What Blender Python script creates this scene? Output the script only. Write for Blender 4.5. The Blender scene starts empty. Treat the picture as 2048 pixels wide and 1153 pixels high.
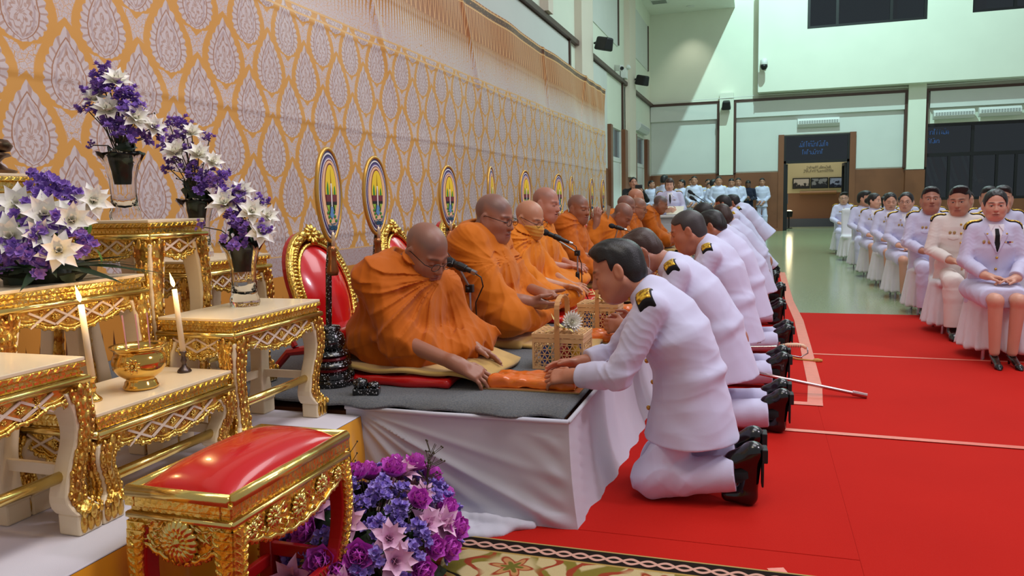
import bpy, bmesh, math, random
import numpy as np
from mathutils import Matrix, Vector, Euler
PI=math.pi
SC=bpy.context.scene
COL=SC.collection
random.seed(7)
# ---------------------------------------------------------------- camera
def make_camera():
    yaw,pit,rol=0.310675,0.11007,-0.022277
    f=Vector((-math.sin(yaw)*math.cos(pit),math.cos(yaw)*math.cos(pit),-math.sin(pit)))
    r=Vector((math.cos(yaw),math.sin(yaw),0)); u=r.cross(f)
    r2=math.cos(rol)*r+math.sin(rol)*u; u2=-math.sin(rol)*r+math.cos(rol)*u
    cd=bpy.data.cameras.new('camera'); cd.sensor_width=36; cd.lens=1552.1/2048*36; cd.clip_start=.05; cd.clip_end=200
    o=bpy.data.objects.new('camera',cd); COL.objects.link(o)
    m=Matrix((r2,u2,-f)).transposed().to_4x4(); m.translation=(0,0,1.22); o.matrix_world=m
    SC.camera=o
make_camera()
# ---------------------------------------------------------------- light, exposure
vs=SC.view_settings; vs.view_transform='Standard'; vs.look='None'; vs.gamma=1; vs.use_curve_mapping=False; vs.exposure=-.12
def make_world():
    w=bpy.data.worlds.new('hall_light'); SC.world=w; w.use_nodes=True
    b=w.node_tree.nodes['Background']; b.inputs[0].default_value=(.93,.94,1.0,1); b.inputs[1].default_value=.34
make_world()
def lamp(name,kind,loc,target,power,color,size=1.0,sizey=None,spot=None,blend=.3):
    d=bpy.data.lights.new(name,kind); d.energy=power; d.color=color
    if kind=='AREA':
        d.size=size
        if sizey: d.shape='RECTANGLE'; d.size_y=sizey
    else: d.shadow_soft_size=size
    if kind=='SPOT': d.spot_size=math.radians(spot); d.spot_blend=blend
    o=bpy.data.objects.new(name,d); COL.objects.link(o); o.location=loc
    v=Vector(target)-Vector(loc); o.rotation_euler=v.to_track_quat('-Z','Y').to_euler()
    return o
lamp('ceiling_panel_light','AREA',(1.2,3.4,7.2),(-.8,4.2,0),185,(.97,.94,1.0),3.2,3.2)
lamp('ceiling_panel_light','AREA',(3.0,9.0,7.8),(2.2,9,0),330,(.95,.97,1.0),4,5)
lamp('ceiling_panel_light','AREA',(1.5,17,7.8),(1,17.5,0),470,(.72,1.0,1.0),5,6)
lamp('stage_spot','SPOT',(6.2,3.2,6.6),(-1.2,3.6,.6),680,(.96,.87,1.0),.5,spot=60,blend=.6)
lamp('altar_downlight','AREA',(-.3,1.2,5.0),(-2.2,2.2,1.0),48,(1.0,.9,.72),1.2,1.2)
lamp('hall_projector_beam','SPOT',(1.55,21.5,13.2),(1.2,29.3,4.6),5200,(.62,1.0,.97),.10,spot=118,blend=.6)
# ---------------------------------------------------------------- object helpers
def tag(o,label=None,cat=None,group=None,kind=None):
    if label: o['label']=label
    if cat: o['category']=cat
    if group: o['group']=group
    if kind: o['kind']=kind
    return o
def thing(name,label,cat,loc=(0,0,0),rz=0,group=None):
    o=bpy.data.objects.new(name,None); COL.objects.link(o); o.empty_display_size=.1
    o.location=loc; o.rotation_euler=(0,0,rz)
    return tag(o,label,cat,group)
def kids(o): return [c for c in ALL if c.parent==o]
ALL=[]
def reg(o,parent=None):
    COL.objects.link(o); ALL.append(o)
    if parent is not None: o.parent=parent
    return o
def copy_tree(o,parent=None):
    c=o.copy(); COL.objects.link(c); ALL.append(c)
    if parent is not None: c.parent=parent
    for ch in [x for x in ALL if x.parent==o]: copy_tree(ch,c)
    return c
def dup(o,loc,rz=0,label=None,group=None,scale=None):
    c=copy_tree(o); c.location=loc; c.rotation_euler=(0,0,rz)
    if scale: c.scale=(scale,)*3
    if label: c['label']=label
    if group: c['group']=group
    return c
def mesh_obj(name,verts,faces,mats,parent=None,midx=None,smooth=False,angle=None,bevel=0,loc=None,rot=None,segs=2):
    me=bpy.data.meshes.new(name); me.from_pydata([tuple(map(float,v)) for v in verts],[],[tuple(map(int,f)) for f in faces])
    if not isinstance(mats,(list,tuple)): mats=[mats]
    for m in mats: me.materials.append(m)
    if midx is not None: me.polygons.foreach_set('material_index',np.array(midx,np.int32))
    bm=bmesh.new(); bm.from_mesh(me); bmesh.ops.recalc_face_normals(bm,faces=bm.faces); bm.to_mesh(me); bm.free()
    if smooth or angle:
        me.polygons.foreach_set('use_smooth',np.ones(len(me.polygons),bool))
        if angle: me.set_sharp_from_angle(angle=math.radians(angle))
    me.update()
    o=bpy.data.objects.new(name,me); reg(o,parent)
    if loc is not None: o.location=loc
    if rot is not None: o.rotation_euler=rot
    if bevel:
        b=o.modifiers.new('bevel','BEVEL'); b.width=bevel; b.segments=segs; b.limit_method='ANGLE'; b.angle_limit=math.radians(40)
    return o
class MB:
    def __init__(s): s.v=[];s.f=[];s.m=[];s.cm=0
    def add(s,vs,fs):
        n=len(s.v); s.v+= [tuple(p) for p in vs]; s.f+=[tuple(i+n for i in f) for f in fs]; s.m+=[s.cm]*len(fs); return s
    def mat(s,i): s.cm=i; return s
    def box(s,c,size,rot=None):
        x,y,z=[k/2 for k in size]
        P=[Vector((a*x,b*y,d*z)) for a in(-1,1) for b in(-1,1) for d in(-1,1)]
        if rot is not None:
            R=rot if isinstance(rot,Matrix) else Euler(rot).to_matrix()
            P=[R@p for p in P]
        P=[p+Vector(c) for p in P]
        return s.add(P,[(0,1,3,2),(4,6,7,5),(0,4,5,1),(2,3,7,6),(0,2,6,4),(1,5,7,3)])
    def bb(s,x0,x1,y0,y1,z0,z1): return s.box(((x0+x1)/2,(y0+y1)/2,(z0+z1)/2),(abs(x1-x0),abs(y1-y0),abs(z1-z0)))
    def lathe(s,prof,c=(0,0,0),n=24,R=None,sx=1,sy=1):
        vs=[];fs=[];k=len(prof)
        for i in range(n):
            a=2*PI*i/n
            for r,z in prof:
                p=Vector((r*math.cos(a)*sx,r*math.sin(a)*sy,z))
                if R is not None: p=R@p
                vs.append(p+Vector(c))
        for i in range(n):
            j=(i+1)%n
            for q in range(k-1): fs.append((i*k+q,j*k+q,j*k+q+1,i*k+q+1))
        if prof[0][0]>1e-6: fs.append([i*k for i in range(n)][::-1])
        if prof[-1][0]>1e-6: fs.append([i*k+k-1 for i in range(n)])
        return s.add(vs,fs)
    def tube(s,pts,r,n=8,closed=False,flat=1.0,up=None):
        pts=[Vector(p) for p in pts]; N=len(pts)
        rs=r if isinstance(r,(list,tuple)) else [r]*N
        vs=[];fs=[];prev=None
        for i,p in enumerate(pts):
            if closed: t=(pts[(i+1)%N]-pts[i-1])
            else: t=pts[min(i+1,N-1)]-pts[max(i-1,0)]
            t.normalize()
            if up is not None: a=Vector(up)
            elif prev is not None: a=prev
            else: a=Vector((0,0,1)) if abs(t.z)<.9 else Vector((1,0,0))
            b=t.cross(a); b.normalize(); a=b.cross(t); a.normalize(); prev=a
            for k in range(n):
                th=2*PI*k/n; vs.append(p+rs[i]*(math.cos(th)*a*flat+math.sin(th)*b))
        for i in range(N if closed else N-1):
            j=(i+1)%N
            for k in range(n): fs.append((i*n+k,i*n+(k+1)%n,j*n+(k+1)%n,j*n+k))
        if not closed:
            fs.append(tuple(range(n))[::-1]); fs.append(tuple(range((N-1)*n,N*n)))
        return s.add(vs,fs)
    def prism(s,poly,O,U,V,W,d0,d1):
        # polygon (u,v) extruded along W from d0 to d1
        O,U,V,W=map(Vector,(O,U,V,W)); n=len(poly)
        vs=[O+U*u+V*v+W*d0 for u,v in poly]+[O+U*u+V*v+W*d1 for u,v in poly]
        fs=[tuple(range(n))[::-1],tuple(range(n,2*n))]+[(i,(i+1)%n,n+(i+1)%n,n+i) for i in range(n)]
        return s.add(vs,fs)
    def grid(s,fn,nu,nv):
        vs=[fn(i/nu,j/nv) for i in range(nu+1) for j in range(nv+1)]
        w=nv+1
        return s.add(vs,[(i*w+j,(i+1)*w+j,(i+1)*w+j+1,i*w+j+1) for i in range(nu) for j in range(nv)])
    def ball(s,c,r,n=10,m=7,sc=(1,1,1),R=None):
        vs=[];fs=[]
        for j in range(m+1):
            t=PI*j/m
            for i in range(n):
                a=2*PI*i/n; p=Vector((math.sin(t)*math.cos(a)*sc[0],math.sin(t)*math.sin(a)*sc[1],math.cos(t)*sc[2]))*r
                if R is not None: p=R@p
                vs.append(p+Vector(c))
        for j in range(m):
            for i in range(n): fs.append((j*n+i,(j+1)*n+i,(j+1)*n+(i+1)%n,j*n+(i+1)%n))
        return s.add(vs,fs)
    def build(s,name,mats,parent=None,**k): return mesh_obj(name,s.v,s.f,mats,parent,midx=s.m if max(s.m or [0])>0 else None,**k)
# ---------------------------------------------------------------- node maths
class N:
    """tiny expression wrapper that writes shader math nodes"""
    def __init__(s,nt,sock): s.nt=nt; s.k=sock
    def _m(s,op,*a):
        n=s.nt.nodes.new('ShaderNodeMath'); n.operation=op
        for i,x in enumerate((s,)+a):
            if isinstance(x,N): s.nt.links.new(x.k,n.inputs[i])
            else: n.inputs[i].default_value=float(x)
        return N(s.nt,n.outputs[0])
    def c(s,v):
        n=s.nt.nodes.new('ShaderNodeValue'); n.outputs[0].default_value=v; return N(s.nt,n.outputs[0])
    def __add__(s,o): return s._m('ADD',o)
    __radd__=__add__
    def __sub__(s,o): return s._m('SUBTRACT',o)
    def __rsub__(s,o): return s._m('MULTIPLY',-1)._m('ADD',o)
    def __mul__(s,o): return s._m('MULTIPLY',o)
    __rmul__=__mul__
    def __truediv__(s,o): return s._m('DIVIDE',o)
    def __neg__(s): return s._m('MULTIPLY',-1)
    def abs(s): return s._m('ABSOLUTE')
    def fract(s): return s._m('FRACT')
    def floor(s): return s._m('FLOOR')
    def sin(s): return s._m('SINE')
    def cos(s): return s._m('COSINE')
    def sqrt(s): return s._m('SQRT')
    def pow(s,o): return s._m('POWER',o)
    def mn(s,o): return s._m('MINIMUM',o)
    def mx(s,o): return s._m('MAXIMUM',o)
    def mod(s,o): return s._m('FLOORED_MODULO',o)
    def lt(s,o): return s._m('LESS_THAN',o)
    def gt(s,o): return s._m('GREATER_THAN',o)
    def atan2(s,o): return s._m('ARCTAN2',o)
    def step(s,e,w):   # smooth 0..1 as s passes e (width w)
        n=s.nt.nodes.new('ShaderNodeMapRange'); n.interpolation_type='SMOOTHSTEP'
        s.nt.links.new(s.k,n.inputs[0]); n.inputs[1].default_value=e-w; n.inputs[2].default_value=e+w
        return N(s.nt,n.outputs[0])
def mixc(nt,fac,a,b):
    n=nt.nodes.new('ShaderNodeMix'); n.data_type='RGBA'
    if isinstance(fac,N): nt.links.new(fac.k,n.inputs[0])
    else: n.inputs[0].default_value=fac
    for i,c in ((6,a),(7,b)):
        if hasattr(c,'is_linked') or hasattr(c,'links'): nt.links.new(c,n.inputs[i])
        else: n.inputs[i].default_value=(*c[:3],1)
    return n.outputs[2]
def lin(r,g,b):
    f=lambda c:(c/255/12.92 if c/255<=.04045 else ((c/255+.055)/1.055)**2.4)
    return (f(r),f(g),f(b))
MATS={}
def newmat(name):
    m=bpy.data.materials.new(name); m.use_nodes=True; nt=m.node_tree
    return m,nt,nt.nodes['Principled BSDF']
def coords(nt,kind='Object'):
    t=nt.nodes.new('ShaderNodeTexCoord'); s=nt.nodes.new('ShaderNodeSeparateXYZ'); nt.links.new(t.outputs[kind],s.inputs[0])
    return t.outputs[kind],N(nt,s.outputs[0]),N(nt,s.outputs[1]),N(nt,s.outputs[2])
def noise(nt,vec,scale,detail=3,rough=.5):
    n=nt.nodes.new('ShaderNodeTexNoise'); n.inputs['Scale'].default_value=scale; n.inputs['Detail'].default_value=detail; n.inputs['Roughness'].default_value=rough
    if vec is not None: nt.links.new(vec,n.inputs['Vector'])
    return N(nt,n.outputs[0])
def voro(nt,vec,scale,feature='F1'):
    n=nt.nodes.new('ShaderNodeTexVoronoi'); n.feature=feature; n.inputs['Scale'].default_value=scale
    if vec is not None: nt.links.new(vec,n.inputs['Vector'])
    return N(nt,n.outputs[0])
def bump(nt,b,h,strength=.3,dist=.01):
    n=nt.nodes.new('ShaderNodeBump'); n.inputs['Strength'].default_value=strength; n.inputs['Distance'].default_value=dist
    nt.links.new(h.k,n.inputs['Height']); nt.links.new(n.outputs[0],b.inputs['Normal'])
def simple(name,rgb,rough=.5,metal=0,var=.0,vscale=8,bmp=0,bscale=60,spec=.5,coat=0,emit=None,estr=1,sheen=0):
    if name in MATS: return MATS[name]
    m,nt,b=newmat(name); c=lin(*rgb)
    b.inputs['Base Color'].default_value=(*c,1); b.inputs['Roughness'].default_value=rough; b.inputs['Metallic'].default_value=metal
    b.inputs['Specular IOR Level'].default_value=spec; b.inputs['Coat Weight'].default_value=coat
    if sheen: b.inputs['Sheen Weight'].default_value=sheen
    v,x,y,z=coords(nt)
    if var:
        n=noise(nt,v,vscale,4); d=tuple(k*(1-var) for k in c); e=tuple(min(1,k*(1+var)) for k in c)
        nt.links.new(mixc(nt,n.step(.5,.25),d,e),b.inputs['Base Color'])
    if bmp: bump(nt,b,noise(nt,v,bscale,3),bmp)
    if emit: b.inputs['Emission Color'].default_value=(*lin(*emit),1); b.inputs['Emission Strength'].default_value=estr
    MATS[name]=m; return m
def cloth(name,rgb,rough=.75,nz=420,sheen=.15):
    if name in MATS: return MATS[name]
    m,nt,b=newmat(name); v,x,y,z=coords(nt); c=lin(*rgb); n=noise(nt,v,5,3)
    nt.links.new(mixc(nt,n,tuple(k*.92 for k in c),tuple(min(1,k*1.06) for k in c)),b.inputs['Base Color'])
    b.inputs['Roughness'].default_value=rough; b.inputs['Specular IOR Level'].default_value=.25; b.inputs['Sheen Weight'].default_value=sheen
    bump(nt,b,noise(nt,v,nz,2),.08,.003); MATS[name]=m; return m
# ---------------------------------------------------------------- implicit-surface modelling (numpy) for bodies and cloth
F4=np.float32
class Sdf:
    def __init__(s,res): s.res=res; s.ops=[]; s.clips=[]; s.disp=[]; s.off=0
    def _add(s,kind,lo,hi,k,op,par): s.ops.append((kind,np.array(lo,float),np.array(hi,float),k,op,par)); return s
    def cap(s,a,b,r1,r2=None,k=.02,op='u'):
        a=np.array(a,float); b=np.array(b,float); r2=r1 if r2 is None else r2; m=max(r1,r2)
        return s._add('cap',np.minimum(a,b)-m,np.maximum(a,b)+m,k,op,(a,b,r1,r2))
    def chain(s,pts,rs,k=.02,op='u'):
        for i in range(len(pts)-1): s.cap(pts[i],pts[i+1],rs[i],rs[i+1],k,op)
        return s
    def ell(s,c,r,k=.02,R=None,op='u'):
        c=np.array(c,float); r=np.array(r,float) if np.ndim(r) else np.full(3,float(r))
        R=np.eye(3) if R is None else np.array(R,float)
        e=np.sqrt(((R*r)**2).sum(1))
        return s._add('ell',c-e,c+e,k,op,(c,r,R))
    def box(s,c,h,rad=.01,k=.01,R=None,op='u'):
        c=np.array(c,float); h=np.array(h,float); R=np.eye(3) if R is None else np.array(R,float)
        e=np.abs(R)@h
        return s._add('box',c-e,c+e,k,op,(c,h,rad,R))
    def cyl(s,a,b,side,r1,r2,k=.02,op='u',rnd=.01):
        """elliptic flat-ended cone: r=(half width along side, half depth)"""
        a=np.array(a,float); b=np.array(b,float); w=b-a; L=np.linalg.norm(w); w=w/L
        sd=np.array(side,float); sd-=w*(sd@w); sd/=np.linalg.norm(sd); fd=np.cross(w,sd)
        m=max(*r1,*r2)
        return s._add('cyl',np.minimum(a,b)-m,np.maximum(a,b)+m,k,op,(a,w,L,sd,fd,r1,r2,rnd))
    def clip(s,fn): s.clips.append(fn); return s
    def wr(s,fn): s.disp.append(fn); return s
    @staticmethod
    def dist(kind,par,X,Y,Z):
        if kind=='cap':
            a,b,r1,r2=par; ba=b-a; L=float(ba@ba)+1e-12
            px,py,pz=X-F4(a[0]),Y-F4(a[1]),Z-F4(a[2])
            h=np.clip((px*F4(ba[0])+py*F4(ba[1])+pz*F4(ba[2]))/F4(L),0,1)
            dx=px-h*F4(ba[0]); dy=py-h*F4(ba[1]); dz=pz-h*F4(ba[2])
            return np.sqrt(dx*dx+dy*dy+dz*dz)-(F4(r1)+F4(r2-r1)*h)
        if kind=='cyl':
            a,w,L,sd,fd,r1,r2,rnd=par
            px,py,pz=X-F4(a[0]),Y-F4(a[1]),Z-F4(a[2])
            h=px*F4(w[0])+py*F4(w[1])+pz*F4(w[2]); t=np.clip(h/F4(L),0,1)
            u=px*F4(sd[0])+py*F4(sd[1])+pz*F4(sd[2]); v=px*F4(fd[0])+py*F4(fd[1])+pz*F4(fd[2])
            ru=F4(r1[0])+F4(r2[0]-r1[0])*t; rv=F4(r1[1])+F4(r2[1]-r1[1])*t
            q=np.sqrt((u/ru)**2+(v/rv)**2)+F4(1e-9); k2=np.sqrt((u/(ru*ru))**2+(v/(rv*rv))**2)+F4(1e-9)
            d=q*(q-1)/k2; e=np.maximum(-h,h-F4(L))
            dd=d+F4(rnd); ee=e+F4(rnd)
            return np.minimum(np.maximum(dd,ee),0)+np.sqrt(np.maximum(dd,0)**2+np.maximum(ee,0)**2)-F4(rnd)
        c=par[0]; R=par[-1]
        px,py,pz=X-F4(c[0]),Y-F4(c[1]),Z-F4(c[2])
        q=[px*F4(R[0,i])+py*F4(R[1,i])+pz*F4(R[2,i]) for i in range(3)]
        if kind=='ell':
            r=par[1]
            k0=np.sqrt(sum((q[i]/F4(r[i]))**2 for i in range(3))); k1=np.sqrt(sum((q[i]/F4(r[i]**2))**2 for i in range(3)))+F4(1e-6)
            return k0*(k0-1)/k1
        h,rad=par[1],par[2]
        q=[np.abs(q[i])-F4(h[i]-rad) for i in range(3)]
        return np.sqrt(sum(np.maximum(a,0)**2 for a in q))+np.minimum(np.maximum(np.maximum(q[0],q[1]),q[2]),0)-F4(rad)
    def field(s):
        U=[o for o in s.ops if o[4]=='u']; res=s.res
        lo=np.min([o[1] for o in U],0)-3*res-.02-max(s.off,0); hi=np.max([o[2] for o in U],0)+3*res+.02+max(s.off,0)
        if getattr(s,'box_',None) is not None: lo=np.maximum(lo,s.box_[0]); hi=np.minimum(hi,s.box_[1])
        n=np.ceil((hi-lo)/res).astype(int)+1
        ax=[(lo[i]+res*np.arange(n[i])).astype(F4) for i in range(3)]
        D=np.full(n,F4(.5))
        for kind,l,h,k,op,par in s.ops:
            mg=k+4*res+abs(s.off)+.012
            i0=np.maximum(np.floor((l-mg-lo)/res).astype(int),0); i1=np.minimum(np.ceil((h+mg-lo)/res).astype(int)+1,n)
            if (i1<=i0).any(): continue
            sl=tuple(slice(a,b) for a,b in zip(i0,i1))
            d=s.dist(kind,par,ax[0][sl[0],None,None],ax[1][None,sl[1],None],ax[2][None,None,sl[2]]).astype(F4)
            A=D[sl]
            if op=='u': D[sl]=np.minimum(A,d)-np.maximum(F4(k)-np.abs(A-d),0)**2*F4(.25/max(k,1e-6))
            elif op=='s': d=-d; D[sl]=np.maximum(A,d)+np.maximum(F4(k)-np.abs(A-d),0)**2*F4(.25/max(k,1e-6))
        if s.off: D-=F4(s.off)
        if s.disp:
            I=np.nonzero(np.abs(D)<.05); P=[ax[i][I[i]] for i in range(3)]
            for fn in s.disp: D[I]+=fn(*P).astype(F4)
        for fn in s.clips: D=np.maximum(D,fn(ax[0][:,None,None],ax[1][None,:,None],ax[2][None,None,:]).astype(F4))
        D[0]=D[-1]=.1; D[:,0]=D[:,-1]=.1; D[:,:,0]=D[:,:,-1]=.1
        return D,lo
    def mesh(s):
        D,lo=s.field(); res=s.res; S_=D<0
        nx,ny,nz=D.shape
        cnt=np.zeros((nx-1,ny-1,nz-1),np.int8)
        for a in(0,1):
            for b in(0,1):
                for c in(0,1): cnt+=S_[a:nx-1+a,b:ny-1+b,c:nz-1+c]
        I=np.nonzero((cnt>0)&(cnt<8)); M=len(I[0])
        idx=np.full(cnt.shape,-1,np.int32); idx[I]=np.arange(M)
        cor={(a,b,c):D[I[0]+a,I[1]+b,I[2]+c] for a in(0,1) for b in(0,1) for c in(0,1)}
        acc=np.zeros((M,3)); w=np.zeros(M)
        for ax in range(3):
            for p in(0,1):
                for q in(0,1):
                    c0=[p,q]; c0.insert(ax,0); c1=[p,q]; c1.insert(ax,1)
                    d0=cor[tuple(c0)]; d1=cor[tuple(c1)]; x=(d0<0)!=(d1<0)
                    t=np.where(x,d0/np.where(x,d0-d1,1),0)
                    for i in range(3):
                        acc[:,i]+=np.where(x,(t if i==ax else c0[i]),0)
                    w+=x
        V=lo+res*(np.stack(I,1)+acc/w[:,None])
        Fs=[]
        for ax in range(3):
            sl0=[slice(1,n-1) for n in D.shape]; sl1=list(sl0); sl0[ax]=slice(0,D.shape[ax]-1); sl1[ax]=slice(1,D.shape[ax])
            A=S_[tuple(sl0)]; B=S_[tuple(sl1)]; E=np.nonzero(A!=B)
            g=[E[i]+(0 if i==ax else 1) for i in range(3)]; fl=A[E]
            o=[(ax+1)%3,(ax+2)%3]
            def ci(du,dv):
                h=[g[0],g[1],g[2]]; h[o[0]]=h[o[0]]-du; h[o[1]]=h[o[1]]-dv
                return idx[h[0],h[1],h[2]]
            q=np.stack([ci(1,1),ci(0,1),ci(0,0),ci(1,0)],1)
            q[~fl]=q[~fl][:,::-1]
            Fs.append(q)
        Fq=np.concatenate(Fs); Fq=Fq[(Fq>=0).all(1)]
        return V,Fq
    def build(s,name,mat,parent=None,color=None,smooth_it=0):
        V,Q=s.mesh()
        if smooth_it and len(Q):
            E=np.concatenate([Q[:,[0,1]],Q[:,[1,2]],Q[:,[2,3]],Q[:,[3,0]]])
            for _ in range(smooth_it):
                a=np.zeros_like(V); c=np.zeros(len(V))
                np.add.at(a,E[:,0],V[E[:,1]]); np.add.at(c,E[:,0],1); V=V*.4+.6*a/np.maximum(c,1)[:,None]
        me=bpy.data.meshes.new(name); me.vertices.add(len(V)); me.vertices.foreach_set('co',V.astype(F4).ravel())
        me.loops.add(Q.size); me.loops.foreach_set('vertex_index',Q.astype(np.int32).ravel())
        me.polygons.add(len(Q)); me.polygons.foreach_set('loop_start',np.arange(0,Q.size,4,dtype=np.int32)); me.polygons.foreach_set('loop_total',np.full(len(Q),4,np.int32))
        me.update(calc_edges=True); me.polygons.foreach_set('use_smooth',np.ones(len(Q),bool))
        for m in (mat if isinstance(mat,(list,tuple)) else [mat]): me.materials.append(m)
        if color is not None:
            a=me.color_attributes.new('Col','FLOAT_COLOR','POINT'); c=np.ones((len(V),4),F4); c[:,:3]=color(V); a.data.foreach_set('color',c.ravel())
        me.validate()
        o=bpy.data.objects.new(name,me); reg(o,parent); return o
def wrinkle(amp,scale,seed,aniso=(1,1,1),n=5,mask=None,sharp=True):
    rr=np.random.RandomState(seed); K=rr.normal(size=(n,3))*np.array(aniso)*scale; ph=rr.rand(n)*6.28; K2=rr.normal(size=(n,3))*scale*.6
    def fn(x,y,z):
        o=0
        for i in range(n):
            w=np.sin(K2[i,0]*x+K2[i,1]*y+K2[i,2]*z+ph[i])
            t=K[i,0]*x+K[i,1]*y+K[i,2]*z+ph[i]*2+1.3*w
            o=o+((np.abs(np.sin(t*.5))*2-1.27) if sharp else np.sin(t))
        o=o*amp/np.sqrt(n)
        return o*mask(x,y,z) if mask else o
    return fn
def rx(a): c,s=math.cos(a),math.sin(a); return np.array([[1,0,0],[0,c,-s],[0,s,c]])
def ry(a): c,s=math.cos(a),math.sin(a); return np.array([[c,0,s],[0,1,0],[-s,0,c]])
def rz(a): c,s=math.cos(a),math.sin(a); return np.array([[c,-s,0],[s,c,0],[0,0,1]])
def dg(*a): return [math.radians(x) for x in a]
def hframe(yaw,pitch,roll=0): return rz(math.radians(yaw))@ry(math.radians(pitch))@rx(math.radians(roll))
def norm(v): v=np.array(v,float); return v/np.linalg.norm(v)
def add_head(sd,c,H,sc=1.0,fat=0.0,fine=True,ear=1.0,fem=0.0):
    c=np.array(c,float); T=lambda *p: c+H@(np.array(p)*sc)
    E=lambda p,r,k,op='u',R=None: sd.ell(T(*p),np.array(r)*sc,k*sc,H if R is None else H@R,op)
    K=lambda a,b,r1,r2,k,op='u': sd.cap(T(*a),T(*b),r1*sc,r2*sc,k*sc,op)
    E((-.014,0,.038),(.099,.078,.084),.02)
    E((.018,0,-.03),(.076,.064+fat*.012-.003*fem,.088-.003*fem),.03)
    E((.045,0,-.082),(.044-.004*fem,.040+fat*.014-.008*fem,.036),.035)
    for s in(-1,1):
        E((.046,s*.036,-.028),(.036,.032+fat*.006,.034),.025)
        K((-.01,s*.058,-.045),(.05,s*.036,-.088),.026+fat*.008,.020+fat*.006,.03)
    if fat: E((.02,0,-.108),(.055,.055,.034*(1+fat*.3)),.04)
    K((.086,0,.016),(.106-.003*fem,0,-.026),.008,.0125-.002*fem,.016)
    E((.099-.003*fem,0,-.031),(.015,.019-.003*fem,.010),.008)
    if fine:
        for s in(-1,1):
            E((.094,s*.031,.006),(.014,.020,.011),.014,'s')
            E((.074,s*.031,.003),(.0145,.017,.0125),.004)
            K((.086,s*.010,.024),(.072,s*.048,.026),.0065-.002*fem,.006-.002*fem,.014)
            E((.103,s*.008,-.040),(.006,.005,.004),.004,'s')
        K((.094,-.012,-.058),(.094,.012,-.058),.0075,.0075,.006)
        for s in(-1,1): K((.094,s*.012,-.058),(.083,s*.025,-.062),.0065,.003,.006)
        K((.090,-.012,-.072),(.090,.012,-.072),.0085,.0085,.006)
        E((.098,0,-.0645),(.012,.026,.0022),.003,'s')
        E((.100,0,-.050),(.006,.006,.006),.006,'s')
    for s in(-1,1):
        R=rz(s*-.35)@rx(s*.1)
        E((-.012,s*.083,-.004),(.021*ear,.010,.034*ear),.006,'u',R)
        E((-.006,s*.092,.002),(.012*ear,.006,.021*ear),.005,'s',R)
def head_color(c,H,sc,skin,stubble=0.0,brow=(45,32,28),lip=(150,82,76),eyes='down',bald=0.0):
    sk=np.array(lin(*skin)); lp=np.array(lin(*lip)); br=np.array(lin(*brow)); st=np.array(lin(96,82,80))
    c=np.array(c,float)
    def fn(V):
        q=(V-c)@H/sc; x,y,z=q[:,0],q[:,1],q[:,2]
        col=np.tile(sk,(len(V),1)); rr=np.sin(V[:,0]*37)*np.sin(V[:,1]*41+1)*np.sin(V[:,2]*39); col*=(1+.05*rr)[:,None]
        near=(np.abs(x)<.16)&(np.abs(y)<.14)&(np.abs(z)<.16)
        def mix(m,k): col[:]=col*(1-m[:,None])+k*m[:,None]
        sm=lambda v,e,w: np.clip((v-e+w)/(2*w),0,1)
        if stubble:
            m=near*np.maximum(sm(z,.058-.25*np.clip(x,-.1,.06)-.0,.018)*sm(-x,-.075,.01),sm(-x,.02,.02)*sm(z,-.04,.02))*stubble
            if bald: m*=1-bald*sm(z,.09,.02)
            mix(m,st)
        f=near*(x>.03)
        mix(f*sm(1-np.hypot((y)/.025,(z+.0655)/.0125),.0,.3)*(x>.07)*.6,lp)
        mix(f*sm(-np.abs(z+.0645),-.0016,.0012)*(np.abs(y)<.022)*(x>.07)*.45,lp*.45)
        for s in(-1,1):
            d=1-np.hypot((y-s*.031)/.021,(z-.0275-.06*np.abs(y-s*.031)*0)/.0055)
            mix(f*sm(d,.0,.3)*.8,br)
            if eyes=='open':
                mix(f*sm(1-np.hypot((y-s*.031)/.0145,(z-.0025)/.0044),0,.15)*.8,np.array(lin(196,184,178)))
                mix(f*sm(1-np.hypot((y-s*.031)/.0068,(z-.0028)/.0052),0,.12),np.array(lin(26,18,16)))
                mix(f*sm(1-np.hypot((y-s*.031)/.017,(z-.0082)/.0018),0,.3)*.85,np.array(lin(34,24,22)))
            else:
                mix(f*sm(1-np.hypot((y-s*.031)/.017,(z+.0015)/.0026),0,.3)*.9,np.array(lin(34,24,22)))
        mix(f*sm(1-np.hypot((np.abs(y)-.0085)/.005,(z+.040)/.004),0,.3)*(x>.09)*.45,np.array(lin(80,44,40)))
        return col
    return fn
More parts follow.
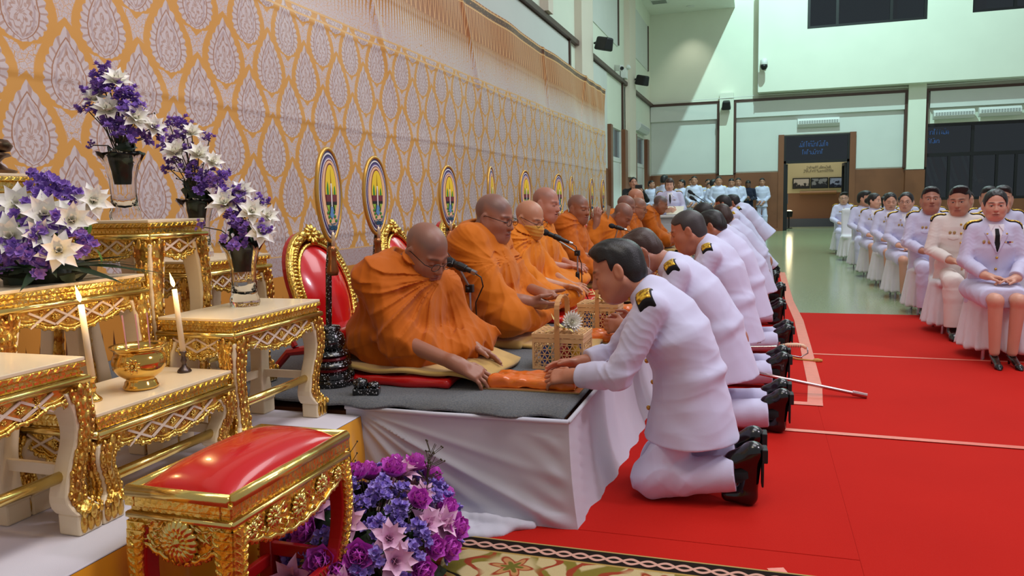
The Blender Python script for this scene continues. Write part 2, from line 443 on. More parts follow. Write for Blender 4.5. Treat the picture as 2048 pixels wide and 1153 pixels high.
def add_hand(sd,w,f,t,p,side=1,curl=.5,sc=1.0,res=.004,spread=.12,thumb=.6):
    """w wrist, f along the fingers, t towards the thumb, p out of the palm"""
    w=np.array(w,float); f=norm(f); t=norm(np.array(t)-f*np.dot(t,f)); p=norm(np.array(p)-f*np.dot(p,f)-t*np.dot(p,t))
    P=lambda a,b,c: w+(f*a+t*b+p*c)*sc
    rk=max(.0085*sc,res*1.6)
    for i,b in enumerate((.030,.010,-.010,-.028)):
        sd.cap(P(0,b*.55,0),P(.088-(.004 if i in(0,2) else .012 if i==3 else 0),b,.0),.015*sc,.0125*sc,.014)
    sd.cap(P(-.03,0,0),P(.02,0,0),.026*sc,.024*sc,.02)
    sd.ell(P(.04,.02,.012),np.array((.034,.017,.012))*sc,.012,np.stack([f,t,p],1))
    for i,(b,L) in enumerate(((.030,.072),(.010,.080),(-.010,.075),(-.028,.058))):
        a0=P(.088-(.004 if i in(0,2) else .012 if i==3 else 0),b,0); an=0; d=f
        cu=curl*(1+.12*i); q=a0; sp=spread*(1.2-i*.8)
        for j,(l,g) in enumerate(((.46,.55),(.30,.75),(.24,.5))):
            an+=cu*g; d=f*math.cos(an)+p*math.sin(an)+t*sp*math.cos(an)
            d=norm(d); n=q+d*L*l*sc; sd.cap(q,n,rk*(1-.07*j),rk*(.93-.07*j),.003); q=n
    q=P(.022,.026,.008); d=norm(f*.62+t*.75+p*.35*thumb); n=q+d*.040*sc; sd.cap(q,n,.0135*sc,.0105*sc,.010)
    d2=norm(f*.9+t*.25+p*.35*thumb); n2=n+d2*.030*sc; sd.cap(n,n2,.0105*sc,.0095*sc,.004); n3=n2+norm(d2+p*.2*thumb)*.022*sc; sd.cap(n2,n3,.0095*sc,.0075*sc,.004)
def skin_mat():
    m,nt,b=newmat('skin'); a=nt.nodes.new('ShaderNodeAttribute'); a.attribute_name='Col'
    v,x,y,z=coords(nt); nn=noise(nt,v,140,3)
    nt.links.new(a.outputs['Color'],b.inputs['Base Color']); b.inputs['Roughness'].default_value=.42; b.inputs['Specular IOR Level'].default_value=.45
    bump(nt,b,nn,.06,.004); return m
M_skin=skin_mat()
def hair_mat(name,c):
    m,nt,b=newmat(name); v,x,y,z=coords(nt); n=noise(nt,v,160,2,.7)
    b.inputs['Base Color'].default_value=(*lin(*c),1); b.inputs['Roughness'].default_value=.45; bump(nt,b,n,.3,.004); return m
M_hair=hair_mat('black_hair',(24,20,20)); M_hairb=hair_mat('brown_hair',(58,36,28)); M_hairg=hair_mat('cropped_hair',(58,52,52))
def add_hair(name,parent,c,H,sc,res,style='short',mat=None,side=1):
    sd=Sdf(res); c=np.array(c,float); T=lambda *p: c+H@(np.array(p)*sc)
    sd.ell(T(-.0155,0,.0395),np.array((.1045,.0825,.0885))*sc,.01,H)
    def loc(X,Y,Z):
        a=X-F4(c[0]);b=Y-F4(c[1]);d=Z-F4(c[2])
        return [(a*F4(H[0,i])+b*F4(H[1,i])+d*F4(H[2,i]))/F4(sc) for i in range(3)]
    if style in('short','crop','part'):
        sd.ell(T(-.05,0,-.02),np.array((.066,.073,.07))*sc,.03,H)
        if style=='part': sd.ell(T(.05,side*.02,.105),np.array((.055,.06,.03))*sc,.03,H)
        if style=='short': sd.ell(T(.025,0,.092),np.array((.066,.064,.040))*sc,.035,H)
        def cl(X,Y,Z):
            x,y,z=loc(X,Y,Z); fr=.066+.022*np.clip((z-.06)/.05,0,1)-3.2*y*y
            a=np.maximum(x-fr, -(z-.058)*.8)       # forehead line
            lowx=np.maximum(x-.018,-(z+.07))                               # sideburn and nape
            lowx=np.maximum(lowx,-(z+.02+np.clip(-x-.02,0,.04)*1.4))
            return np.minimum(np.maximum(a,x-.10),lowx)*sc*.8
        sd.clip(cl)
    elif style=='bob':
        sd.ell(T(-.035,0,-.03),np.array((.085,.094,.115))*sc,.03,H)
        sd.clip(lambda X,Y,Z:(lambda x,y,z:np.maximum(np.minimum(x-.035,np.maximum(x-.085,-(z-.05))),-(z+.125)))(*loc(X,Y,Z))*sc)
    elif style in('bun','tied'):
        sd.ell(T(-.04,0,-.005),np.array((.080,.083,.078))*sc,.03,H)
        sd.ell(T(-.125,0,.0),np.array((.045,.050,.048))*sc,.01,H)
        if style=='tied': sd.cap(T(-.125,0,0),T(-.12,0,-.16),.035*sc,.02*sc,.02)
        sd.clip(lambda X,Y,Z:(lambda x,y,z:np.maximum(np.minimum((1-np.sqrt((y/F4(.071))**2+((z+F4(.022))/F4(.107))**2))*F4(.071),x-F4(.012)),-(z+F4(.035)+np.clip(F4(.02)-x,0,F4(.4))*F4(1.6))))(*loc(X,Y,Z))*sc)
    if style!='crop': sd.wr(lambda X,Y,Z:(lambda x,y,z:.0007*np.sin(260*y+30*z+4*np.sin(40*x))+.0008*np.sin(150*y+90*x+3*np.sin(30*z)))(*loc(X,Y,Z)))
    return sd.build(name,mat or M_hair,parent)
def glasses(parent,c,H,sc=1.0,mat=None):
    c=np.array(c,float); T=lambda *p: Vector(c+H@(np.array(p)*sc)); m=MB()
    for s in(-1,1):
        m.tube([T(.108+.0*k-.010*abs(math.cos(a))*0,s*.032+.023*math.cos(a),.002+.017*math.sin(a)) for k,a in enumerate(2*PI*i/14 for i in range(14))],.0014*sc,5,closed=True)
        m.tube([T(.107,s*.055,.006),T(.085,s*.078,.010),T(-.005,s*.088,.016),T(-.025,s*.088,.006)],.0018*sc,5)
    m.tube([T(.108,-.010,.006),T(.112,0,.008),T(.108,.010,.006)],.0013*sc,5)
    return m.build('glasses',mat or simple('spectacle_frame',(38,34,36),.3,.6),parent)
# ---------------------------------------------------------------- the room
def S(o): o['kind']='structure'; return o
M_wall=simple('wall_paint',(227,231,214),.7,var=.02,vscale=1.2,bmp=.02)
M_panel=simple('white_panel',(214,216,210),.75,var=.02,vscale=1.5,bmp=.02)
M_trim=simple('dark_brown_trim',(74,46,36),.5)
M_black=simple('black_frame',(16,17,19),.45)
M_white=simple('white_plastic',(222,224,220),.45)
M_dark=simple('black_plastic',(14,14,16),.45)
def wood_mat(name,a,b,sc=3,rough=.45):
    m,nt,p=newmat(name); v,x,y,z=coords(nt)
    n=noise(nt,v,sc,4); w=((z*.6+x*6+y*6)+n*7).sin()*.5+.5
    nt.links.new(mixc(nt,w*.5+n*.5,lin(*a),lin(*b)),p.inputs['Base Color']); p.inputs['Roughness'].default_value=rough
    return m
M_wood=wood_mat('brown_veneer',(112,66,40),(134,82,52),2)
def floor_mat():
    m,nt,b=newmat('green_terrazzo'); v,x,y,z=coords(nt)
    n=noise(nt,v,60,4,.7); n2=noise(nt,v,.8,3)
    ln=((x/1.0).fract()-.5).abs().gt(.494).mx(((y/1.0).fract()-.5).abs().gt(.494))
    c=mixc(nt,n.step(.5,.2),lin(134,150,112),lin(164,178,140))
    c=mixc(nt,n2*.35,c,lin(150,160,128)); c=mixc(nt,ln*.10,c,lin(116,128,100))
    nt.links.new(c,b.inputs['Base Color']); b.inputs['Roughness'].default_value=.16; b.inputs['Specular IOR Level'].default_value=.6
    bump(nt,b,n2,.015,.05)
    return m
M_floor=floor_mat()
def glass_pane(name,tint,glossy=.25,rough=.02):
    m,nt,b=newmat(name); out=nt.nodes['Material Output']
    t=nt.nodes.new('ShaderNodeBsdfTransparent'); t.inputs[0].default_value=(*tint,1)
    g=nt.nodes.new('ShaderNodeBsdfGlossy'); g.inputs['Roughness'].default_value=rough; g.inputs[0].default_value=(.8,.9,.95,1)
    f=nt.nodes.new('ShaderNodeMixShader'); f.inputs[0].default_value=glossy
    nt.links.new(t.outputs[0],f.inputs[1]); nt.links.new(g.outputs[0],f.inputs[2]); nt.links.new(f.outputs[0],out.inputs[0]); nt.nodes.remove(b)
    return m
M_pane=glass_pane('dark_window_glass',(.20,.26,.29),.10)
YB=29.3; XL=-3.9
S(MB().bb(-4.4,11,-2.5,36,-.2,0).build('floor',M_floor))
# back wall: pieces round the door opening and the dark glazing
w=MB()
w.bb(XL-.2,.66,YB,YB+.2,0,11); w.bb(2.98,5.05,YB,YB+.2,0,11); w.bb(.66,2.98,YB,YB+.2,3.31,11)
w.bb(5.05,11,YB,YB+.2,3.52,11); w.bb(5.05,11,YB,YB+.2,0,.95)
S(w.build('wall_back',M_wall))
w=MB(); w.bb(XL-.2,XL,-2.5,20.9,0,11); w.bb(XL-.2,XL,22.9,25.2,0,11); w.bb(XL-.2,XL,27.6,YB,0,11)
w.bb(XL-.2,XL,20.9,22.9,3.22,11); w.bb(XL-.2,XL,25.2,27.6,3.3,11)
S(w.build('wall_left',M_wall))
S(MB().bb(XL,-.944,14,YB,7.86,8.06).build('ceiling',simple('ceiling_white',(232,234,226),.8)))
# the control room that juts out over the hall
w=MB(); yc=28.6
w.bb(-.12,1.42,yc,YB,4.8,11); w.bb(5.03,6.31,yc,YB,4.8,11); w.bb(1.42,5.03,yc,YB,4.8,6.78); w.bb(6.31,11,yc,YB,4.8,6.86)
w.bb(1.42,5.03,yc,YB,8.6,11); w.bb(6.31,11,yc,YB,8.6,11)
S(w.build('wall_control_room',M_wall))
def window(nm,x0,x1,z0,z1,y,mull,t=.06):
    f=MB()
    f.bb(x0,x1,y,y+.08,z0,z0+t); f.bb(x0,x1,y,y+.08,z1-t,z1); f.bb(x0,x0+t,y,y+.08,z0+t,z1-t); f.bb(x1-t,x1,y,y+.08,z0+t,z1-t)
    for k in mull: f.bb(k-t/2,k+t/2,y+.001,y+.079,z0+t,z1-t)
    o=S(f.build(nm,M_black))
    p=MB().bb(x0+t,x1-t,y+.035,y+.045,z0+t,z1-t).build('pane',M_pane,o)
    return o
window('window_1',1.42,5.03,6.78,8.6,yc+.05,(2.35,3.98),.09)
window('window_2',6.31,10.9,6.86,8.6,yc+.05,(7.5,9.2),.09)
S(MB().bb(-.1,10.9,YB+1.7,YB+1.8,4.8,9).build('wall_control_room_back',simple('control_room_grey',(96,112,124),.8)))
# panels, trims and ledges of the back wall
pn=MB()
for x0,x1,z1 in ((XL+.02,-1.52,4.58),(-.86,.57,4.58),(3.1,4.54,4.58)):
    pn.bb(x0,x1,YB-.03,YB,2.12,4.02)
pn.bb(.57,3.1,YB-.03,YB,3.36,4.02)
S(pn.build('trim_1',M_panel))
pn=MB()
for x0,x1 in ((XL+.02,-1.52),(-.86,4.54),(5.3,11)): pn.bb(x0,x1,YB-.16,YB-.03,4.02,4.56)
S(pn.build('trim_2',M_panel))
tr=MB()
tr.bb(XL,-1.43,YB-.18,YB,4.56,4.65); tr.bb(-.95,4.63,YB-.18,YB,4.56,4.65); tr.bb(5.16,11,YB-.18,YB,4.56,4.65)
for a,b in ((-1.52,-1.43),(-.95,-.86),(4.54,4.63),(5.16,5.25)): tr.bb(a,b,YB-.18,YB,2.08,4.56)
S(tr.build('trim_3',M_trim))
cb=MB()
for a,b in ((-1.43,-.95),(4.63,5.16)): cb.bb(a,b,YB-.28,YB,2.02,4.9)
S(cb.build('trim_4',M_wall))
wd=MB()
wd.bb(XL,-1.46,YB-.06,YB,0,2.08); wd.bb(-.92,.575,YB-.06,YB,0,2.08); wd.bb(3.08,4.6,YB-.06,YB,0,2.08)
wd.bb(-1.46,-.92,YB-.30,YB,0,2.0); wd.bb(4.6,5.19,YB-.30,YB,0,2.0); wd.bb(5.19,11,YB-.06,YB+.1,0,.98)
S(wd.build('trim_5',M_wood))
bs=MB(); bs.bb(XL,.575,YB-.34,YB-.02,0,.1); bs.bb(3.08,11,YB-.34,YB-.02,0,.1)
S(bs.build('baseboard_back',simple('baseboard_brown',(136,84,52),.4)))
# door in the back wall
d=S(MB().bb(.575,.758,YB-.12,YB+.15,0,3.36).bb(2.89,3.08,YB-.12,YB+.15,0,3.36).build('door_1',M_wood))
f=MB(); f.bb(.758,2.89,YB-.02,YB+.08,3.26,3.33); f.bb(.758,2.89,YB-.02,YB+.08,2.36,2.45)
f.bb(.758,.83,YB-.02,YB+.08,0,3.26); f.bb(2.82,2.89,YB-.02,YB+.08,0,3.26)
f.build('door_frame',M_black,d)
MB().bb(.83,2.82,YB+.02,YB+.03,2.45,3.26).build('transom_pane',M_pane,d)
for x0,s in ((.80,1),(2.85,-1)):
    lf=MB(); x1=x0+s*.10
    for yy in (YB+.1,YB+.95): lf.bb(x0,x1,yy,yy+.07,.02,2.34)
    for zz in (.02,2.24): lf.bb(x0,x1,YB+.17,YB+.95,zz,zz+.1)
    l=lf.build('door_leaf',M_black,d)
    MB().bb(x0+s*.04,x0+s*.05,YB+.17,YB+.95,.12,2.24).build('door_glass',M_pane,l)
    MB().tube([(x0-s*-.13,YB+.8,.95),(x0+s*.13,YB+.8,1.3)],.014).build('door_handle',simple('brushed_steel',(170,172,175),.3,1),l)
# lettering strips on the transom (pale blue Thai style lettering, seen in reverse)
def thai_strokes(mb,x0,z0,w,h,n,O,U,V,W,t=.008,seed=1):
    """a row of looped letterforms drawn with thin tubes"""
    rr=random.Random(seed); O,U,V,W=map(Vector,(O,U,V,W))
    for i in range(n):
        cx=x0+(i+.15)*w/n; cw=w/n*.66
        kind=rr.randrange(5); P=[]
        loop=[(cx+.12*cw+.12*cw*math.cos(a),z0+.22*h+.1*h*math.sin(a)) for a in [k*PI/3 for k in range(7)]]
        if kind==0: P=loop+[(cx,z0+h*.8),(cx+cw*.5,z0+h),(cx+cw,z0+h*.8),(cx+cw,z0)]
        elif kind==1: P=loop+[(cx,z0+h*.1),(cx+cw*.2,z0),(cx+cw,z0),(cx+cw,z0+h)]
        elif kind==2: P=[(cx,z0+h),(cx,z0),(cx+cw*.5,z0+h*.5),(cx+cw,z0),(cx+cw,z0+h)]
        elif kind==3: P=[(cx,z0+h*.75),(cx+cw*.4,z0+h),(cx+cw,z0+h*.85),(cx+cw,z0),(cx+cw*.6,z0+h*.3)]
        else: P=[(cx+cw*.3,z0),(cx+cw*.3,z0+h*1.05),(cx+cw*.7,z0+h*1.3)]
        mb.tube([O+U*a+V*b+W*.002 for a,b in P],t,5)
        if rr.random()<.4: mb.tube([O+U*(cx+cw*k)+V*(z0+h*(1.3+.15*math.sin(3*k)))+W*.002 for k in (0,.4,.8,1)],t,5)
M_blue=simple('faded_blue_lettering',(66,92,150),.5)
tl=MB(); thai_strokes(tl,0,.2,.95,.13,13,(1.25,YB+.01,2.72),(1,0,0),(0,0,1),(0,-1,0),.012,3); thai_strokes(tl,.1,0,.7,.11,9,(1.25,YB+.01,2.66),(1,0,0),(0,0,1),(0,-1,0),.012,5)
tl.build('transom_lettering',M_blue,d)
# glazing right of the column
g=window('window_3',5.19,10.9,.98,3.50,YB,(6.62,8.4),.09)
f=MB(); f.bb(5.2,10.9,YB-.01,YB+.08,2.42,2.54)
for k in (5.95,7.35,7.9): f.bb(k-.04,k+.04,YB-.008,YB+.078,1.05,2.42)
f.build('transom_bar',M_black,g)
tl=MB(); thai_strokes(tl,0,.2,.62,.13,8,(5.3,YB+.025,2.95),(1,0,0),(0,0,1),(0,-1,0),.012,11); thai_strokes(tl,0,-.03,.35,.11,5,(5.3,YB+.025,2.9),(1,0,0),(0,0,1),(0,-1,0),.012,12)
tl.build('window_lettering',M_blue,g)
# corridor behind the door
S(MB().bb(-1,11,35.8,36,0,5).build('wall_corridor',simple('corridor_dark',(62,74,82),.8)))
def board():
    t=thing('exhibition_board','tan display board with three framed photographs seen through the open door','display board',(2.2,33.05,0))
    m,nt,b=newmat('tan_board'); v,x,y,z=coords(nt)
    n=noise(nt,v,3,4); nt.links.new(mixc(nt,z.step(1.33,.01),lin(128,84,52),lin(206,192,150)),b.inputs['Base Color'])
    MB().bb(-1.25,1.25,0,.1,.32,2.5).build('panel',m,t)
    MB().bb(-1.3,1.3,-.25,.2,0,.32).build('plinth',simple('plinth_grey',(70,74,86),.5),t)
    MB().tube([(-.72,-.03,1.33),(.62,-.03,1.33)],.07,10).build('moulding',simple('moulding_tan',(150,108,66),.5),t)
    l=MB(); thai_strokes(l,-.5,2.28,.9,.07,14,(0,-.005,0),(1,0,0),(0,0,1),(0,-1,0),.008,4); thai_strokes(l,-.6,2.14,1.1,.07,18,(0,-.005,0),(1,0,0),(0,0,1),(0,-1,0),.008,8)
    l.build('lettering',simple('board_lettering',(150,140,120),.6),t)
    for i,(x,c1,c2) in enumerate(((-.68,(196,186,178),(40,34,34)),(-.01,(140,144,150),(34,36,44)),(.66,(150,164,196),(16,24,52)))):
        p=MB().bb(x-.32,x+.32,-.06,-.001,1.5,1.92).build('picture_frame',M_black,t)
        m,nt,b=newmat('photograph'); v,X,Y,Z=coords(nt); nn=noise(nt,v,6+i,4)
        nt.links.new(mixc(nt,(nn+(Z-1.7)*.9).step(.52,.06),lin(*c2),lin(*c1)),b.inputs['Base Color']); b.inputs['Roughness'].default_value=.3
        MB().bb(x-.28,x+.28,-.066,-.058,1.54,1.88).build('photo_print',m,p)
    sp=thing('floor_spotlight','small lit floor spotlight at the foot of the display board','spotlight',(1.02,31.2,0))
    MB().bb(-.12,.12,-.08,.08,0,.03).lathe([(.0,.03),(.03,.04),(.03,.42),(0,.42)],n=10).build('stand',M_black,sp)
    MB().lathe([(0,.42),(.12,.44),(.15,.66),(.13,.66),(0,.6)],n=16).build('housing',M_black,sp)
    MB().lathe([(0,.6),(.125,.64),(.1,.68),(0,.7)],n=16).build('lamp_lens',simple('warm_lamp_glow',(255,236,190),.4,emit=(255,226,170),estr=3),sp)
    lamp('floor_spot_glow','POINT',(1.05,31.6,.85),(0,0,0),16,(1,.8,.5),.12)
    lamp('corridor_ceiling_lamp','AREA',(2,32,4.6),(2,32,0),60,(1,.95,.85),1.5,1.5)
board()
for i,x in enumerate((5.42,6.02,6.62)):
    t=thing('hanging_flag','tricolour flag on a slanting pole behind the dark glazing, %s'%('nearest the column','middle one of three','farthest from the column')[i],'flag',(x,30.6,0),0,'flags behind the glazing')
    MB().lathe([(0,0),(.16,0),(.16,.03),(.02,.06),(.02,.9),(0,.9)],n=12).build('stand',M_trim,t)
    MB().tube([(0,0,.9),(.0,0,1.4),(-.12,0,2.5)],.015).build('pole',M_trim,t)
    fl=MB()
    for k in range(5):
        fl.mat((0,1,2,1,0)[k]); z=lambda u:2.4-1.0*u
        fl.grid(lambda u,v,k=k:(-.1+.42*u*.8+.07*(k+v)-.02,.03*math.sin(6*u+k+v),z(u)+.06*(k+v)),8,2)
    fl.build('flag_cloth',[simple('flag_red',(170,30,44),.7),simple('flag_white',(226,228,232),.7),simple('flag_blue',(40,56,132),.7)],t,smooth=True)
# left wall details: trim, panels, columns, wainscot, door frames
lw=MB(); lw.bb(XL,XL+.1,3,YB,4.58,4.68); 
for y0 in (16.3,18.3,22.95,24.75): lw.bb(XL,XL+.06,y0,y0+.1,2.05,4.58)
for y0,z0,z1 in ((22.3,5.55,8.6),(28.4,5.75,7.3),(14.6,5.2,8)): lw.bb(XL,XL+.05,y0,y0+.12,z0,z1)
S(lw.build('trim_6',M_trim))
lp=MB()
for y0,y1 in ((3,16.3),(18.4,20.6),(23.5,23.9)): lp.bb(XL,XL+.025,y0,y1,2.05 if y0>15 else 3.3,4.55)
for y0,y1,z0,z1 in ((18.9,22.3,5.5,8.6),(25,28.4,5.75,7.3)): lp.bb(XL,XL+.02,y0,y1,z0,z1)
S(lp.build('trim_7',M_panel))
lc=MB()
for y0,y1 in ((17.0,18.2),(23.5,24.7)): lc.bb(XL,XL+.16,y0,y1,1.9,9)
lc.bb(XL,XL+.16,14.2,14.55,4.7,9)
S(lc.build('trim_8',simple('column_pink',(224,212,196),.7)))
lw=MB(); lw.bb(XL,XL+.05,17.4,20.6,0,2.05); lw.bb(XL,XL+.05,23.3,24.9,0,2.02); lw.bb(XL,XL+.05,27.9,YB,0,2.05)
for a,b,h in ((20.6,20.9,3.22),(22.9,23.35,3.26),(24.9,25.2,3.3),(27.6,28.1,3.3)): lw.bb(XL,XL+.12,a,b,0,h)
S(lw.build('trim_9',M_wood))
for nm,y0,y1,h in (('door_2',20.9,22.9,3.2),('door_3',25.2,27.6,3.28)):
    dd=S(MB().bb(XL-.08,XL-.02,y0,y1,0,2.3).bb(XL-.1,XL,y0,y1,2.3,2.42).bb(XL-.1,XL,y0,y0+.08,2.42,h).bb(XL-.1,XL,y1-.08,y1,2.42,h).build(nm,M_white))
    MB().bb(XL-.07,XL-.05,y0+.08,y1-.08,2.42,h).build('pane',simple('blue_grey_glass',(96,112,124),.15),dd)
def ac(x,y,z,w,label,rz=0):
    t=thing('air_conditioner',label,'air conditioner',(x,y,z),rz,'wall air conditioners')
    prof=[(0,0),(0,.30),(-.13,.30),(-.21,.22),(-.21,.10),(-.12,0)]
    b=MB(); b.prism(prof,(0,0,0),(0,1,0),(0,0,1),(1,0,0),-w/2,w/2); b.build('body',M_white,t,bevel=.012)
    m,nt,p=newmat('grille_grey') if 'grl' not in MATS else (MATS['grl'],None,None)
    if nt:
        v,X,Y,Z=coords(nt); q=((X/.08).fract()-.5).abs().lt(.30)*((Z/.036).fract()-.5).abs().lt(.32); nt.links.new(mixc(nt,q,lin(206,208,204),lin(128,130,130)),p.inputs['Base Color']); MATS['grl']=m
    MB().bb(-w/2+.05,w/2-.05,-.2135,-.205,.105,.215).build('grille',m,t)
ac(1.86,YB-.03,3.58,1.35,'white air conditioner on the back wall above the open door')
ac(5.98,YB-.16,3.62,1.2,'white air conditioner above the dark glazing, beside the column')
ac(7.3,YB-.16,3.64,1.2,'white air conditioner above the dark glazing, middle of three')
ac(8.65,YB-.16,3.66,1.2,'white air conditioner above the dark glazing at the right edge')
ac(XL+.01,26.4,3.42,2.2,'white air conditioner on the left wall above the far door',-PI/2 if 0 else PI/2)
M_metal=simple('white_metal',(214,216,212),.4)
def wall_speaker(loc,rz,label):
    t=thing('wall_speaker',label,'speaker',loc,rz,'black wall speakers')
    MB().prism([(-.16,-.14),(.16,-.14),(.12,.16),(-.12,.16)],(0,0,0),(0,1,0),(0,0,1),(1,0,0),.12,.46).build('cabinet',M_dark,t,bevel=.04,rot=(0,.25,0))
    MB().tube([(-.02,0,.0),(.16,0,.02)],.025).build('bracket',M_dark,t)
wall_speaker((XL+.16,18.4,4.88),-.5,'black loudspeaker on the left wall above the end of the backdrop')
wall_speaker((XL+.16,24.5,4.9),-.5,'black loudspeaker on the left wall nearest the far corner')
wall_speaker((-1.19,YB-.28,4.5),-PI/2,'black loudspeaker on the pale column of the back wall')
def dome_cam(loc,label,rz=0):
    t=thing('security_camera',label,'camera',loc,rz)
    MB().bb(-.06,.06,-.03,0,-.1,.1).tube([(0,-.02,0),(0,-.32,0)],.035).bb(-.1,.1,-.2,-.06,-.07,.08).build('bracket',M_white,t)
    MB().lathe([(0,.08),(.06,.07),(.12,.02),(.12,-.12),(.11,-.14)],(0,-.38,0),18).build('housing',M_white,t,smooth=True)
    MB().lathe([(.115,-.13),(.12,-.2),(.08,-.28),(0,-.31)],(0,-.38,0),18).build('dome',M_dark,t,smooth=True)
dome_cam((.05,yc,5.78),'white dome security camera with a black eye on the control room wall')
t=thing('security_camera','white box security camera on the left wall between two loudspeakers','camera',(XL+.05,21.9,4.86))
MB().bb(-.05,.25,-.06,.06,-.08,.08).build('housing',M_white,t,bevel=.01,rot=(0,.2,-.8)); MB().lathe([(0,.25),(.05,.25),(.045,.3),(0,.3)],n=12,R=Matrix.Rotation(PI/2,3,'Y')).build('lens',M_dark,t,rot=(0,.2,-.8))
t=thing('emergency_light','white emergency light box beside the security camera','emergency light',(XL+.02,22.9,4.82)); MB().bb(0,.16,-.16,.16,-.12,.16).build('box',M_white,t,bevel=.01)
MB().ball((.2,-.07,.2),.06).ball((.2,.07,.2),.06).build('lamp_head',M_white,t)
t=thing('ceiling_downlight','small lit recessed downlight in the far ceiling','downlight',(-2.41,28.5,7.86))
MB().lathe([(.09,.0),(.15,0),(.15,-.02),(.1,-.02)],n=20).build('ring',M_white,t); MB().lathe([(0,-.008),(.095,-.008)],n=20).build('lens',simple('downlight_glow',(255,255,245),.4,emit=(255,250,235),estr=9),t)
lamp('downlight_beam','SPOT',(-2.41,28.4,7.8),(-2.41,28.9,4),90,(1,.97,.82),.06,spot=80,blend=.8)
t=thing('ceiling_vent','square white air vent in the far ceiling','vent',(-3.35,27.4,7.86)); vb=MB().bb(-.28,.28,-.28,.28,-.02,0)
vb.build('frame',M_white,t); vs_=MB()
for i in range(6): vs_.bb(-.24,.24,-.22+.08*i,-.17+.08*i,-.03,-.02)
vs_.build('slat',simple('vent_grey',(150,154,150),.6),t)
# cables on the back wall
cb=MB(); cb.tube([(XL+.05,YB-.19,4.7),(-1,YB-.3,4.72),(-.12,YB-.2,4.76),(4.6,YB-.2,4.73),(9,YB-.2,4.8)],.012,6); cb.tube([(-.13,yc-.02,4.8),(-.13,yc-.02,8.5)],.012,6)
tag(cb.build('wall_cable',M_white),'white cable clipped along the brown trim and up the control room wall','cable')
# ---------------------------------------------------------------- stage, carpets, backdrop
M_cloth=cloth('white_stage_cloth',(206,206,218),.8,380,.1)
def felt_mat():
    m,nt,b=newmat('grey_felt'); v,x,y,z=coords(nt); n=noise(nt,v,150,4,.8); n2=voro(nt,v,120)
    c=mixc(nt,n.step(.5,.16),lin(70,72,72),lin(120,118,112)); c=mixc(nt,n2.step(.28,.1)*.25,c,lin(98,110,130))
    nt.links.new(c,b.inputs['Base Color']); b.inputs['Roughness'].default_value=.95; bump(nt,b,n,.35,.004); return m
def red_mat():
    m,nt,b=newmat('red_carpet_pile'); v,x,y,z=coords(nt); n=noise(nt,v,300,3,.7); n2=noise(nt,v,1.3,4)
    nt.links.new(mixc(nt,n*.5+n2*.5,lin(166,20,13),lin(206,36,24)),b.inputs['Base Color']); b.inputs['Roughness'].default_value=.95; b.inputs['Specular IOR Level'].default_value=.15; bump(nt,b,n,.25,.004); return m
M_felt=felt_mat(); M_red=red_mat(); M_tape=simple('clear_tape',(226,112,92),.35,var=.06,vscale=20)
SX,SY0,SY1,SZ=-.66,2.70,13.4,.42
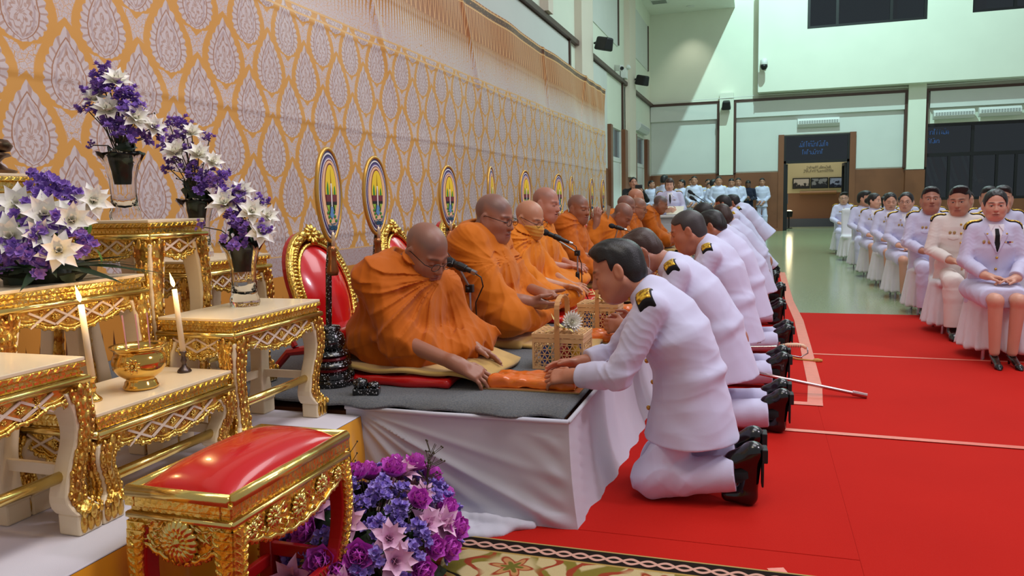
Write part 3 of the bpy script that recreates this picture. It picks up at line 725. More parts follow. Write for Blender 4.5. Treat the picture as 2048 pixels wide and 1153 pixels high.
def stage():
    t=thing('stage_platform','long low platform wrapped in white cloth that the people in orange robes sit on','stage',(-2,8,0))
    o=MB().bb(-3.28+2,SX+2-.04,SY0-8+.03,SY1-8,0,SZ-.03).build('deck',M_wood,t)
    # front cloth (faces the camera): tension folds fan out from the upper left corner
    def front(u,v):
        x=-1.58+(SX+1.58)*u; z=SZ-.005-(SZ-.01)*v
        y=SY0
        px,pz=(x+1.55),(SZ-z)
        ang=math.atan2(pz,px+.02); r=math.hypot(px,pz)
        f=0
        for a0,w,h in ((.42,.03,.022),(.56,.045,.016),(.75,.06,.020),(1.05,.10,.012),(.25,.03,.008)):
            f+=h*math.exp(-((ang-a0)/w)**2)*min(1,r/.25)
        cr=math.exp(-((u-1)/.16)**2)
        f+=.007*cr*(math.sin((pz*60+(1-u)*34))) * (1 if .06<pz<.36 else .2)*min(1,(1-u)*18)
        f*=min(1,(1-u)*14)
        x+=.03*v*v*max(0,(u-.9)/.1)
        y-=f+.05*max(0,v-.86)/.14*(1-u)+.02*v*(1-u)
        return (x+2,y-8,z)
    m=MB().grid(front,90,60)
    m.grid(lambda u,v:(SX+2+min(1,u*60)*(.008*math.sin(u*260)*min(1,6*v)+.006*math.sin(v*50+u*900)*math.exp(-u*30)+.004*math.sin(u*97+3*v))+.03*v*v+.05*min(1,u*12)*v**3, SY0+(SY1-SY0)*u-8, SZ-.005-(SZ-.01)*v),240,24)
    m.build('skirt_cloth',M_cloth,t,smooth=True)
    # crumpled hem lying on the rug
    sd=Sdf(.008)
    for q,(y0,dp,x0,x1,r) in enumerate(((2.66,.17,-1.42,-.86,.020),(2.67,.11,-1.36,-.92,.018),(2.675,.06,-1.30,-.80,.018))):
        P=[(x0+(x1-x0)*k/12,y0-dp*math.sin(PI*k/12)**.7,.012+.018*q*math.sin(PI*k/12)) for k in range(13)]
        for k in range(12): sd.cap(P[k],P[k+1],r,r,.014)
    for p,q in (((-1.18,2.52,.02),(-1.06,2.60,.045)),((-1.06,2.60,.045),(-.98,2.53,.02)),((-1.25,2.56,.02),(-1.16,2.60,.05)),((-.98,2.56,.02),(-.86,2.66,.03))): sd.cap(p,q,.014,.012,.012)
    sd.ell((-1.14,2.61,.0),(.26,.085,.022),.03)
    sd.ell((-1.2,2.65,.0),(.30,.06,.03),.03); sd.wr(wrinkle(.003,40,4)); sd.clip(lambda X,Y,Z:-Z+.002)
    o=sd.build('crumpled_hem',M_cloth,t); o.location=(2,-8,0)
    e=MB().tube([(-1.58,SY0-.004,SZ-.004),(-1.2,SY0-.01,SZ-.006),(SX,SY0-.006,SZ-.004)],.009,8); e.tube([(SX,SY0-.004,SZ-.004),(SX+.004,5,SZ-.004),(SX,9,SZ-.004),(SX,SY1,SZ-.004)],.009,8)
    e=e.build('cloth_edge',M_cloth,t,smooth=True); e.location=(2,-8,0)
    # felt
    def felt(u,v):
        x=-3.27+(SX-.02+3.27)*u; y0=SY0-.012+(.016*math.sin(x*9)+.012*math.sin(x*23+1)+.02*math.exp(-((x+.75)/.12)**2))*1.0
        xe=x-(.05*math.exp(-v*40))*0
        return (xe,y0+(SY1-SY0-.03)*v,SZ+.004+.004*math.exp(-v*60)*math.sin(x*31))
    g=MB().grid(felt,120,60); f=tag(g.build('felt_carpet',M_felt,smooth=True),'grey felt carpet laid over the white-draped platform','carpet')
    s=f.modifiers.new('thick','SOLIDIFY'); s.thickness=.010; s.offset=1
stage()
def carpet(x0,x1,y0,y1,z,label,seed):
    tag(MB().bb(x0,x1,y0,y1,z-.006,z).build('red_carpet',M_red,bevel=.002),label,'carpet',None)
carpet(-.655,.33,2.70,13.2,.008,'long red carpet runner along the white-draped platform',1)
carpet(.33,4.2,-.6,8.56,.007,'broad red carpet in the foreground that reaches under the front white chairs',2)
carpet(-1.50,.33,-.6,2.699,.007,'red carpet under the patterned rug at the foot of the altar',3)
def tape(pts,w,z,label):
    m=MB()
    for (x0,y0),(x1,y1) in zip(pts[:-1],pts[1:]):
        d=Vector((x1-x0,y1-y0,0)).normalized(); s=Vector((-d.y,d.x,0))*w/2
        a,b=Vector((x0,y0,z)),Vector((x1,y1,z)); m.add([a-s,b-s,b+s,a+s,a-s-Vector((0,0,.0015)),b-s-Vector((0,0,.0015)),b+s-Vector((0,0,.0015)),a+s-Vector((0,0,.0015))],[(0,1,2,3),(7,6,5,4),(0,4,5,1),(1,5,6,2),(2,6,7,3),(3,7,4,0)])
    tag(m.build('floor_tape',M_tape),label,'tape')
tape([(.34,13.1),(.335,9.5),(.37,8.0),(.36,6.6),(.345,5.2),(.315,4.72)],.085,.0105,'pale tape running lengthwise along the seam of the red carpets')
tape([(.36,4.74),(-.12,4.76)],.07,.0125,'short crosswise tape behind the kneeling row, at the end of the lengthwise tape')
tape([(.40,6.30),(2.2,6.26),(4.2,6.2)],.035,.0095,'thin crosswise tape in front of the nearest white chair')
tape([(-.5,4.27),(.1,4.18),(1.3,4.12),(4.2,3.98)],.045,.0122,'long thin crosswise tape on the red carpet behind the nearest kneeling person')
tape([(.06,2.56),(.12,2.40),(.2,2.2)],.055,.0125,'short pale tape at the corner of the patterned rug')
# patterned rug
def rug():
    m,nt,b=newmat('patterned_rug'); v,x,y,z=coords(nt)
    n=noise(nt,v,400,2,.7); e=-y                       # distance from the red edge, 0 at the hem side
    wx=noise(nt,v,9,2)*.06-.03
    X=x+wx; Yy=y+noise(nt,v,8,2)*.06-.03
    p=.46; fx=(X/p).fract()-.5; fy=((Yy+.02)/.34).fract()-.5
    r=(fx*fx*(p*p)+fy*fy*(.34*.34)).sqrt(); th=(fy*.34).atan2(fx*p)
    pet=r-((th*6).cos()*.022+.062); pet2=r-((th*6).cos()*.012+.030)
    sc=((r*46)+(th*3).sin()*2.2+X*9).sin()
    c=mixc(nt,sc.step(.25,.25)*r.step(.09,.02),lin(206,186,136),lin(132,120,46))
    c=mixc(nt,(((r*60)+(th*5).cos()*2).sin()).step(.75,.12)*r.step(.10,.02),c,lin(160,62,38))
    c=mixc(nt,1-pet.step(0,.006),c,lin(160,64,38)); c=mixc(nt,(1-pet.step(-.014,.005)),c,lin(196,140,88)); c=mixc(nt,1-pet2.step(0,.004),c,lin(112,108,40))
    redf=(((X+.23)/.92).fract()-.5).abs()*2
    c=mixc(nt,(Yy*-1+redf*.20).step(.52,.02),c,lin(150,20,18))
    # inner scalloped band
    band=((Yy*-1+redf*.20)-.40).abs()
    c=mixc(nt,1-band.step(.045,.003),c,lin(186,150,78)); c=mixc(nt,1-(band-.045).abs().step(.006,.002),c,lin(24,18,14))
    dots=((((X/.07).fract()-.5).abs()*.07).pow(2)+band*band).sqrt(); c=mixc(nt,1-dots.step(.014,.002),c,lin(168,60,44))
    # border with a twisted chain
    c=mixc(nt,1-e.step(.105,.002),c,lin(186,152,84)); c=mixc(nt,1-e.step(.095,.002),c,lin(20,14,12))
    for s in(1,-1):
        w=((x*(2*PI/.115)).sin()*(.017*s)+.055-e).abs()
        c=mixc(nt,1-w.step(.0075,.002),c,lin(222,170,152))
    c=mixc(nt,1-e.step(.016,.002),c,lin(20,14,12)); c=mixc(nt,1-e.step(.008,.002),c,lin(190,160,96))
    c=mixc(nt,n*.35,c,lin(60,40,26))
    nt.links.new(c,b.inputs['Base Color']); b.inputs['Roughness'].default_value=.95; b.inputs['Specular IOR Level'].default_value=.15; bump(nt,b,n,.3,.004)
    tag(MB().bb(-.50,1.85,-2.6,0,0,.012).build('patterned_rug',m,loc=(-1.0,2.52,.008)),'cream, green and red floral rug with a black chain border','rug')
rug()
# ---------------------------------------------------------------- printed backdrop
def backdrop():
    m,nt,b=newmat('printed_backdrop'); v,x,y,z=coords(nt)
    n=noise(nt,v,18,3); wob=(noise(nt,v,30,2)-.5)*.012
    Yq=y+wob; Zq=z+wob
    pY,pZ=.478,.586
    gold=lin(212,154,78); lil=lin(206,191,190); drk=lin(168,122,96); lil2=lin(182,160,160)
    # ogee lattice: a wavy band between staggered drops
    def cell(oy,oz):
        fy=(((Yq-oy)/pY).fract()-.5)*pY; fz=(((Zq-oz)/pZ).fract()-.5)*pZ
        return fy.abs(),fz,fy
    def drop(oy,oz):
        ay,fz,fy=cell(oy,oz)
        # pointed drop: half width as a function of height
        t=(fz+.19)/.41
        tt=t.mx(.0).mn(1.0)
        hw=(tt.pow(.55)*(1-tt).pow(1.05))*.415+.002
        inside=(hw-ay)-(t-1).mx(0)*.5-(t*-1).mx(0)*.5
        return inside,ay,fz,fy,t
    a=drop(2.886+pY/2,1.648+pZ/2-.02); c_=drop(2.886,1.648-.02)
    ins=a[0].mx(c_[0]); ay=a[1]; 
    sel=a[0].gt(c_[0])
    ayS=sel*a[1]+(1-sel)*c_[1]; fzS=sel*a[2]+(1-sel)*c_[2]; fyS=sel*a[3]+(1-sel)*c_[3]
    # flame teeth on the rim
    ang=(fzS+.05).atan2(fyS+.0001)
    teeth=((ang*11).sin().abs())*.016
    body=(ins-.002-(.014-teeth)*.8).step(0,.003)
    # band between drops: gold line wave
    base=mixc(nt,0,gold,gold)
    # filigree leaves between the drops
    vo=voro(nt,v,34,'DISTANCE_TO_EDGE'); vo2=voro(nt,v,70,'DISTANCE_TO_EDGE')
    outer=(ins*-1-.050).step(0,.005)
    leafy=outer*vo.step(.03,.014)
    col=mixc(nt,leafy,base,lil)
    col=mixc(nt,outer*leafy*(1-vo2.step(.035,.02))*.55,col,drk)
    col=mixc(nt,body,col,lil)
    # carving lines inside the drop
    ring=((ins-.055).abs()).step(.006,.003)
    inner=ins.step(.062,.003)
    lines=(((ang*22).sin()).step(.6,.25)*(1-ins.step(.05,.004))).mx((ins*150+(fzS*60).sin()*1.5+(ang*12).sin()).sin().step(.62,.25)*ins.step(.06,.004))
    col=mixc(nt,body*lines*.62,col,drk)
    ri=1-ring; col=mixc(nt,body*(1-((ins-.050).abs()).step(.004,.002)),col,drk)
    col=mixc(nt,body*(1-((ins-.075).abs()).step(.006,.002))*.8,col,lil2)
    spiral=((fzS*90).sin()*(fyS.abs()*110).cos()).step(.6,.1); col=mixc(nt,body*inner*spiral*.5,col,drk)
    # border at the top (z 2.62..3.65) and fringe at the bottom
    up=z
    bz=(up-3.19)/.46
    k=.115; fyb=((y/k).fract()-.5).abs()*k
    col_b=mixc(nt,((fyb-(.052-.030*((bz*PI).sin().mx(0)))).abs()).step(.008,.004),lin(226,170,112),lin(150,84,42))
    fil=voro(nt,v,55,'DISTANCE_TO_EDGE').step(.05,.03); col_b=mixc(nt,fil*.35,col_b,lin(206,138,84))
    flame=((y/(k/2)).fract()-.5).abs()*2
    spik=(up-2.74-flame.pow(.6)*.44)   # points hang down from the border
    fringe=spik.step(0,.006)
    col=mixc(nt,up.gt(2.72),col,mixc(nt,vo.step(.03,.014),gold,lil))
    col=mixc(nt,fringe,col,mixc(nt,((up-2.74)/.45).mx(0).mn(1),lin(214,160,84),lin(176,112,54))); col=mixc(nt,up.step(3.17,.004),col,col_b)
    tri=1-((up-3.58).abs()).step(.035,.003); vv=voro(nt,v,30,'F1').step(.2,.1); col=mixc(nt,tri,col,mixc(nt,vv,lin(216,150,84),lin(92,52,34)))
    for h in (3.625,3.53,2.72,2.66,.86): col=mixc(nt,1-((up-h).abs()).step(.008,.002),col,lin(222,176,112))
    low=1-up.step(.86,.003); col=mixc(nt,low,col,lin(184,164,164)); col=mixc(nt,low*(1-vo.step(.05,.02))*.6,col,drk)
    bot=1-up.step(.72,.003); sp=((y/.075).fract()-.5).abs()*2; col=mixc(nt,bot,col,lin(206,136,56)); col=mixc(nt,bot*(1-(sp*.6+(up-.45)*1.6).step(.22,.02)),col,lin(92,48,22))
    nt.links.new(col,b.inputs['Base Color']); b.inputs['Roughness'].default_value=.42; b.inputs['Specular IOR Level'].default_value=.35
    bp=noise(nt,v,3,3); bump(nt,b,bp,.12,.05)
    def fn(u,w):
        Y=-.5+17.8*u; Z=.425+3.225*w; d=0
        for h,a in ((2.635,.005),(1.87,.006),(.995,.006),(3.1,.003)):
            q=(Z-h+.01*math.sin(Y*1.3)); d+=a*(math.exp(-(q/.06)**2) if q>0 else math.exp(-(q/.012)**2))
        d+=.012*math.sin(Y*1.9+1.2*math.sin(Z*2.2))+.006*math.sin(Y*5.1+Z*1.5)
        d+=.010*math.sin(Y*2.6+3.3*Z)*math.exp(-((Z-3.3)/.8)**2)+.012*math.sin(Y*9+Z*4)*math.exp(-((Y-16.5)/1.6)**2)
        for yy,s in ((6.0,.5),(8.6,.45),(15.3,-.35),(12.2,.3)): q=(Y-yy+s*(Z-3.65)*1.2)/.05; d+=.022*math.exp(-q*q)*max(0,min(1,(Z-2.1)/.8))
        return (XBD+d,Y,Z)
    tag(MB().grid(fn,560,230).build('printed_backdrop',m,smooth=True),'tall creased backdrop printed with gold and lilac teardrop ornament','backdrop')
XBD=-3.3
backdrop()
# ---------------------------------------------------------------- altar: platform, carved tables, vases, offerings
def gold_mat(name,a,b,rough=.24,sc=70,st=.5,red=0.0):
    m,nt,p=newmat(name); v,x,y,z=coords(nt); n=voro(nt,v,sc); n2=noise(nt,v,14,4)
    c=mixc(nt,n2.step(.5,.3),lin(*a),lin(*b))
    if red: c=mixc(nt,noise(nt,v,22,4,.65).step(.56,.06)*red,c,lin(150,52,30))
    nt.links.new(c,p.inputs['Base Color']); p.inputs['Metallic'].default_value=.92; p.inputs['Roughness'].default_value=rough
    bump(nt,p,n+noise(nt,v,sc*2.2,2)*.5,st,.006); return m
M_gleaf=gold_mat('carved_gold_leaf',(216,172,70),(240,210,118),.27,75,.4,.2)
M_gplain=gold_mat('gilded_moulding',(226,190,96),(244,220,140),.2,30,.10)
M_gred=gold_mat('gold_red_reflection',(208,156,66),(236,200,106),.3,60,.5,.55)  # red carpet's reflection put into the colour as patches, for front faces
M_cream=simple('cream_paint',(232,214,180),.38,var=.03,vscale=5,coat=.2)
M_lattice=simple('pale_pink_lattice',(224,204,184),.5)
M_redlac=simple('red_lacquer',(176,20,22),.28,var=.05,coat=.3)
def rosette(mb,O,U,V,W,r,n=8,h=.008):
    O,U,V,W=map(Vector,(O,U,V,W)); R=Matrix((U,V,W)).transposed()
    for k in range(n):
        a=2*PI*k/n; d=U*math.cos(a)+V*math.sin(a); s=W.cross(d)
        mb.ball(O+d*r*.58+W*h*.4,r*.44,6,4,(1,.52,.45),Matrix((d,s,W)).transposed())
    mb.ball(O+W*h*.7,r*.25,6,4,(1,1,.8),R)
def scallop(t,dep):      # lower edge of an apron, t in -1..1
    a=abs(t)
    return dep*(.52+.30*math.cos(a*PI*.9)+.10*abs(math.sin(a*PI*3.5)))+(.35*dep*max(0,(a-.86)/.14))
def altar_table(name,label,X,Y0,Y1,dep,zb,zt,cells=4,grp='carved altar tables'):
    """front faces +X at x=X, from Y0 to Y1, depth dep towards -X"""
    t=thing(name,label,'altar table',(X-dep/2,(Y0+Y1)/2,zb),0,None)
    W=(Y1-Y0); h=zt-zb; hx=dep/2; hy=W/2; ap=min(.085,h*.30)
    def ring(mb,x,y,z0,z1,th): 
        mb.bb(x-th,x,-y,y,z0,z1); mb.bb(-x,-x+th,-y,y,z0,z1); mb.bb(-x+th,x-th,y-th,y,z0,z1); mb.bb(-x+th,x-th,-y,-y+th,z0,z1)
    MB().bb(-hx+.002,hx-.002,-hy+.002,hy-.002,h-.010,h).build('table_top',M_cream,t,bevel=.002)
    mo=MB(); mo.bb(-hx,hx,-hy,hy,h-.026,h-.010); mo.bb(-hx+.010,hx-.010,-hy+.010,hy-.010,h-.050,h-.026)
    mo=mo.build('cornice',M_gleaf,t,bevel=.003)
    # slanting leaf cuts on the cornice
    lf=MB()
    for side in range(4):
        L=hy if side<2 else hx
        n=int(L*2/.026)
        for k in range(n):
            q=-L+.013+k*.026
            if side<2: c=((hx+.0005)*(1 if side==0 else -1),q,h-.018); R=Euler((.7 if side==0 else -.7,0,0)).to_matrix(); sz=(.004,.016,.0045)
            else: c=(q,(hy+.0005)*(1 if side==2 else -1),h-.018); R=Euler((0,.7 if side==2 else -.7,0)).to_matrix(); sz=(.016,.004,.0045)
            lf.box(c,sz,R)
    for s,q in ((0,hx-.010),(1,hy-.010)):
        L=hy if s==0 else hx
        for k in range(int(L*2/.018)):
            u=-L+.012+k*.018
            for sg in(1,-1): lf.box((q*sg,u,h-.040) if s==0 else (u,q*sg,h-.040),(.004,.012,.006) if s==0 else (.012,.004,.006))
    lf.build('leaf_cuts',M_gplain,mo)
    rod=MB(); zr=h-.058
    for (a,b) in (((hx,-hy),(hx,hy)),((hx,hy),(-hx,hy)),((-hx,hy),(-hx,-hy)),((-hx,-hy),(hx,-hy))): rod.tube([(a[0],a[1],zr),(b[0],b[1],zr)],.0105,8)
    rod.build('gold_rod',M_gplain,t,smooth=True)
    za=h-.066
    for side,(L,U,Wn,off) in enumerate(((hy,(0,1,0),(1,0,0),hx-.006),(hy,(0,-1,0),(-1,0,0),hx-.006),(hx,(-1,0,0),(0,1,0),hy-.006),(hx,(1,0,0),(0,-1,0),hy-.006))):
        U=Vector(U); Wn=Vector(Wn); O=Wn*off+Vector((0,0,za)); V=Vector((0,0,1)); l=L-.004
        N_=44; P=[(-l,0),(l,0)]+[(l-2*l*k/N_,-scallop(1-2*k/N_,ap)) for k in range(N_+1)]
        a=MB().prism(P,O,U,V,Wn,-.012,0).build('apron',M_gred if side<1 else M_gleaf,t)
        e=MB().tube([O+U*(l-2*l*k/N_)+V*(-scallop(1-2*k/N_,ap)+.003)+Wn*.001 for k in range(N_+1)],.0062,6)
        e.tube([O+U*(l-2*l*k/N_)*.96+V*(-scallop(1-2*k/N_,ap)+.013)+Wn*.001 for k in range(N_+1)],.003,5)
        for k in range(0,N_,2): e.ball(O+U*(l-2*l*k/N_)+V*(-scallop(1-2*k/N_,ap)+.001)+Wn*.002,.0085,6,4)
        lt=MB(); c=max(2,int(round(l*2*.64/(ap*.95)))); cw=2*l*.64/c; hh=ap*.54
        for k in range(c):
            x0=-l*.64+k*cw
            for s in(1,-1):
                p=O+U*(x0+cw/2)+V*(-hh/2-.006)+Wn*(.003+.0009*s); ang=math.atan2(hh,cw)*s
                R=Matrix((U*math.cos(ang)+V*math.sin(ang),Wn,(U*math.cos(ang)+V*math.sin(ang)).cross(Wn))).transposed()
                lt.box(p,(math.hypot(hh,cw)*.98,.005,.0065),R)
        lt.build('lattice',M_lattice,a)
        for k in range(c):
            x0=-l*.64+k*cw
            rosette(e,O+U*(x0+cw/2+cw*.5*(1 if k<c-1 else 0))+V*(-hh/2-.006),U,V,Wn,min(cw,hh)*.27)
            rosette(e,O+U*(x0+cw/2)+V*(-hh*.14-.006),U,V,Wn,min(cw,hh)*.17,6); rosette(e,O+U*(x0+cw/2)+V*(-hh*.88-.006),U,V,Wn,min(cw,hh)*.17,6)
        for s in(-1,1):
            rosette(e,O+U*s*l*.90+V*(-ap*.38),U,V,Wn,ap*.30,9,.014)
            for q in range(3): 
                d=(U*(-s)*math.cos(.5+q*.5)-V*math.sin(.5+q*.5)); e.ball(O+U*s*l*.82+V*(-ap*.3)+d*ap*.25,ap*.2,6,4,(1,.4,.4),Matrix((d,Wn.cross(d),Wn)).transposed())
        e.build('carving',M_gplain if side>0 else M_gleaf,a,smooth=True)
    # cabriole legs
    zl=h-.066-ap*.2
    for sx in(1,-1):
        for sy in(1,-1):
            def path(u):
                o=.016*math.sin(min(1,u/.55)*PI)*(1 if u<.55 else 0)-.016*math.sin(max(0,(u-.55)/.35)*PI*.5)*(1 if u<.9 else 1)+.022*max(0,(u-.86)/.14)**1.5
                return o,.040-.006*u-.010*math.sin(PI*min(1,u*1.05))+.006*max(0,(u-.9)/.1)
            n=18; vs=[];fs=[]
            for i in range(n+1):
                u=i/n; o,w=path(u); z=.055+(zl-.055)*(1-u); cx=sx*(hx-.036+o*.55); cy=sy*(hy-.036+o)
                vs+=[(cx-w,cy-w,z),(cx+w,cy-w,z),(cx+w,cy+w,z),(cx-w,cy+w,z)]
            for i in range(n):
                for k in range(4): fs.append((i*4+k,i*4+(k+1)%4,i*4+4+(k+1)%4,i*4+4+k))
            fs+=[(0,1,2,3),tuple(n*4+k for k in(3,2,1,0))]
            lg=MB(); lg.add(vs,fs); lg.box((sx*(hx-.032),sy*(hy-.030),.029),(.070,.074,.058))
            l=lg.build('leg',M_cream,t,bevel=.006)
            g=MB()
            for axis in(0,1):
                if axis==0 and sx<0: continue
                nr=Vector((sx,0,0)) if axis==0 else Vector((0,sy,0)); tn=Vector((0,1,0)) if axis==0 else Vector((1,0,0)); prev=None; P=[]
                for i in range(n+1):
                    u=i/n; o,w=path(u); z=.058+(zl-.058)*(1-u); c=Vector((sx*(hx-.036+o*.55),sy*(hy-.036+o),z))+nr*(w+.0005); hw=w*(.74+.10*math.sin(i*2.2))
                    P.append([c+tn*hw,c+tn*hw*.5+nr*.007,c-tn*hw*.5+nr*.007,c-tn*hw])
                    if i%2==0: g.ball(c+nr*.006,.016,6,5,(.35 if axis==0 else .7,.7 if axis==0 else .35,1.25))
                    for q in(-1,1): g.ball(c+tn*hw*.8*q+nr*.003,.007,5,4,(1,1,1.6))
                k0=len(g.v); g.add([p for r in P for p in r],[(a*4+b,a*4+b+1,a*4+b+5,a*4+b+4) for a in range(n) for b in range(3)])
                c=Vector((sx*(hx-.032),sy*(hy-.030),.03))+nr*(.0355 if axis==0 else .0375)
                for q in(-1,0,1): g.ball(c+tn*q*.021,.017,6,5,(.30 if axis==0 else .75,.75 if axis==0 else .30,1.5))
            g.build('leg_carving',M_gred if sx>0 else M_gleaf,l,smooth=True)
    st=MB(); zz=min(.17,h*.34)
    st.tube([(hx-.045,-hy+.05,zz),(hx-.045,hy-.05,zz)],.0155,10); st.build('stretcher',M_gplain,t,smooth=True)
    for a,b in (((hx-.05,hy-.045),(-hx+.05,hy-.045)),((hx-.05,-hy+.045),(-hx+.05,-hy+.045)),((-hx+.045,-hy+.05),(-hx+.045,hy-.05))):
        v=Vector((b[0]-a[0],b[1]-a[1],0)); MB().box(((a[0]+b[0])/2,(a[1]+b[1])/2,zz+.01),(abs(v.x)+.014,abs(v.y)+.014,.03)).build('stretcher',M_cream,t)
    return t
ZP=.387
def platform():
    t=thing('altar_platform','low altar platform with white cloth top and pleated yellow skirt','platform',(-2.3,1.0,0))
    o=MB().bb(-.9,.787-.012,-1.5,1.69,0,ZP-.006).build('deck',M_wood,t)
    MB().bb(-.9,.787,-1.5,1.692,ZP-.006,ZP).build('top_cloth',cloth('white_altar_cloth',(216,212,222),.7,380),t,bevel=.004)
    def sk(u,v):
        y=-1.5+3.192*u; d=.010*math.sin(y*26+1.5*math.sin(y*7))+.006*math.sin(y*61)
        return (.787+.002+(d+.012)*min(1,v*3)+.015*v,y,ZP-.004-(ZP-.010)*v)
    g=MB().grid(sk,260,14)
    g.grid(lambda u,v:(.787-.35*u,1.692+.002+(.006*math.sin(u*40)+.006)*v,ZP-.004-(ZP-.01)*v),30,8)
    g.build('yellow_skirt',cloth('yellow_satin',(232,160,20),.45,200,.2),t,smooth=True)
platform()
altar_table('altar_table','carved gold and cream altar table holding the right-hand glass vase',-1.66,2.14,2.70-.02,.31,ZP,.855)
altar_table('altar_table','low carved gold and cream altar table holding the brass bowl and candles',-1.66,1.565,2.12,.31,ZP,.688)
altar_table('altar_table','carved gold and cream altar table cut by the left edge, left of the low one',-1.66,.98,1.548,.31,ZP,.848)
altar_table('altar_table','carved gold altar table under the wide purple and white flower dish',-1.995,1.575,2.13,.32,ZP,1.006)
altar_table('altar_table','tall narrow carved gold altar table under the tallest glass vase',-2.0,2.165,2.455,.36,ZP,1.187)
altar_table('altar_table','carved gold altar table partly hidden behind the right-hand glass vase',-2.06,2.49,2.68,.36,ZP,1.012) if 0 else altar_table('altar_table','carved gold altar table partly hidden behind the right-hand glass vase',-2.10,2.49,2.99,.34,ZP+.05,1.018)
altar_table('altar_table','highest carved gold altar table at the left edge under the dark statue base',-2.36,1.60,2.14,.36,ZP,1.352)
# dark statue base
def statue():
    m=gold_mat('dark_bronze',(86,62,44),(120,90,64),.35,40,.2)
    t=thing('statue_base','dark bronze lotus base of a statue cut by the left edge','statue',(-2.49,1.965,1.352))
    MB().lathe([(.10,0),(.105,.012),(.075,.022),(.055,.04),(.07,.055),(.09,.062),(.085,.07)],n=22).build('pedestal',m,t,angle=40)
    MB().lathe([(.05,.070),(.088,.078),(.098,.095),(.085,.115),(.04,.122),(.03,.16),(.05,.2),(0,.24)],n=22).build('lotus_seat',m,t,smooth=True)
statue()
# ---- flowers
def petal(mb,O,R,L,W,curl,cup=.25,n=6,tip=1.0,thick=.0):
    """pointed petal along local x, opening in local z"""
    vs=[];w=5
    for i in range(n+1):
        u=i/n; a=curl*u; x=L*(math.sin(a)/curl if abs(curl)>1e-3 else u); z=L*((1-math.cos(a))/curl if abs(curl)>1e-3 else 0)
        hw=W*(math.sin(PI*min(1,u*.88+.08))**(.8))*(1-u**3*tip)
        for k in range(w):
            s=(k/(w-1)-.5)*2; vs.append(Vector(O)+R@Vector((x-cup*hw*s*s*math.sin(a),s*hw,z+cup*hw*s*s*math.cos(a))))
    mb.add(vs,[(i*w+k,(i+1)*w+k,(i+1)*w+k+1,i*w+k+1) for i in range(n) for k in range(w-1)])
def petal_mat(name,a,b,rough=.55):
    m,nt,p=newmat(name); v,x,y,z=coords(nt); r=(x*x+y*y+z*z).sqrt(); n=noise(nt,v,60,2)
    nt.links.new(mixc(nt,(r/.05+n*.3-.15).mn(1).mx(0),lin(*b),lin(*a)),p.inputs['Base Color']); p.inputs['Roughness'].default_value=rough; p.inputs['Subsurface Weight'].default_value=0
    p.inputs['Sheen Weight'].default_value=.1; return m
M_petw=petal_mat('white_petal',(246,243,238),(238,236,206)); M_petp=petal_mat('pale_pink_petal',(232,190,218),(206,140,180)); M_petm=petal_mat('magenta_petal',(218,92,214),(168,44,164)); M_stat=petal_mat('purple_statice',(160,122,210),(116,80,176)); M_stat2=petal_mat('lavender_statice',(172,150,226),(128,100,198))
M_leaf=simple('leaf_green',(70,112,40),.5,var=.25,vscale=20); M_dleaf=simple('dark_leaf_green',(28,52,26),.5,var=.3,vscale=14); M_stem=simple('brown_green_stem',(62,56,34),.6)
def proto_lily(mat):
    m=MB(); 
    for ring,(n,L,W,t,c) in enumerate(((6,.062,.0175,.62,.75),(6,.060,.0175,1.0,.45),(4,.044,.0125,1.32,.2))):
        for k in range(n):
            a=2*PI*(k+.5*ring)/n; R=Matrix.Rotation(a,3,'Z')@Matrix.Rotation(-t,3,'Y'); petal(m,(0,0,.004*ring),R,L,W,-c if ring<2 else c*.4,.35)
    return m
def proto_peony():
    m=MB()
    for ring,(n,L,W,t) in enumerate(((6,.050,.028,.35),(6,.046,.027,.75),(5,.040,.024,1.1),(4,.032,.018,1.4))):
        for k in range(n):
            a=2*PI*(k+.37*ring)/n; R=Matrix.Rotation(a,3,'Z')@Matrix.Rotation(-t,3,'Y'); petal(m,(0,0,.006*ring),R,L,W,.7,.35,6,.55)
    return m
def proto_statice(n=12,seed=1,r=.026):
    m=MB(); rr=random.Random(seed)
    for i in range(n):
        c=Vector((rr.uniform(-1,1),rr.uniform(-1,1),rr.uniform(-.5,.9)))*r
        for k in range(11):
            d=Vector((rr.uniform(-1,1),rr.uniform(-1,1),rr.uniform(-.4,1))).normalized(); R=d.to_track_quat('X','Z').to_matrix(); petal(m,c,R,.0165,.0075,.5,.3,2,.3)
    return m
def proto_leaf():
    m=MB(); petal(m,(0,0,0),Matrix.Identity(3),.075,.024,-.9,-.15,7); 
    for s in(1,-1): petal(m,(.012,0,0),Matrix.Rotation(s*.8,3,'Z'),.045,.016,-.6,-.1,5)
    return m
def proto_sprig():
    m=MB(); m.tube([(0,0,0),(.02,0,.05),(.03,0,.11),(.02,0,.16)],[.0018,.0016,.0013,.001],5)
    for k in range(9):
        t=k/9; m.tube([(.02+.01*t,0,.04+.1*t),(.02+.03*math.cos(k*2.3),.03*math.sin(k*2.3),.065+.11*t)],.0012,4); m.ball((.02+.03*math.cos(k*2.3),.03*math.sin(k*2.3),.066+.11*t),.0034,5,3)
    return m
PF={}
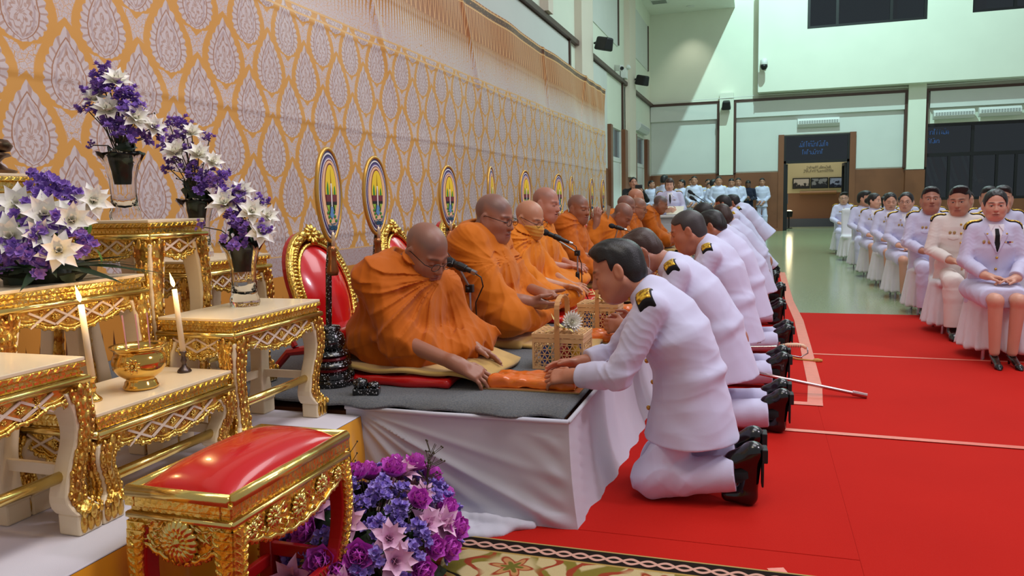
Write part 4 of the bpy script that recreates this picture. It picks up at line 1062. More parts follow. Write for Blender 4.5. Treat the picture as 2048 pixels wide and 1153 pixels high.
def flower(kind,parent,loc,d,sc=1.0,roll=0):
    """one bloom, leaf or sprig, copied from its first of the kind"""
    if kind not in PF:
        mb,mt,sm,nm={'lily':(proto_lily(0),M_petw,1,'white_lily'),'plily':(proto_lily(0),M_petp,1,'pink_lily'),'peony':(proto_peony(),M_petm,1,'magenta_bloom'),'stat':(proto_statice(9,1),M_stat,1,'purple_statice'),'stat2':(proto_statice(8,5),M_stat2,1,'lavender_statice'),'leaf':(proto_leaf(),M_leaf,1,'leaf'),'dleaf':(proto_leaf(),M_dleaf,1,'dark_leaf'),'sprig':(proto_sprig(),M_stem,0,'bare_sprig')}[kind]
        o=mb.build(nm,mt,parent,smooth=bool(sm)); PF[kind]=o
    else:
        o=PF[kind].copy(); COL.objects.link(o); ALL.append(o); o.parent=parent
    o.location=loc; q=Vector(d).to_track_quat('Z','X'); o.rotation_euler=(q.to_matrix()@Matrix.Rotation(roll,3,'Z')).to_euler(); o.scale=(sc,)*3
    return o
def stems(parent,base,tips,r=.0022,mat=None):
    m=MB()
    for t in tips:
        b=Vector(base)+Vector((random.uniform(-1,1),random.uniform(-1,1),0))*.012; t=Vector(t); m.tube([b,(b+t)/2+Vector((0,0,.02)),t],r,5)
    m.build('stems',mat or M_stem,parent)
def glass_mat():
    m,nt,b=newmat('cut_glass'); b.inputs['Base Color'].default_value=(.97,.97,.96,1); b.inputs['Roughness'].default_value=.03; b.inputs['Transmission Weight'].default_value=1; b.inputs['IOR'].default_value=1.28
    return m
M_glass=glass_mat()
def vase(loc,label,fl,flabel,seed,tall=.245):
    t=thing('glass_vase',label,'vase',loc)
    n=36; prof=[(.050,0),(.054,.012),(.052,.030),(.046,.045),(.044,.10),(.046,.15),(.058,.20),(.076,.232),(.083,tall)]
    inner=[(.076,tall),(.053,.20),(.040,.15),(.038,.10),(.039,.05),(.0,.040)]
    pr=prof+inner; vs=[];fs=[];k=len(pr)
    for i in range(n):
        a=2*PI*i/n; fl_=1+.035*math.cos(12*a)
        for j,(r,z) in enumerate(pr): q=r*(fl_ if j<len(prof) else 1); vs.append((q*math.cos(a),q*math.sin(a),z+(.004*math.cos(6*a) if j in(len(prof)-1,len(prof)) else 0)))
    for i in range(n):
        j=(i+1)%n
        for q in range(k-1): fs.append((i*k+q,j*k+q,j*k+q+1,i*k+q+1))
    fs.append([i*k for i in range(n)][::-1]); o=mesh_obj('vase_body',vs,fs,M_glass,t,smooth=True)
    b=thing('flower_bouquet',flabel,'flowers',(loc[0],loc[1],loc[2]+.13))
    MB().lathe([(.0,0),(.030,.0),(.036,.05),(.045,.09),(.055,.112),(0,.125)],n=18).build('floral_foam',simple('dark_green_foam',(26,34,24),.9),b,smooth=True)
    tips=[]; rr=random.Random(seed)
    for kind,x,y,z,sc in fl:
        dx=(x,y,max(.05,z-.12)); d=Vector(dx).normalized()
        if kind in('lily',): d=(d+Vector((.55,-.55,.15))).normalized()
        flower(kind,b,(x,y,z),d,sc,rr.uniform(0,6)); tips.append((x,y,z))
    for k in range(11):
        a=rr.uniform(0,6.28); flower('dleaf',b,(.04*math.cos(a),.04*math.sin(a),.10+rr.uniform(0,.06)),(math.cos(a),math.sin(a),rr.uniform(-.3,.8)),rr.uniform(.7,1.2),rr.uniform(0,6))
    for k in range(4):
        a=rr.uniform(0,6.28); flower('sprig',b,(.03*math.cos(a),.03*math.sin(a),.12),(.6*math.cos(a),.6*math.sin(a),1),rr.uniform(.8,1.3))
    stems(b,(0,0,.1),tips); return t
# bouquet positions: u = towards the picture's right (diagonal of +X,+Y), w = up
def bq(lst):
    c,s=.95,.31; out=[]
    for kind,u,w,dpt,sc in lst: out.append((kind,u*c+dpt*s,u*s-dpt*c,w,sc))
    return out
vase((-2.235,2.31,1.187),'tallest-standing glass vase on the narrow high altar table',bq([('lily',-.005,.255,.05,1.1),('lily',.085,.225,.05,1.05),('lily',.015,.36,.02,1.0),('lily',-.06,.30,.03,.9),('lily',.13,.20,.02,.9)]+[('stat',*p) for p in ((-.09,.335,.0,1),(-.095,.27,.03,1),(-.06,.25,.04,1),(-.05,.38,0,1),(-.03,.345,.02,1.1),(.0,.335,.04,1.1),(.03,.31,.05,1.1),(.06,.30,.05,1.1),(.075,.27,.05,1.1),(.05,.325,.03,1),(.03,.19,.06,1.1),(.06,.175,.06,1.1),(.01,.21,.06,1.1),(-.03,.41,0,.9),(.10,.16,.03,.9),(.14,.18,.02,.9),(-.075,.14,.05,.5),(-.055,.325,.03,1.),(.045,.255,.06,1.1))]),'purple and white flower bouquet in the tallest-standing vase',3)
vase((-2.27,2.74,1.018),'glass vase standing lower between the two others, half hidden by a table',bq([('lily',-.05,.30,.05,1.1),('lily',.04,.29,.05,1.05),('lily',.01,.38,.03,.9),('lily',.09,.26,.04,.9)]+[('stat',*p) for p in ((-.09,.42,0,1),(-.05,.43,0,1),(-.02,.41,.02,1),(-.06,.36,.02,1),(-.03,.37,.03,1),(-.10,.33,.02,1),(.07,.36,0,.9),(.09,.20,.04,1),(.05,.19,.05,1.1),(.02,.21,.05,1.1),(.0,.24,.05,1.1),(.03,.16,.05,1.1),(-.07,.27,.03,1),(-.09,.24,.03,.9),(.12,.22,.02,.9),(.01,.31,.04,1))]),'purple and white flower bouquet in the middle, half hidden vase',5)
vase((-1.845,2.455,.855),'glass vase on the right-hand altar table nearest the red chair',bq([('lily',-.03,.245,.06,1.2),('lily',.06,.215,.06,1.1),('lily',.09,.145,.07,1.1),('lily',.02,.29,.02,.9),('lily',.105,.20,.03,.9)]+[('stat',*p) for p in ((-.05,.30,.02,1),(-.03,.29,.03,.9),(0.,.285,.04,1.1),(.02,.26,.05,1),(-.005,.22,.06,1.1),(.02,.19,.07,1.1),(.035,.18,.07,1.1),(.01,.12,.08,1.25),(-.13,.17,.03,.7),(.09,.26,.02,.8),(.11,.165,.08,.8),(-.08,.34,0,.9),(.03,.24,.05,1),(-.06,.33,.02,1))]),'purple and white flower bouquet in the right-hand vase',7)
def dish():
    t=thing('flower_arrangement','wide purple and white flower arrangement with dark palm leaves at left','flowers',(-2.13,1.86,1.006)); rr=random.Random(9)
    MB().lathe([(0,0),(.10,0),(.13,.03),(.11,.06),(0,.08)],n=20).build('dish',simple('dark_green_dish',(20,30,20),.6),t)
    for k in range(34):
        a=2*PI*k/34+rr.uniform(-.1,.1); m=MB(); petal(m,(0,0,0),Matrix.Identity(3),rr.uniform(.22,.33),.016,rr.uniform(-.35,.0),.1,6)
        o=m.build('palm_leaf',M_dleaf,t,smooth=True); o.location=(.05*math.cos(a),.05*math.sin(a),.05); o.rotation_euler=(rr.uniform(-.4,.4),-rr.uniform(-.08,.14),a)
    c,s=.95,.31
    L=[('lily',-.03,.20,.05,1.35),('lily',.07,.17,.09,1.4),('lily',-.015,.11,.12,1.4),('lily',.14,.155,.08,1.2),('lily',.13,.07,.14,1.15),('lily',.075,.115,.13,1.1),('lily',-.115,.10,.10,1.3),('lily',.165,.21,.0,1.1),('lily',-.13,.20,.03,1.1),('lily',-.21,.13,.06,1.2)]
    L+=[('stat',*p) for p in ((.0,.275,.0,1.1),(.03,.265,.02,1.2),(.05,.25,.03,1.1),(.10,.235,.03,1.1),(-.09,.17,.07,1.2),(-.06,.14,.10,1.2),(.03,.17,.1,1.2),(.11,.13,.12,1.3),(.08,.085,.14,1.3),(.04,.06,.15,1.4),(.06,.045,.16,1.4),(-.03,.06,.15,1.3),(.0,.055,.15,1.2),(-.11,.155,.08,1.2),(-.07,.08,.12,1.2),(.17,.09,.1,1.1),(-.15,.13,.08,1.2),(-.16,.07,.1,1.1),(.05,.20,.08,1.1),(-.2,.2,.02,1.1))]
    tips=[]
    for kind,u,w,dp,sc in L:
        w+=.03; p=(u*c+dp*s,u*s-dp*c,w); d=Vector((p[0]*.8+.35,p[1]*.8-.35,max(.1,w*.9))).normalized(); flower(kind,t,p,d,sc,rr.uniform(0,6)); tips.append(p)
    for k in range(14):
        a=rr.uniform(-2.4,1.0); r=rr.uniform(.06,.15); flower('leaf',t,(r*math.cos(a),r*math.sin(a),rr.uniform(.05,.17)),(math.cos(a),math.sin(a),rr.uniform(0,.8)),rr.uniform(.8,1.2),rr.uniform(0,6))
    for k in range(22):
        a=rr.uniform(0,6.28); r=rr.uniform(.02,.12); flower('dleaf',t,(r*math.cos(a),r*math.sin(a),rr.uniform(.04,.12)),(math.cos(a),math.sin(a),rr.uniform(0,.8)),rr.uniform(1,1.6),rr.uniform(0,6))
    stems(t,(0,0,.05),tips)
dish()
def floor_bouquet():
    t=thing('flower_arrangement','magenta, pink and lavender flower arrangement on the floor beside the red stool','flowers',(-1.235,2.25,.02)); rr=random.Random(4)
    MB().lathe([(0,0),(.13,0),(.15,.05),(.12,.09),(0,.11)],n=20).build('foam_block',simple('dark_green_dish',(20,30,20),.6),t)
    n=0; pts=[]
    for i in range(1500):
        if n>=120: break
        a=rr.uniform(0,6.28); e=math.asin(rr.uniform(.02,1)); r=rr.uniform(.9,1.05)
        p=Vector((.27*r*math.cos(a)*math.cos(e),.36*r*math.sin(a)*math.cos(e),.05+.235*r*math.sin(e)))
        if any((p-q).length<.050 for q in pts): continue
        pts.append(p); d=Vector((p.x/.27,p.y/.36,(p.z-.05)/.235)).normalized(); d=(d+Vector((.15,-.25,.2))).normalized()
        kind=('peony','stat2','plily','stat2','peony','stat2')[n%6] if d.z>.0 else 'dleaf'
        flower(kind,t,p,d,{'peony':1.25,'plily':1.2,'stat2':1.15,'dleaf':1.3}[kind]*rr.uniform(.9,1.1),rr.uniform(0,6)); n+=1
    for k in range(50):
        a=rr.uniform(0,6.28); r=rr.uniform(.08,.26); flower('dleaf',t,(r*math.cos(a),r*math.sin(a)*1.1,rr.uniform(.03,.2)),(math.cos(a),math.sin(a),rr.uniform(0,.8)),rr.uniform(1,1.8),rr.uniform(0,6))
    for k in range(6):
        a=rr.uniform(0,6.28); flower('sprig',t,(.2*math.cos(a),.2*math.sin(a),.2),(.3*math.cos(a),.3*math.sin(a),1),1.1)
    stems(t,(0,0,.05),pts)
floor_bouquet()
# ---- brass bowl, incense, candles
M_brass=gold_mat('brass',(214,170,84),(226,188,104),.13,12,.03)
t=thing('incense_bowl','round brass incense bowl with a flared rim on the low altar table','bowl',(-1.77,1.84,.688))
MB().lathe([(.044,0),(.05,.004),(.05,.010),(.046,.016),(.044,.024),(.038,.030),(.045,.036),(.062,.048),(.074,.066),(.077,.084),(.072,.102),(.064,.112),(.070,.120),(.079,.128),(.080,.132),(.070,.128),(.060,.112),(.068,.09),(.066,.07),(.05,.05),(0,.046)],n=40).build('bowl_body',M_brass,t,smooth=True)
MB().lathe([(0,.088),(.066,.09)],n=24).build('incense_ash',simple('grey_ash',(150,140,130),.95),t)
for s in(1,-1):
    hb=MB(); R=Vector((.5*s,-.86*s,0)).normalized(); rosette(hb,Vector((0,0,.082))+R*.076,R.cross(Vector((0,0,1))),(0,0,1),R,.024,9,.012)
    hb.build('lion_mask_boss',M_brass,t,smooth=True)
M_inc=simple('pink_incense',(196,140,150),.7)
for x,y,lx,lab in ((-.012,-.028,-.012,'left'),(.004,.0,-.006,'middle'),(.012,.035,-.004,'right')):
    tag(MB().tube([(0,0,0),(lx*.4,0,.04)],.0012,6).tube([(lx*.4,0,.04),(lx,0,.135)],.0021,6).build('incense_stick',M_inc,loc=(-1.77+x,1.84+y,.778)),'pink incense stick standing in the brass bowl, %s one of three'%lab,'incense stick')
M_flame=simple('candle_flame',(255,214,140),.5,emit=(255,206,120),estr=7)
def candle(x,y,lab,tilt,mat):
    c=thing('candlestick','%s candlestick holding the %s candle on the low altar table'%lab,'candlestick',(x,y,.688))
    MB().lathe([(.021,0),(.023,.004),(.019,.010),(.008,.020),(.006,.030),(.010,.038),(.007,.046),(.006,.058),(.011,.066),(.011,.070),(0,.070)],n=18).build('stem',mat,c,smooth=True)
    k=thing('candle','tall cream candle burning on the altar, %s one'%lab[1],'candle',(x,y,.756))
    L=.207; tp=Vector((tilt,tilt*.35,L))
    MB().tube([(0,0,0),tp*.5,tp],[.0095,.0088,.0080],12).build('wax',simple('candle_wax',(236,216,180),.5),k,smooth=True)
    MB().tube([tp,tp+Vector((-.001,0,.010))],.0011,5).build('wick',M_dark,k)
    f=MB().lathe([(0,0),(.0055,.008),(.0068,.016),(.005,.028),(.0022,.040),(0,.052)],n=12).build('flame',M_flame,k,smooth=True); f.location=tp+Vector((-.001,0,.006)); f.rotation_euler=(0,-.28,0)
    l=lamp('candle_light','POINT',(x+tp.x+.01,y+tp.y-.01,.756+L+.03),(0,0,0),1.1,(1,.62,.25),.012)
candle(-1.786,1.68,('brass','left'),-.013,M_brass); candle(-1.80,2.06,('dark pewter','right'),-.013,simple('pewter',(96,84,80),.35,.9))
# ---- red-topped stool in the foreground
def stool():
    X0,X1,Y0,Y1,h=-1.465,-1.147,1.432,1.985,.56
    t=thing('kneeling_stool','red-cushioned stool with carved gold frame and red legs in the left foreground','stool',((X0+X1)/2,(Y0+Y1)/2,.0))
    hx,hy=(X1-X0)/2,(Y1-Y0)/2
    def fr(mb,x,y,z0,z1,th): mb.bb(x-th,x,-y,y,z0,z1); mb.bb(-x,-x+th,-y,y,z0,z1); mb.bb(-x+th,x-th,y-th,y,z0,z1); mb.bb(-x+th,x-th,-y,-y+th,z0,z1)
    r=MB()
    for (a,b) in (((hx,-hy),(hx,hy)),((hx,hy),(-hx,hy)),((-hx,hy),(-hx,-hy)),((-hx,-hy),(hx,-hy))): r.tube([(a[0]-.013*(1 if a[0]>0 else -1),a[1]-.013*(1 if a[1]>0 else -1),h-.014),(b[0]-.013*(1 if b[0]>0 else -1),b[1]-.013*(1 if b[1]>0 else -1),h-.014)],.0155,12)
    r.build('gold_rail',M_gplain,t,smooth=True)
    m=MB(); fr(m,hx-.004,hy-.004,h-.05,h-.02,.03); fr(m,hx-.014,hy-.014,h-.068,h-.05,.03); m.build('cornice',M_gleaf,t,bevel=.004)
    def cush(u,v):
        a,b=2*u-1,2*v-1; q=(1-abs(a)**2.6)*(1-abs(b)**2.6)
        return ((hx-.026)*a,(hy-.026)*b,h-.012+.056*max(0,q)**.6-.006*abs(a*b)**3)
    MB().grid(cush,40,56).build('cushion',simple('red_vinyl',(200,18,22),.22,var=.04,vscale=3,coat=.35,bmp=.02,bscale=6),t,smooth=True)
    ap=.115
    for side,(L,U,Wn,off) in enumerate(((hy,(0,1,0),(1,0,0),hx-.012),(hy,(0,-1,0),(-1,0,0),hx-.012),(hx,(-1,0,0),(0,1,0),hy-.012),(hx,(1,0,0),(0,-1,0),hy-.012))):
        U=Vector(U);Wn=Vector(Wn);V=Vector((0,0,1)); O=Wn*off+V*(h-.066); l=L-.008; Nn=60
        dep=lambda q: ap*(.55+.42*max(0,math.cos(q*PI*.62))+.05*abs(math.sin(q*PI*5)))+(.5*ap*max(0,(abs(q)-.80)/.20)**2)
        P=[(-l,0),(l,0)]+[(l-2*l*k/Nn,-dep(1-2*k/Nn)) for k in range(Nn+1)]
        a=MB().prism(P,O,U,V,Wn,-.016,0).build('apron',M_gleaf,t)
        c=MB(); c.tube([O+U*(l-2*l*k/Nn)+V*(-dep(1-2*k/Nn)+.004)+Wn*.002 for k in range(Nn+1)],.006,6)
        c.tube([O+U*l+V*-.006+Wn*.002,O-U*l+V*-.006+Wn*.002],.009,6)
        R3=lambda d:Matrix((d,Wn.cross(d),Wn)).transposed()
        if side>=2:
            rosette(c,O+V*-ap*.50,U,V,Wn,.058,18,.02); rosette(c,O+V*-ap*.50+Wn*.006,U,V,Wn,.032,12,.02)
        else:
            for q,s_ in ((0,.034),(.42,.030),(-.42,.030),(.74,.022),(-.74,.022)): rosette(c,O+U*q*l+V*(-ap*(.5 if q==0 else .38)),U,V,Wn,s_,12,.016)
        rr=random.Random(side)
        for k in range(90):
            q=rr.uniform(-.97,.97); vv=-rr.uniform(.12,.95)*dep(q); an=rr.choice((.7,-.7,2.2,.3))+rr.uniform(-.3,.3); d=U*math.cos(an)+V*math.sin(an)
            c.ball(O+U*q*l+V*vv+Wn*.001,.013,6,4,(1.1,.30,.42),R3(d))
        for k in range(Nn//2): c.ball(O+U*(l-4*l*k/Nn)+V*(-dep(1-4*k/Nn)+.0)+Wn*.001,.0075,5,3)
        c.build('carving',M_gplain,a,smooth=True)
        if side in(0,2):   # dark openings between the carving show red lacquer
            hcut=MB()
            for q in (.2,-.2,.58,-.58): hcut.ball(O+U*q*l+V*-ap*.42+Wn*.001,.011,8,5,(1,.6,.12),R3((U*.6+V*.8)))
            hcut.build('pierced_opening',M_redlac,a)
    for sx in(1,-1):
        for sy in(1,-1):
            vs=[];fs=[];n=20
            for i in range(n+1):
                u=i/n; z=.03+(h-.10-.03)*(1-u); o=.010*math.sin(min(1,u/.5)*PI)*(u<.5)-.020*math.sin(max(0,(u-.5)/.32)*PI*.5)+.05*max(0,(u-.80)/.20)**1.5; w=.028-.007*math.sin(PI*u)
                cx,cy=sx*(hx-.038+o*.6),sy*(hy-.038+o); vs+=[(cx-w,cy-w,z),(cx+w,cy-w,z),(cx+w,cy+w,z),(cx-w,cy+w,z)]
            for i in range(n):
                for k in range(4): fs.append((i*4+k,i*4+(k+1)%4,i*4+4+(k+1)%4,i*4+4+k))
            fs+=[(0,1,2,3),tuple(n*4+k for k in(3,2,1,0))]
            lg=MB().add(vs,fs); lg.box((sx*(hx-.016),sy*(hy-.004),.016),(.064,.066,.032)); l=lg.build('leg',M_redlac,t,bevel=.005)
            g=MB(); rr=random.Random(5)
            for axis in(0,1):
                for i in range(n+1):
                    v=Vector(vs[i*4]); w=(Vector(vs[i*4+1])-v).x; c=v+Vector((w/2,w/2,0)); nrm=Vector((sx,0,0)) if axis==0 else Vector((0,sy,0)); tn=Vector((0,1,0)) if axis==0 else Vector((1,0,0))
                    p=c+nrm*(w/2+.002); out=Vector((0,sy,0)) if axis==0 else Vector((sx,0,0))
                    g.box(p+out*w*.08,(.008 if axis==0 else w*.92,w*.92 if axis==0 else .008,.024))
                    for s_ in(-1,1): 
                        d=(tn*s_*.7+Vector((0,0,.7))); g.ball(p+tn*s_*w*.26+nrm*.004,.011,6,4,(1.2,.4,.5),Matrix((d.normalized(),nrm.cross(d).normalized(),nrm)).transposed())
            g.build('leg_carving',M_gleaf,l)
    for s in(1,-1):
        MB().box((s*(hx-.055),0,.16),(.022,2*hy-.10,.035)).build('stretcher',M_redlac,t,bevel=.004)
        MB().box((0,s*(hy-.055),.19),(2*hx-.10,.022,.04)).build('stretcher',M_redlac,t,bevel=.004)
    g=MB()
    for k in range(24): g.box((hx-.043,-hy+.07+k*.0185,.165),(.004,.005,.022),Euler((.6,0,0)).to_matrix())
    g.build('stretcher_carving',M_gleaf,t)
stool()
# ---------------------------------------------------------------- things on and around the platform
ZS=SZ+.015
M_steel=simple('steel',(176,178,182),.25,1); M_beige=cloth('tan_plush',(206,168,96),.95,200,.4); M_redv=simple('red_vinyl',(200,18,22),.22)
# cushions
def cushion(x,y,lx,ly,h,mat,label,seed=1,group=None,z=ZS-.002,rot=0):
    sd=Sdf(.008); sd.box((0,0,h/2),(lx/2,ly/2,h/2),min(.03,h*.45),.01); sd.wr(wrinkle(.004,14,seed,(1,1,.3),4,None,False))
    o=sd.build('seat_cushion',mat,None); o.location=(x,y,z); o.rotation_euler=(0,0,rot); return tag(o,label,'cushion',group)
cushion(-1.54,3.27,.58,.56,.044,M_redv,'red vinyl cushion under the person in orange nearest the camera')
def mat_(x,y,lx,ly,label,seed):
    def fn(u,v):
        a,b=u-.5,v-.5; r=.06
        X,Y=lx*a,ly*b; e=max(0,abs(a)-.42)/.08
        return (X+.012*math.sin(v*9+seed),Y+.02*math.sin(u*7+seed),.012-.004*e+.006*math.sin(X*21+seed)*math.sin(Y*17)+( -.045*max(0,(u-.80)/.2)**1.2 if seed==1 else 0))
    g=MB().grid(fn,40,40).build('plush_mat',M_beige,smooth=True); s=g.modifiers.new('thick','SOLIDIFY'); s.thickness=.018; s.offset=1
    g.location=(x,y,ZS+(.044 if seed==1 else .010)); return tag(g,label,'mat')
mat_(-1.50,3.30,.76,.58,'tan plush mat draped over the red cushion nearest the camera',1)
for i,(y,lab) in enumerate(((4.22,'second from the camera'),(5.1,'third from the camera, under the masked one'),(6.1,'fourth from the camera'),(7.1,'fifth from the camera'),(8.1,'under the one bowing with a raised hand'),(9.05,'seventh from the camera'),(10.0,'eighth from the camera'),(10.9,'under the bald person sitting tallest'),(12.0,'farthest along the platform'))):
    cushion(-1.52,y,.62,.62,.045,M_redv if i in(1,2) else M_beige,'%s cushion of the person in orange %s'%('red' if i in(1,2) else 'tan',lab),i)
    mat_(-1.30+(.06 if i==0 else 0),y+.02,.86,.60,'tan plush mat of the person in orange %s'%lab,i+2)
# ceremonial fans on inlaid stands
def inlay_mat():
    m,nt,b=newmat('mother_of_pearl_inlay'); v,x,y,z=coords(nt); n=voro(nt,v,110); e=voro(nt,v,60,'DISTANCE_TO_EDGE'); nn=noise(nt,v,9,2)
    c=mixc(nt,nn,lin(150,190,180),lin(214,190,206)); c=mixc(nt,(n.step(.34,.03)).mx(1-e.step(.10,.02)),c,lin(14,13,15))
    nt.links.new(c,b.inputs['Base Color']); b.inputs['Roughness'].default_value=.22; b.inputs['Coat Weight'].default_value=.4; return m
M_inlay=inlay_mat(); M_fanrim=simple('gold_fan_rim',(206,160,70),.3,.5); 
FC={k:simple('fan_'+k,c,.5) for k,c in dict(navy=(56,50,96),violet=(116,100,150),peach=(234,190,146),maroon=(112,40,52),yellow=(238,206,40),green=(50,140,52),lime=(148,190,60),teal=(40,90,120),blue=(92,140,190),brown=(110,60,36),black=(20,20,26),white=(232,230,226),orange=(220,150,60)).items()}
def fan(x,y,zc,yaw,hh=.20,label='',tiltx=0,stand=True):
    t=thing('ceremonial_fan',label,'fan',(x,y,ZS),yaw,'oval ceremonial fans behind the seated row')
    P=lambda u,v,d=0: Vector((d,u,zc-ZS+v))
    w=hh*.62
    def oval(k,kz,n=44,dz=0):
        out=[]
        for i in range(n):
            a=2*PI*i/n; s=math.sin(a); e=1.0-.16*max(0,-s)**1.5; out.append((w*k*math.cos(a)*e,hh*kz*s+dz))
        return out
    O=(0,0,zc-ZS); U,V,W=(0,1,0),(0,0,1),(1,0,0)
    b=MB().prism(oval(.95,.97),O,U,V,W,-.006,.004).build('fan_panel',FC['navy'],t)
    MB().tube([P(u,v) for u,v in oval(1,1)],.0095,8,closed=True).build('fan_rim',M_fanrim,t,smooth=True)
    for k,c,d in ((.885,'white',.0048),(.85,'navy',.0056),(.80,'violet',.0064),(.765,'white',.0072),(.74,'maroon',.008),(.715,'peach',.0088)):
        MB().prism(oval(k,k+ (.03),dz=.0),O,U,V,W,.0,d).build('fan_band',FC[c],b)
    MB().prism(oval(.50,.60,dz=.018),O,U,V,W,.0,.0096).build('medallion_rim',FC['maroon'],b)
    md=MB().prism(oval(.46,.565,dz=.018),O,U,V,W,.0,.0104).build('medallion',FC['yellow'],b)
    e=lambda poly,c,d,nm: MB().prism(poly,O,U,V,W,.0,d).build(nm,FC[c],md)
    ww,h=w*.46,hh*.565
    # scene in the medallion: trees, a tiered spire, a bridge and a stretch of water
    e([(-ww*.80,-.02),(-ww*.78,h*.28),(-ww*.62,h*.52),(-ww*.5,h*.40),(-ww*.42,h*.05),(-ww*.45,-.02)],'green',.0110,'tree'); e([(ww*.45,-.02),(ww*.42,h*.05),(ww*.55,h*.30),(ww*.70,h*.36),(ww*.80,h*.1),(ww*.80,-.02)],'green',.0110,'tree')
    e([(-ww*.26,.0),(-ww*.20,h*.25),(-ww*.07,h*.42),(-ww*.04,h*.62),(0,h*.98),(ww*.04,h*.62),(ww*.07,h*.42),(ww*.20,h*.25),(ww*.26,.0)],'brown',.0112,'spire')
    e([(-ww*.95,-.028),(-ww*.98,.002),(ww*.98,.002),(ww*.95,-.028)],'maroon',.0118,'bridge'); e([(-ww*.93,-.042),(-ww*.95,-.028),(ww*.95,-.028),(ww*.93,-.042)],'black',.0118,'bridge_black_line')  # black line below the bridge belongs to the fan's picture
    e([(-ww*.92,-.042),(-ww*.70,-h*.52),(-ww*.48,-h*.66),(ww*.48,-h*.66),(ww*.70,-h*.52),(ww*.92,-.042)],'lime',.0108,'bank')
    for k in range(9): 
        uu=ww*(-.7+.175*k); 
        if abs(uu)>ww*.2: MB().ball(P(uu,-.075-.018*(k%3),.011),.010,6,4,(.25,1,.8)).build('shrub',FC['green'],md)
    e([(-ww*.14,-.045),(-ww*.42,-h*.70),(-ww*.30,-h*.82),(0,-h*.93),(ww*.30,-h*.82),(ww*.42,-h*.70),(ww*.14,-.045)],'blue',.0114,'water')
    for s in(-1,1): MB().tube([P(s*ww*.14,-.045,.0118),P(s*ww*.30,-h*.4,.0118),P(s*ww*.44,-h*.70,.0118)],.0028,5).build('rail_line',FC['black'],md)
    e([(-ww*.10,-.05),(-ww*.10,.05),(ww*.10,.05),(ww*.10,-.05)],'white',.0120,'gate'); 
    lt=MB()
    thai_strokes(lt,-.042,-.020,.084,.020,7,P(0,-hh*.66,.0092),(0,1,0),(0,0,1),(1,0,0),.0022,6); lt.build('lettering',FC['teal'],b)
    fl=MB().ball(P(0,-hh*.98,.008),.020,8,6,(.6,.7,1.9)).build('lotus_bud',simple('lotus_silver',(206,180,150),.3,.5),t,smooth=True)
    if stand:
        MB().tube([P(0,-hh*.95,-.002),(0.0+tiltx*.6,0,(zc-ZS-hh)*.55+.17),(tiltx,0,.26)],.0135,10).build('pole',M_inlay,t)
        MB().lathe([(.022,0),(.028,.02),(.0185,.06),(.0185,.10),(.022,.11),(.014,.13)],(0,0,zc-ZS-hh-.15),12).build('ferrule',simple('copper_ferrule',(150,96,56),.3,.8),t,smooth=True)
        b_=MB().lathe([(.098,0),(.104,.02),(.098,.034),(.104,.040),(.100,.058),(.070,.066),(.066,.078),(.092,.090),(.086,.105),(.060,.114),(.056,.126),(.082,.138),(.074,.152),(.050,.160)],(tiltx,0,0),26).build('stand_base',M_inlay,t,angle=50)
        MB().lathe([(.050,.158),(.066,.172),(.070,.196),(.062,.222),(.046,.240),(.052,.252),(.046,.262),(.02,.268)],(tiltx,0,0),24).build('stand_urn',M_inlay,t,smooth=True)
        for z in(.069,.118): MB().lathe([(.072-.1*(z-.06),z-.006),(.077-.1*(z-.06),z),(.072-.1*(z-.06),z+.008)],(tiltx,0,0),24).build('red_ring',simple('ring_red',(136,16,34),.35),t)
F_=[(-1.775,2.975,1.268,-.12,.198,'oval painted fan on an inlaid stand, nearest the camera'),(-1.93,3.70,1.270,.02,.20,'oval painted fan second from the camera'),(-1.96,4.78,1.264,.08,.20,'oval painted fan above the shoulder of the second person in orange'),
 (-1.93,5.55,1.285,-.15,.20,'narrow-looking oval fan turned nearly edge-on, fourth from the camera'),(-1.93,6.45,1.285,.10,.20,'oval painted fan left of the tall shaven head'),(-1.93,7.60,1.285,.17,.20,'oval painted fan half hidden by the tall shaven head'),(-1.95,8.25,1.28,-.10,.20,'pale oval fan seen almost edge-on, seventh from the camera'),(-1.93,9.20,1.275,-.02,.20,'oval painted fan eighth from the camera'),(-1.93,9.90,1.28,-.02,.20,'oval painted fan farthest from the camera')]
for x,y,z,ya,h,l in F_: fan(x,y,z,-ya,h,l,tiltx=-.03)
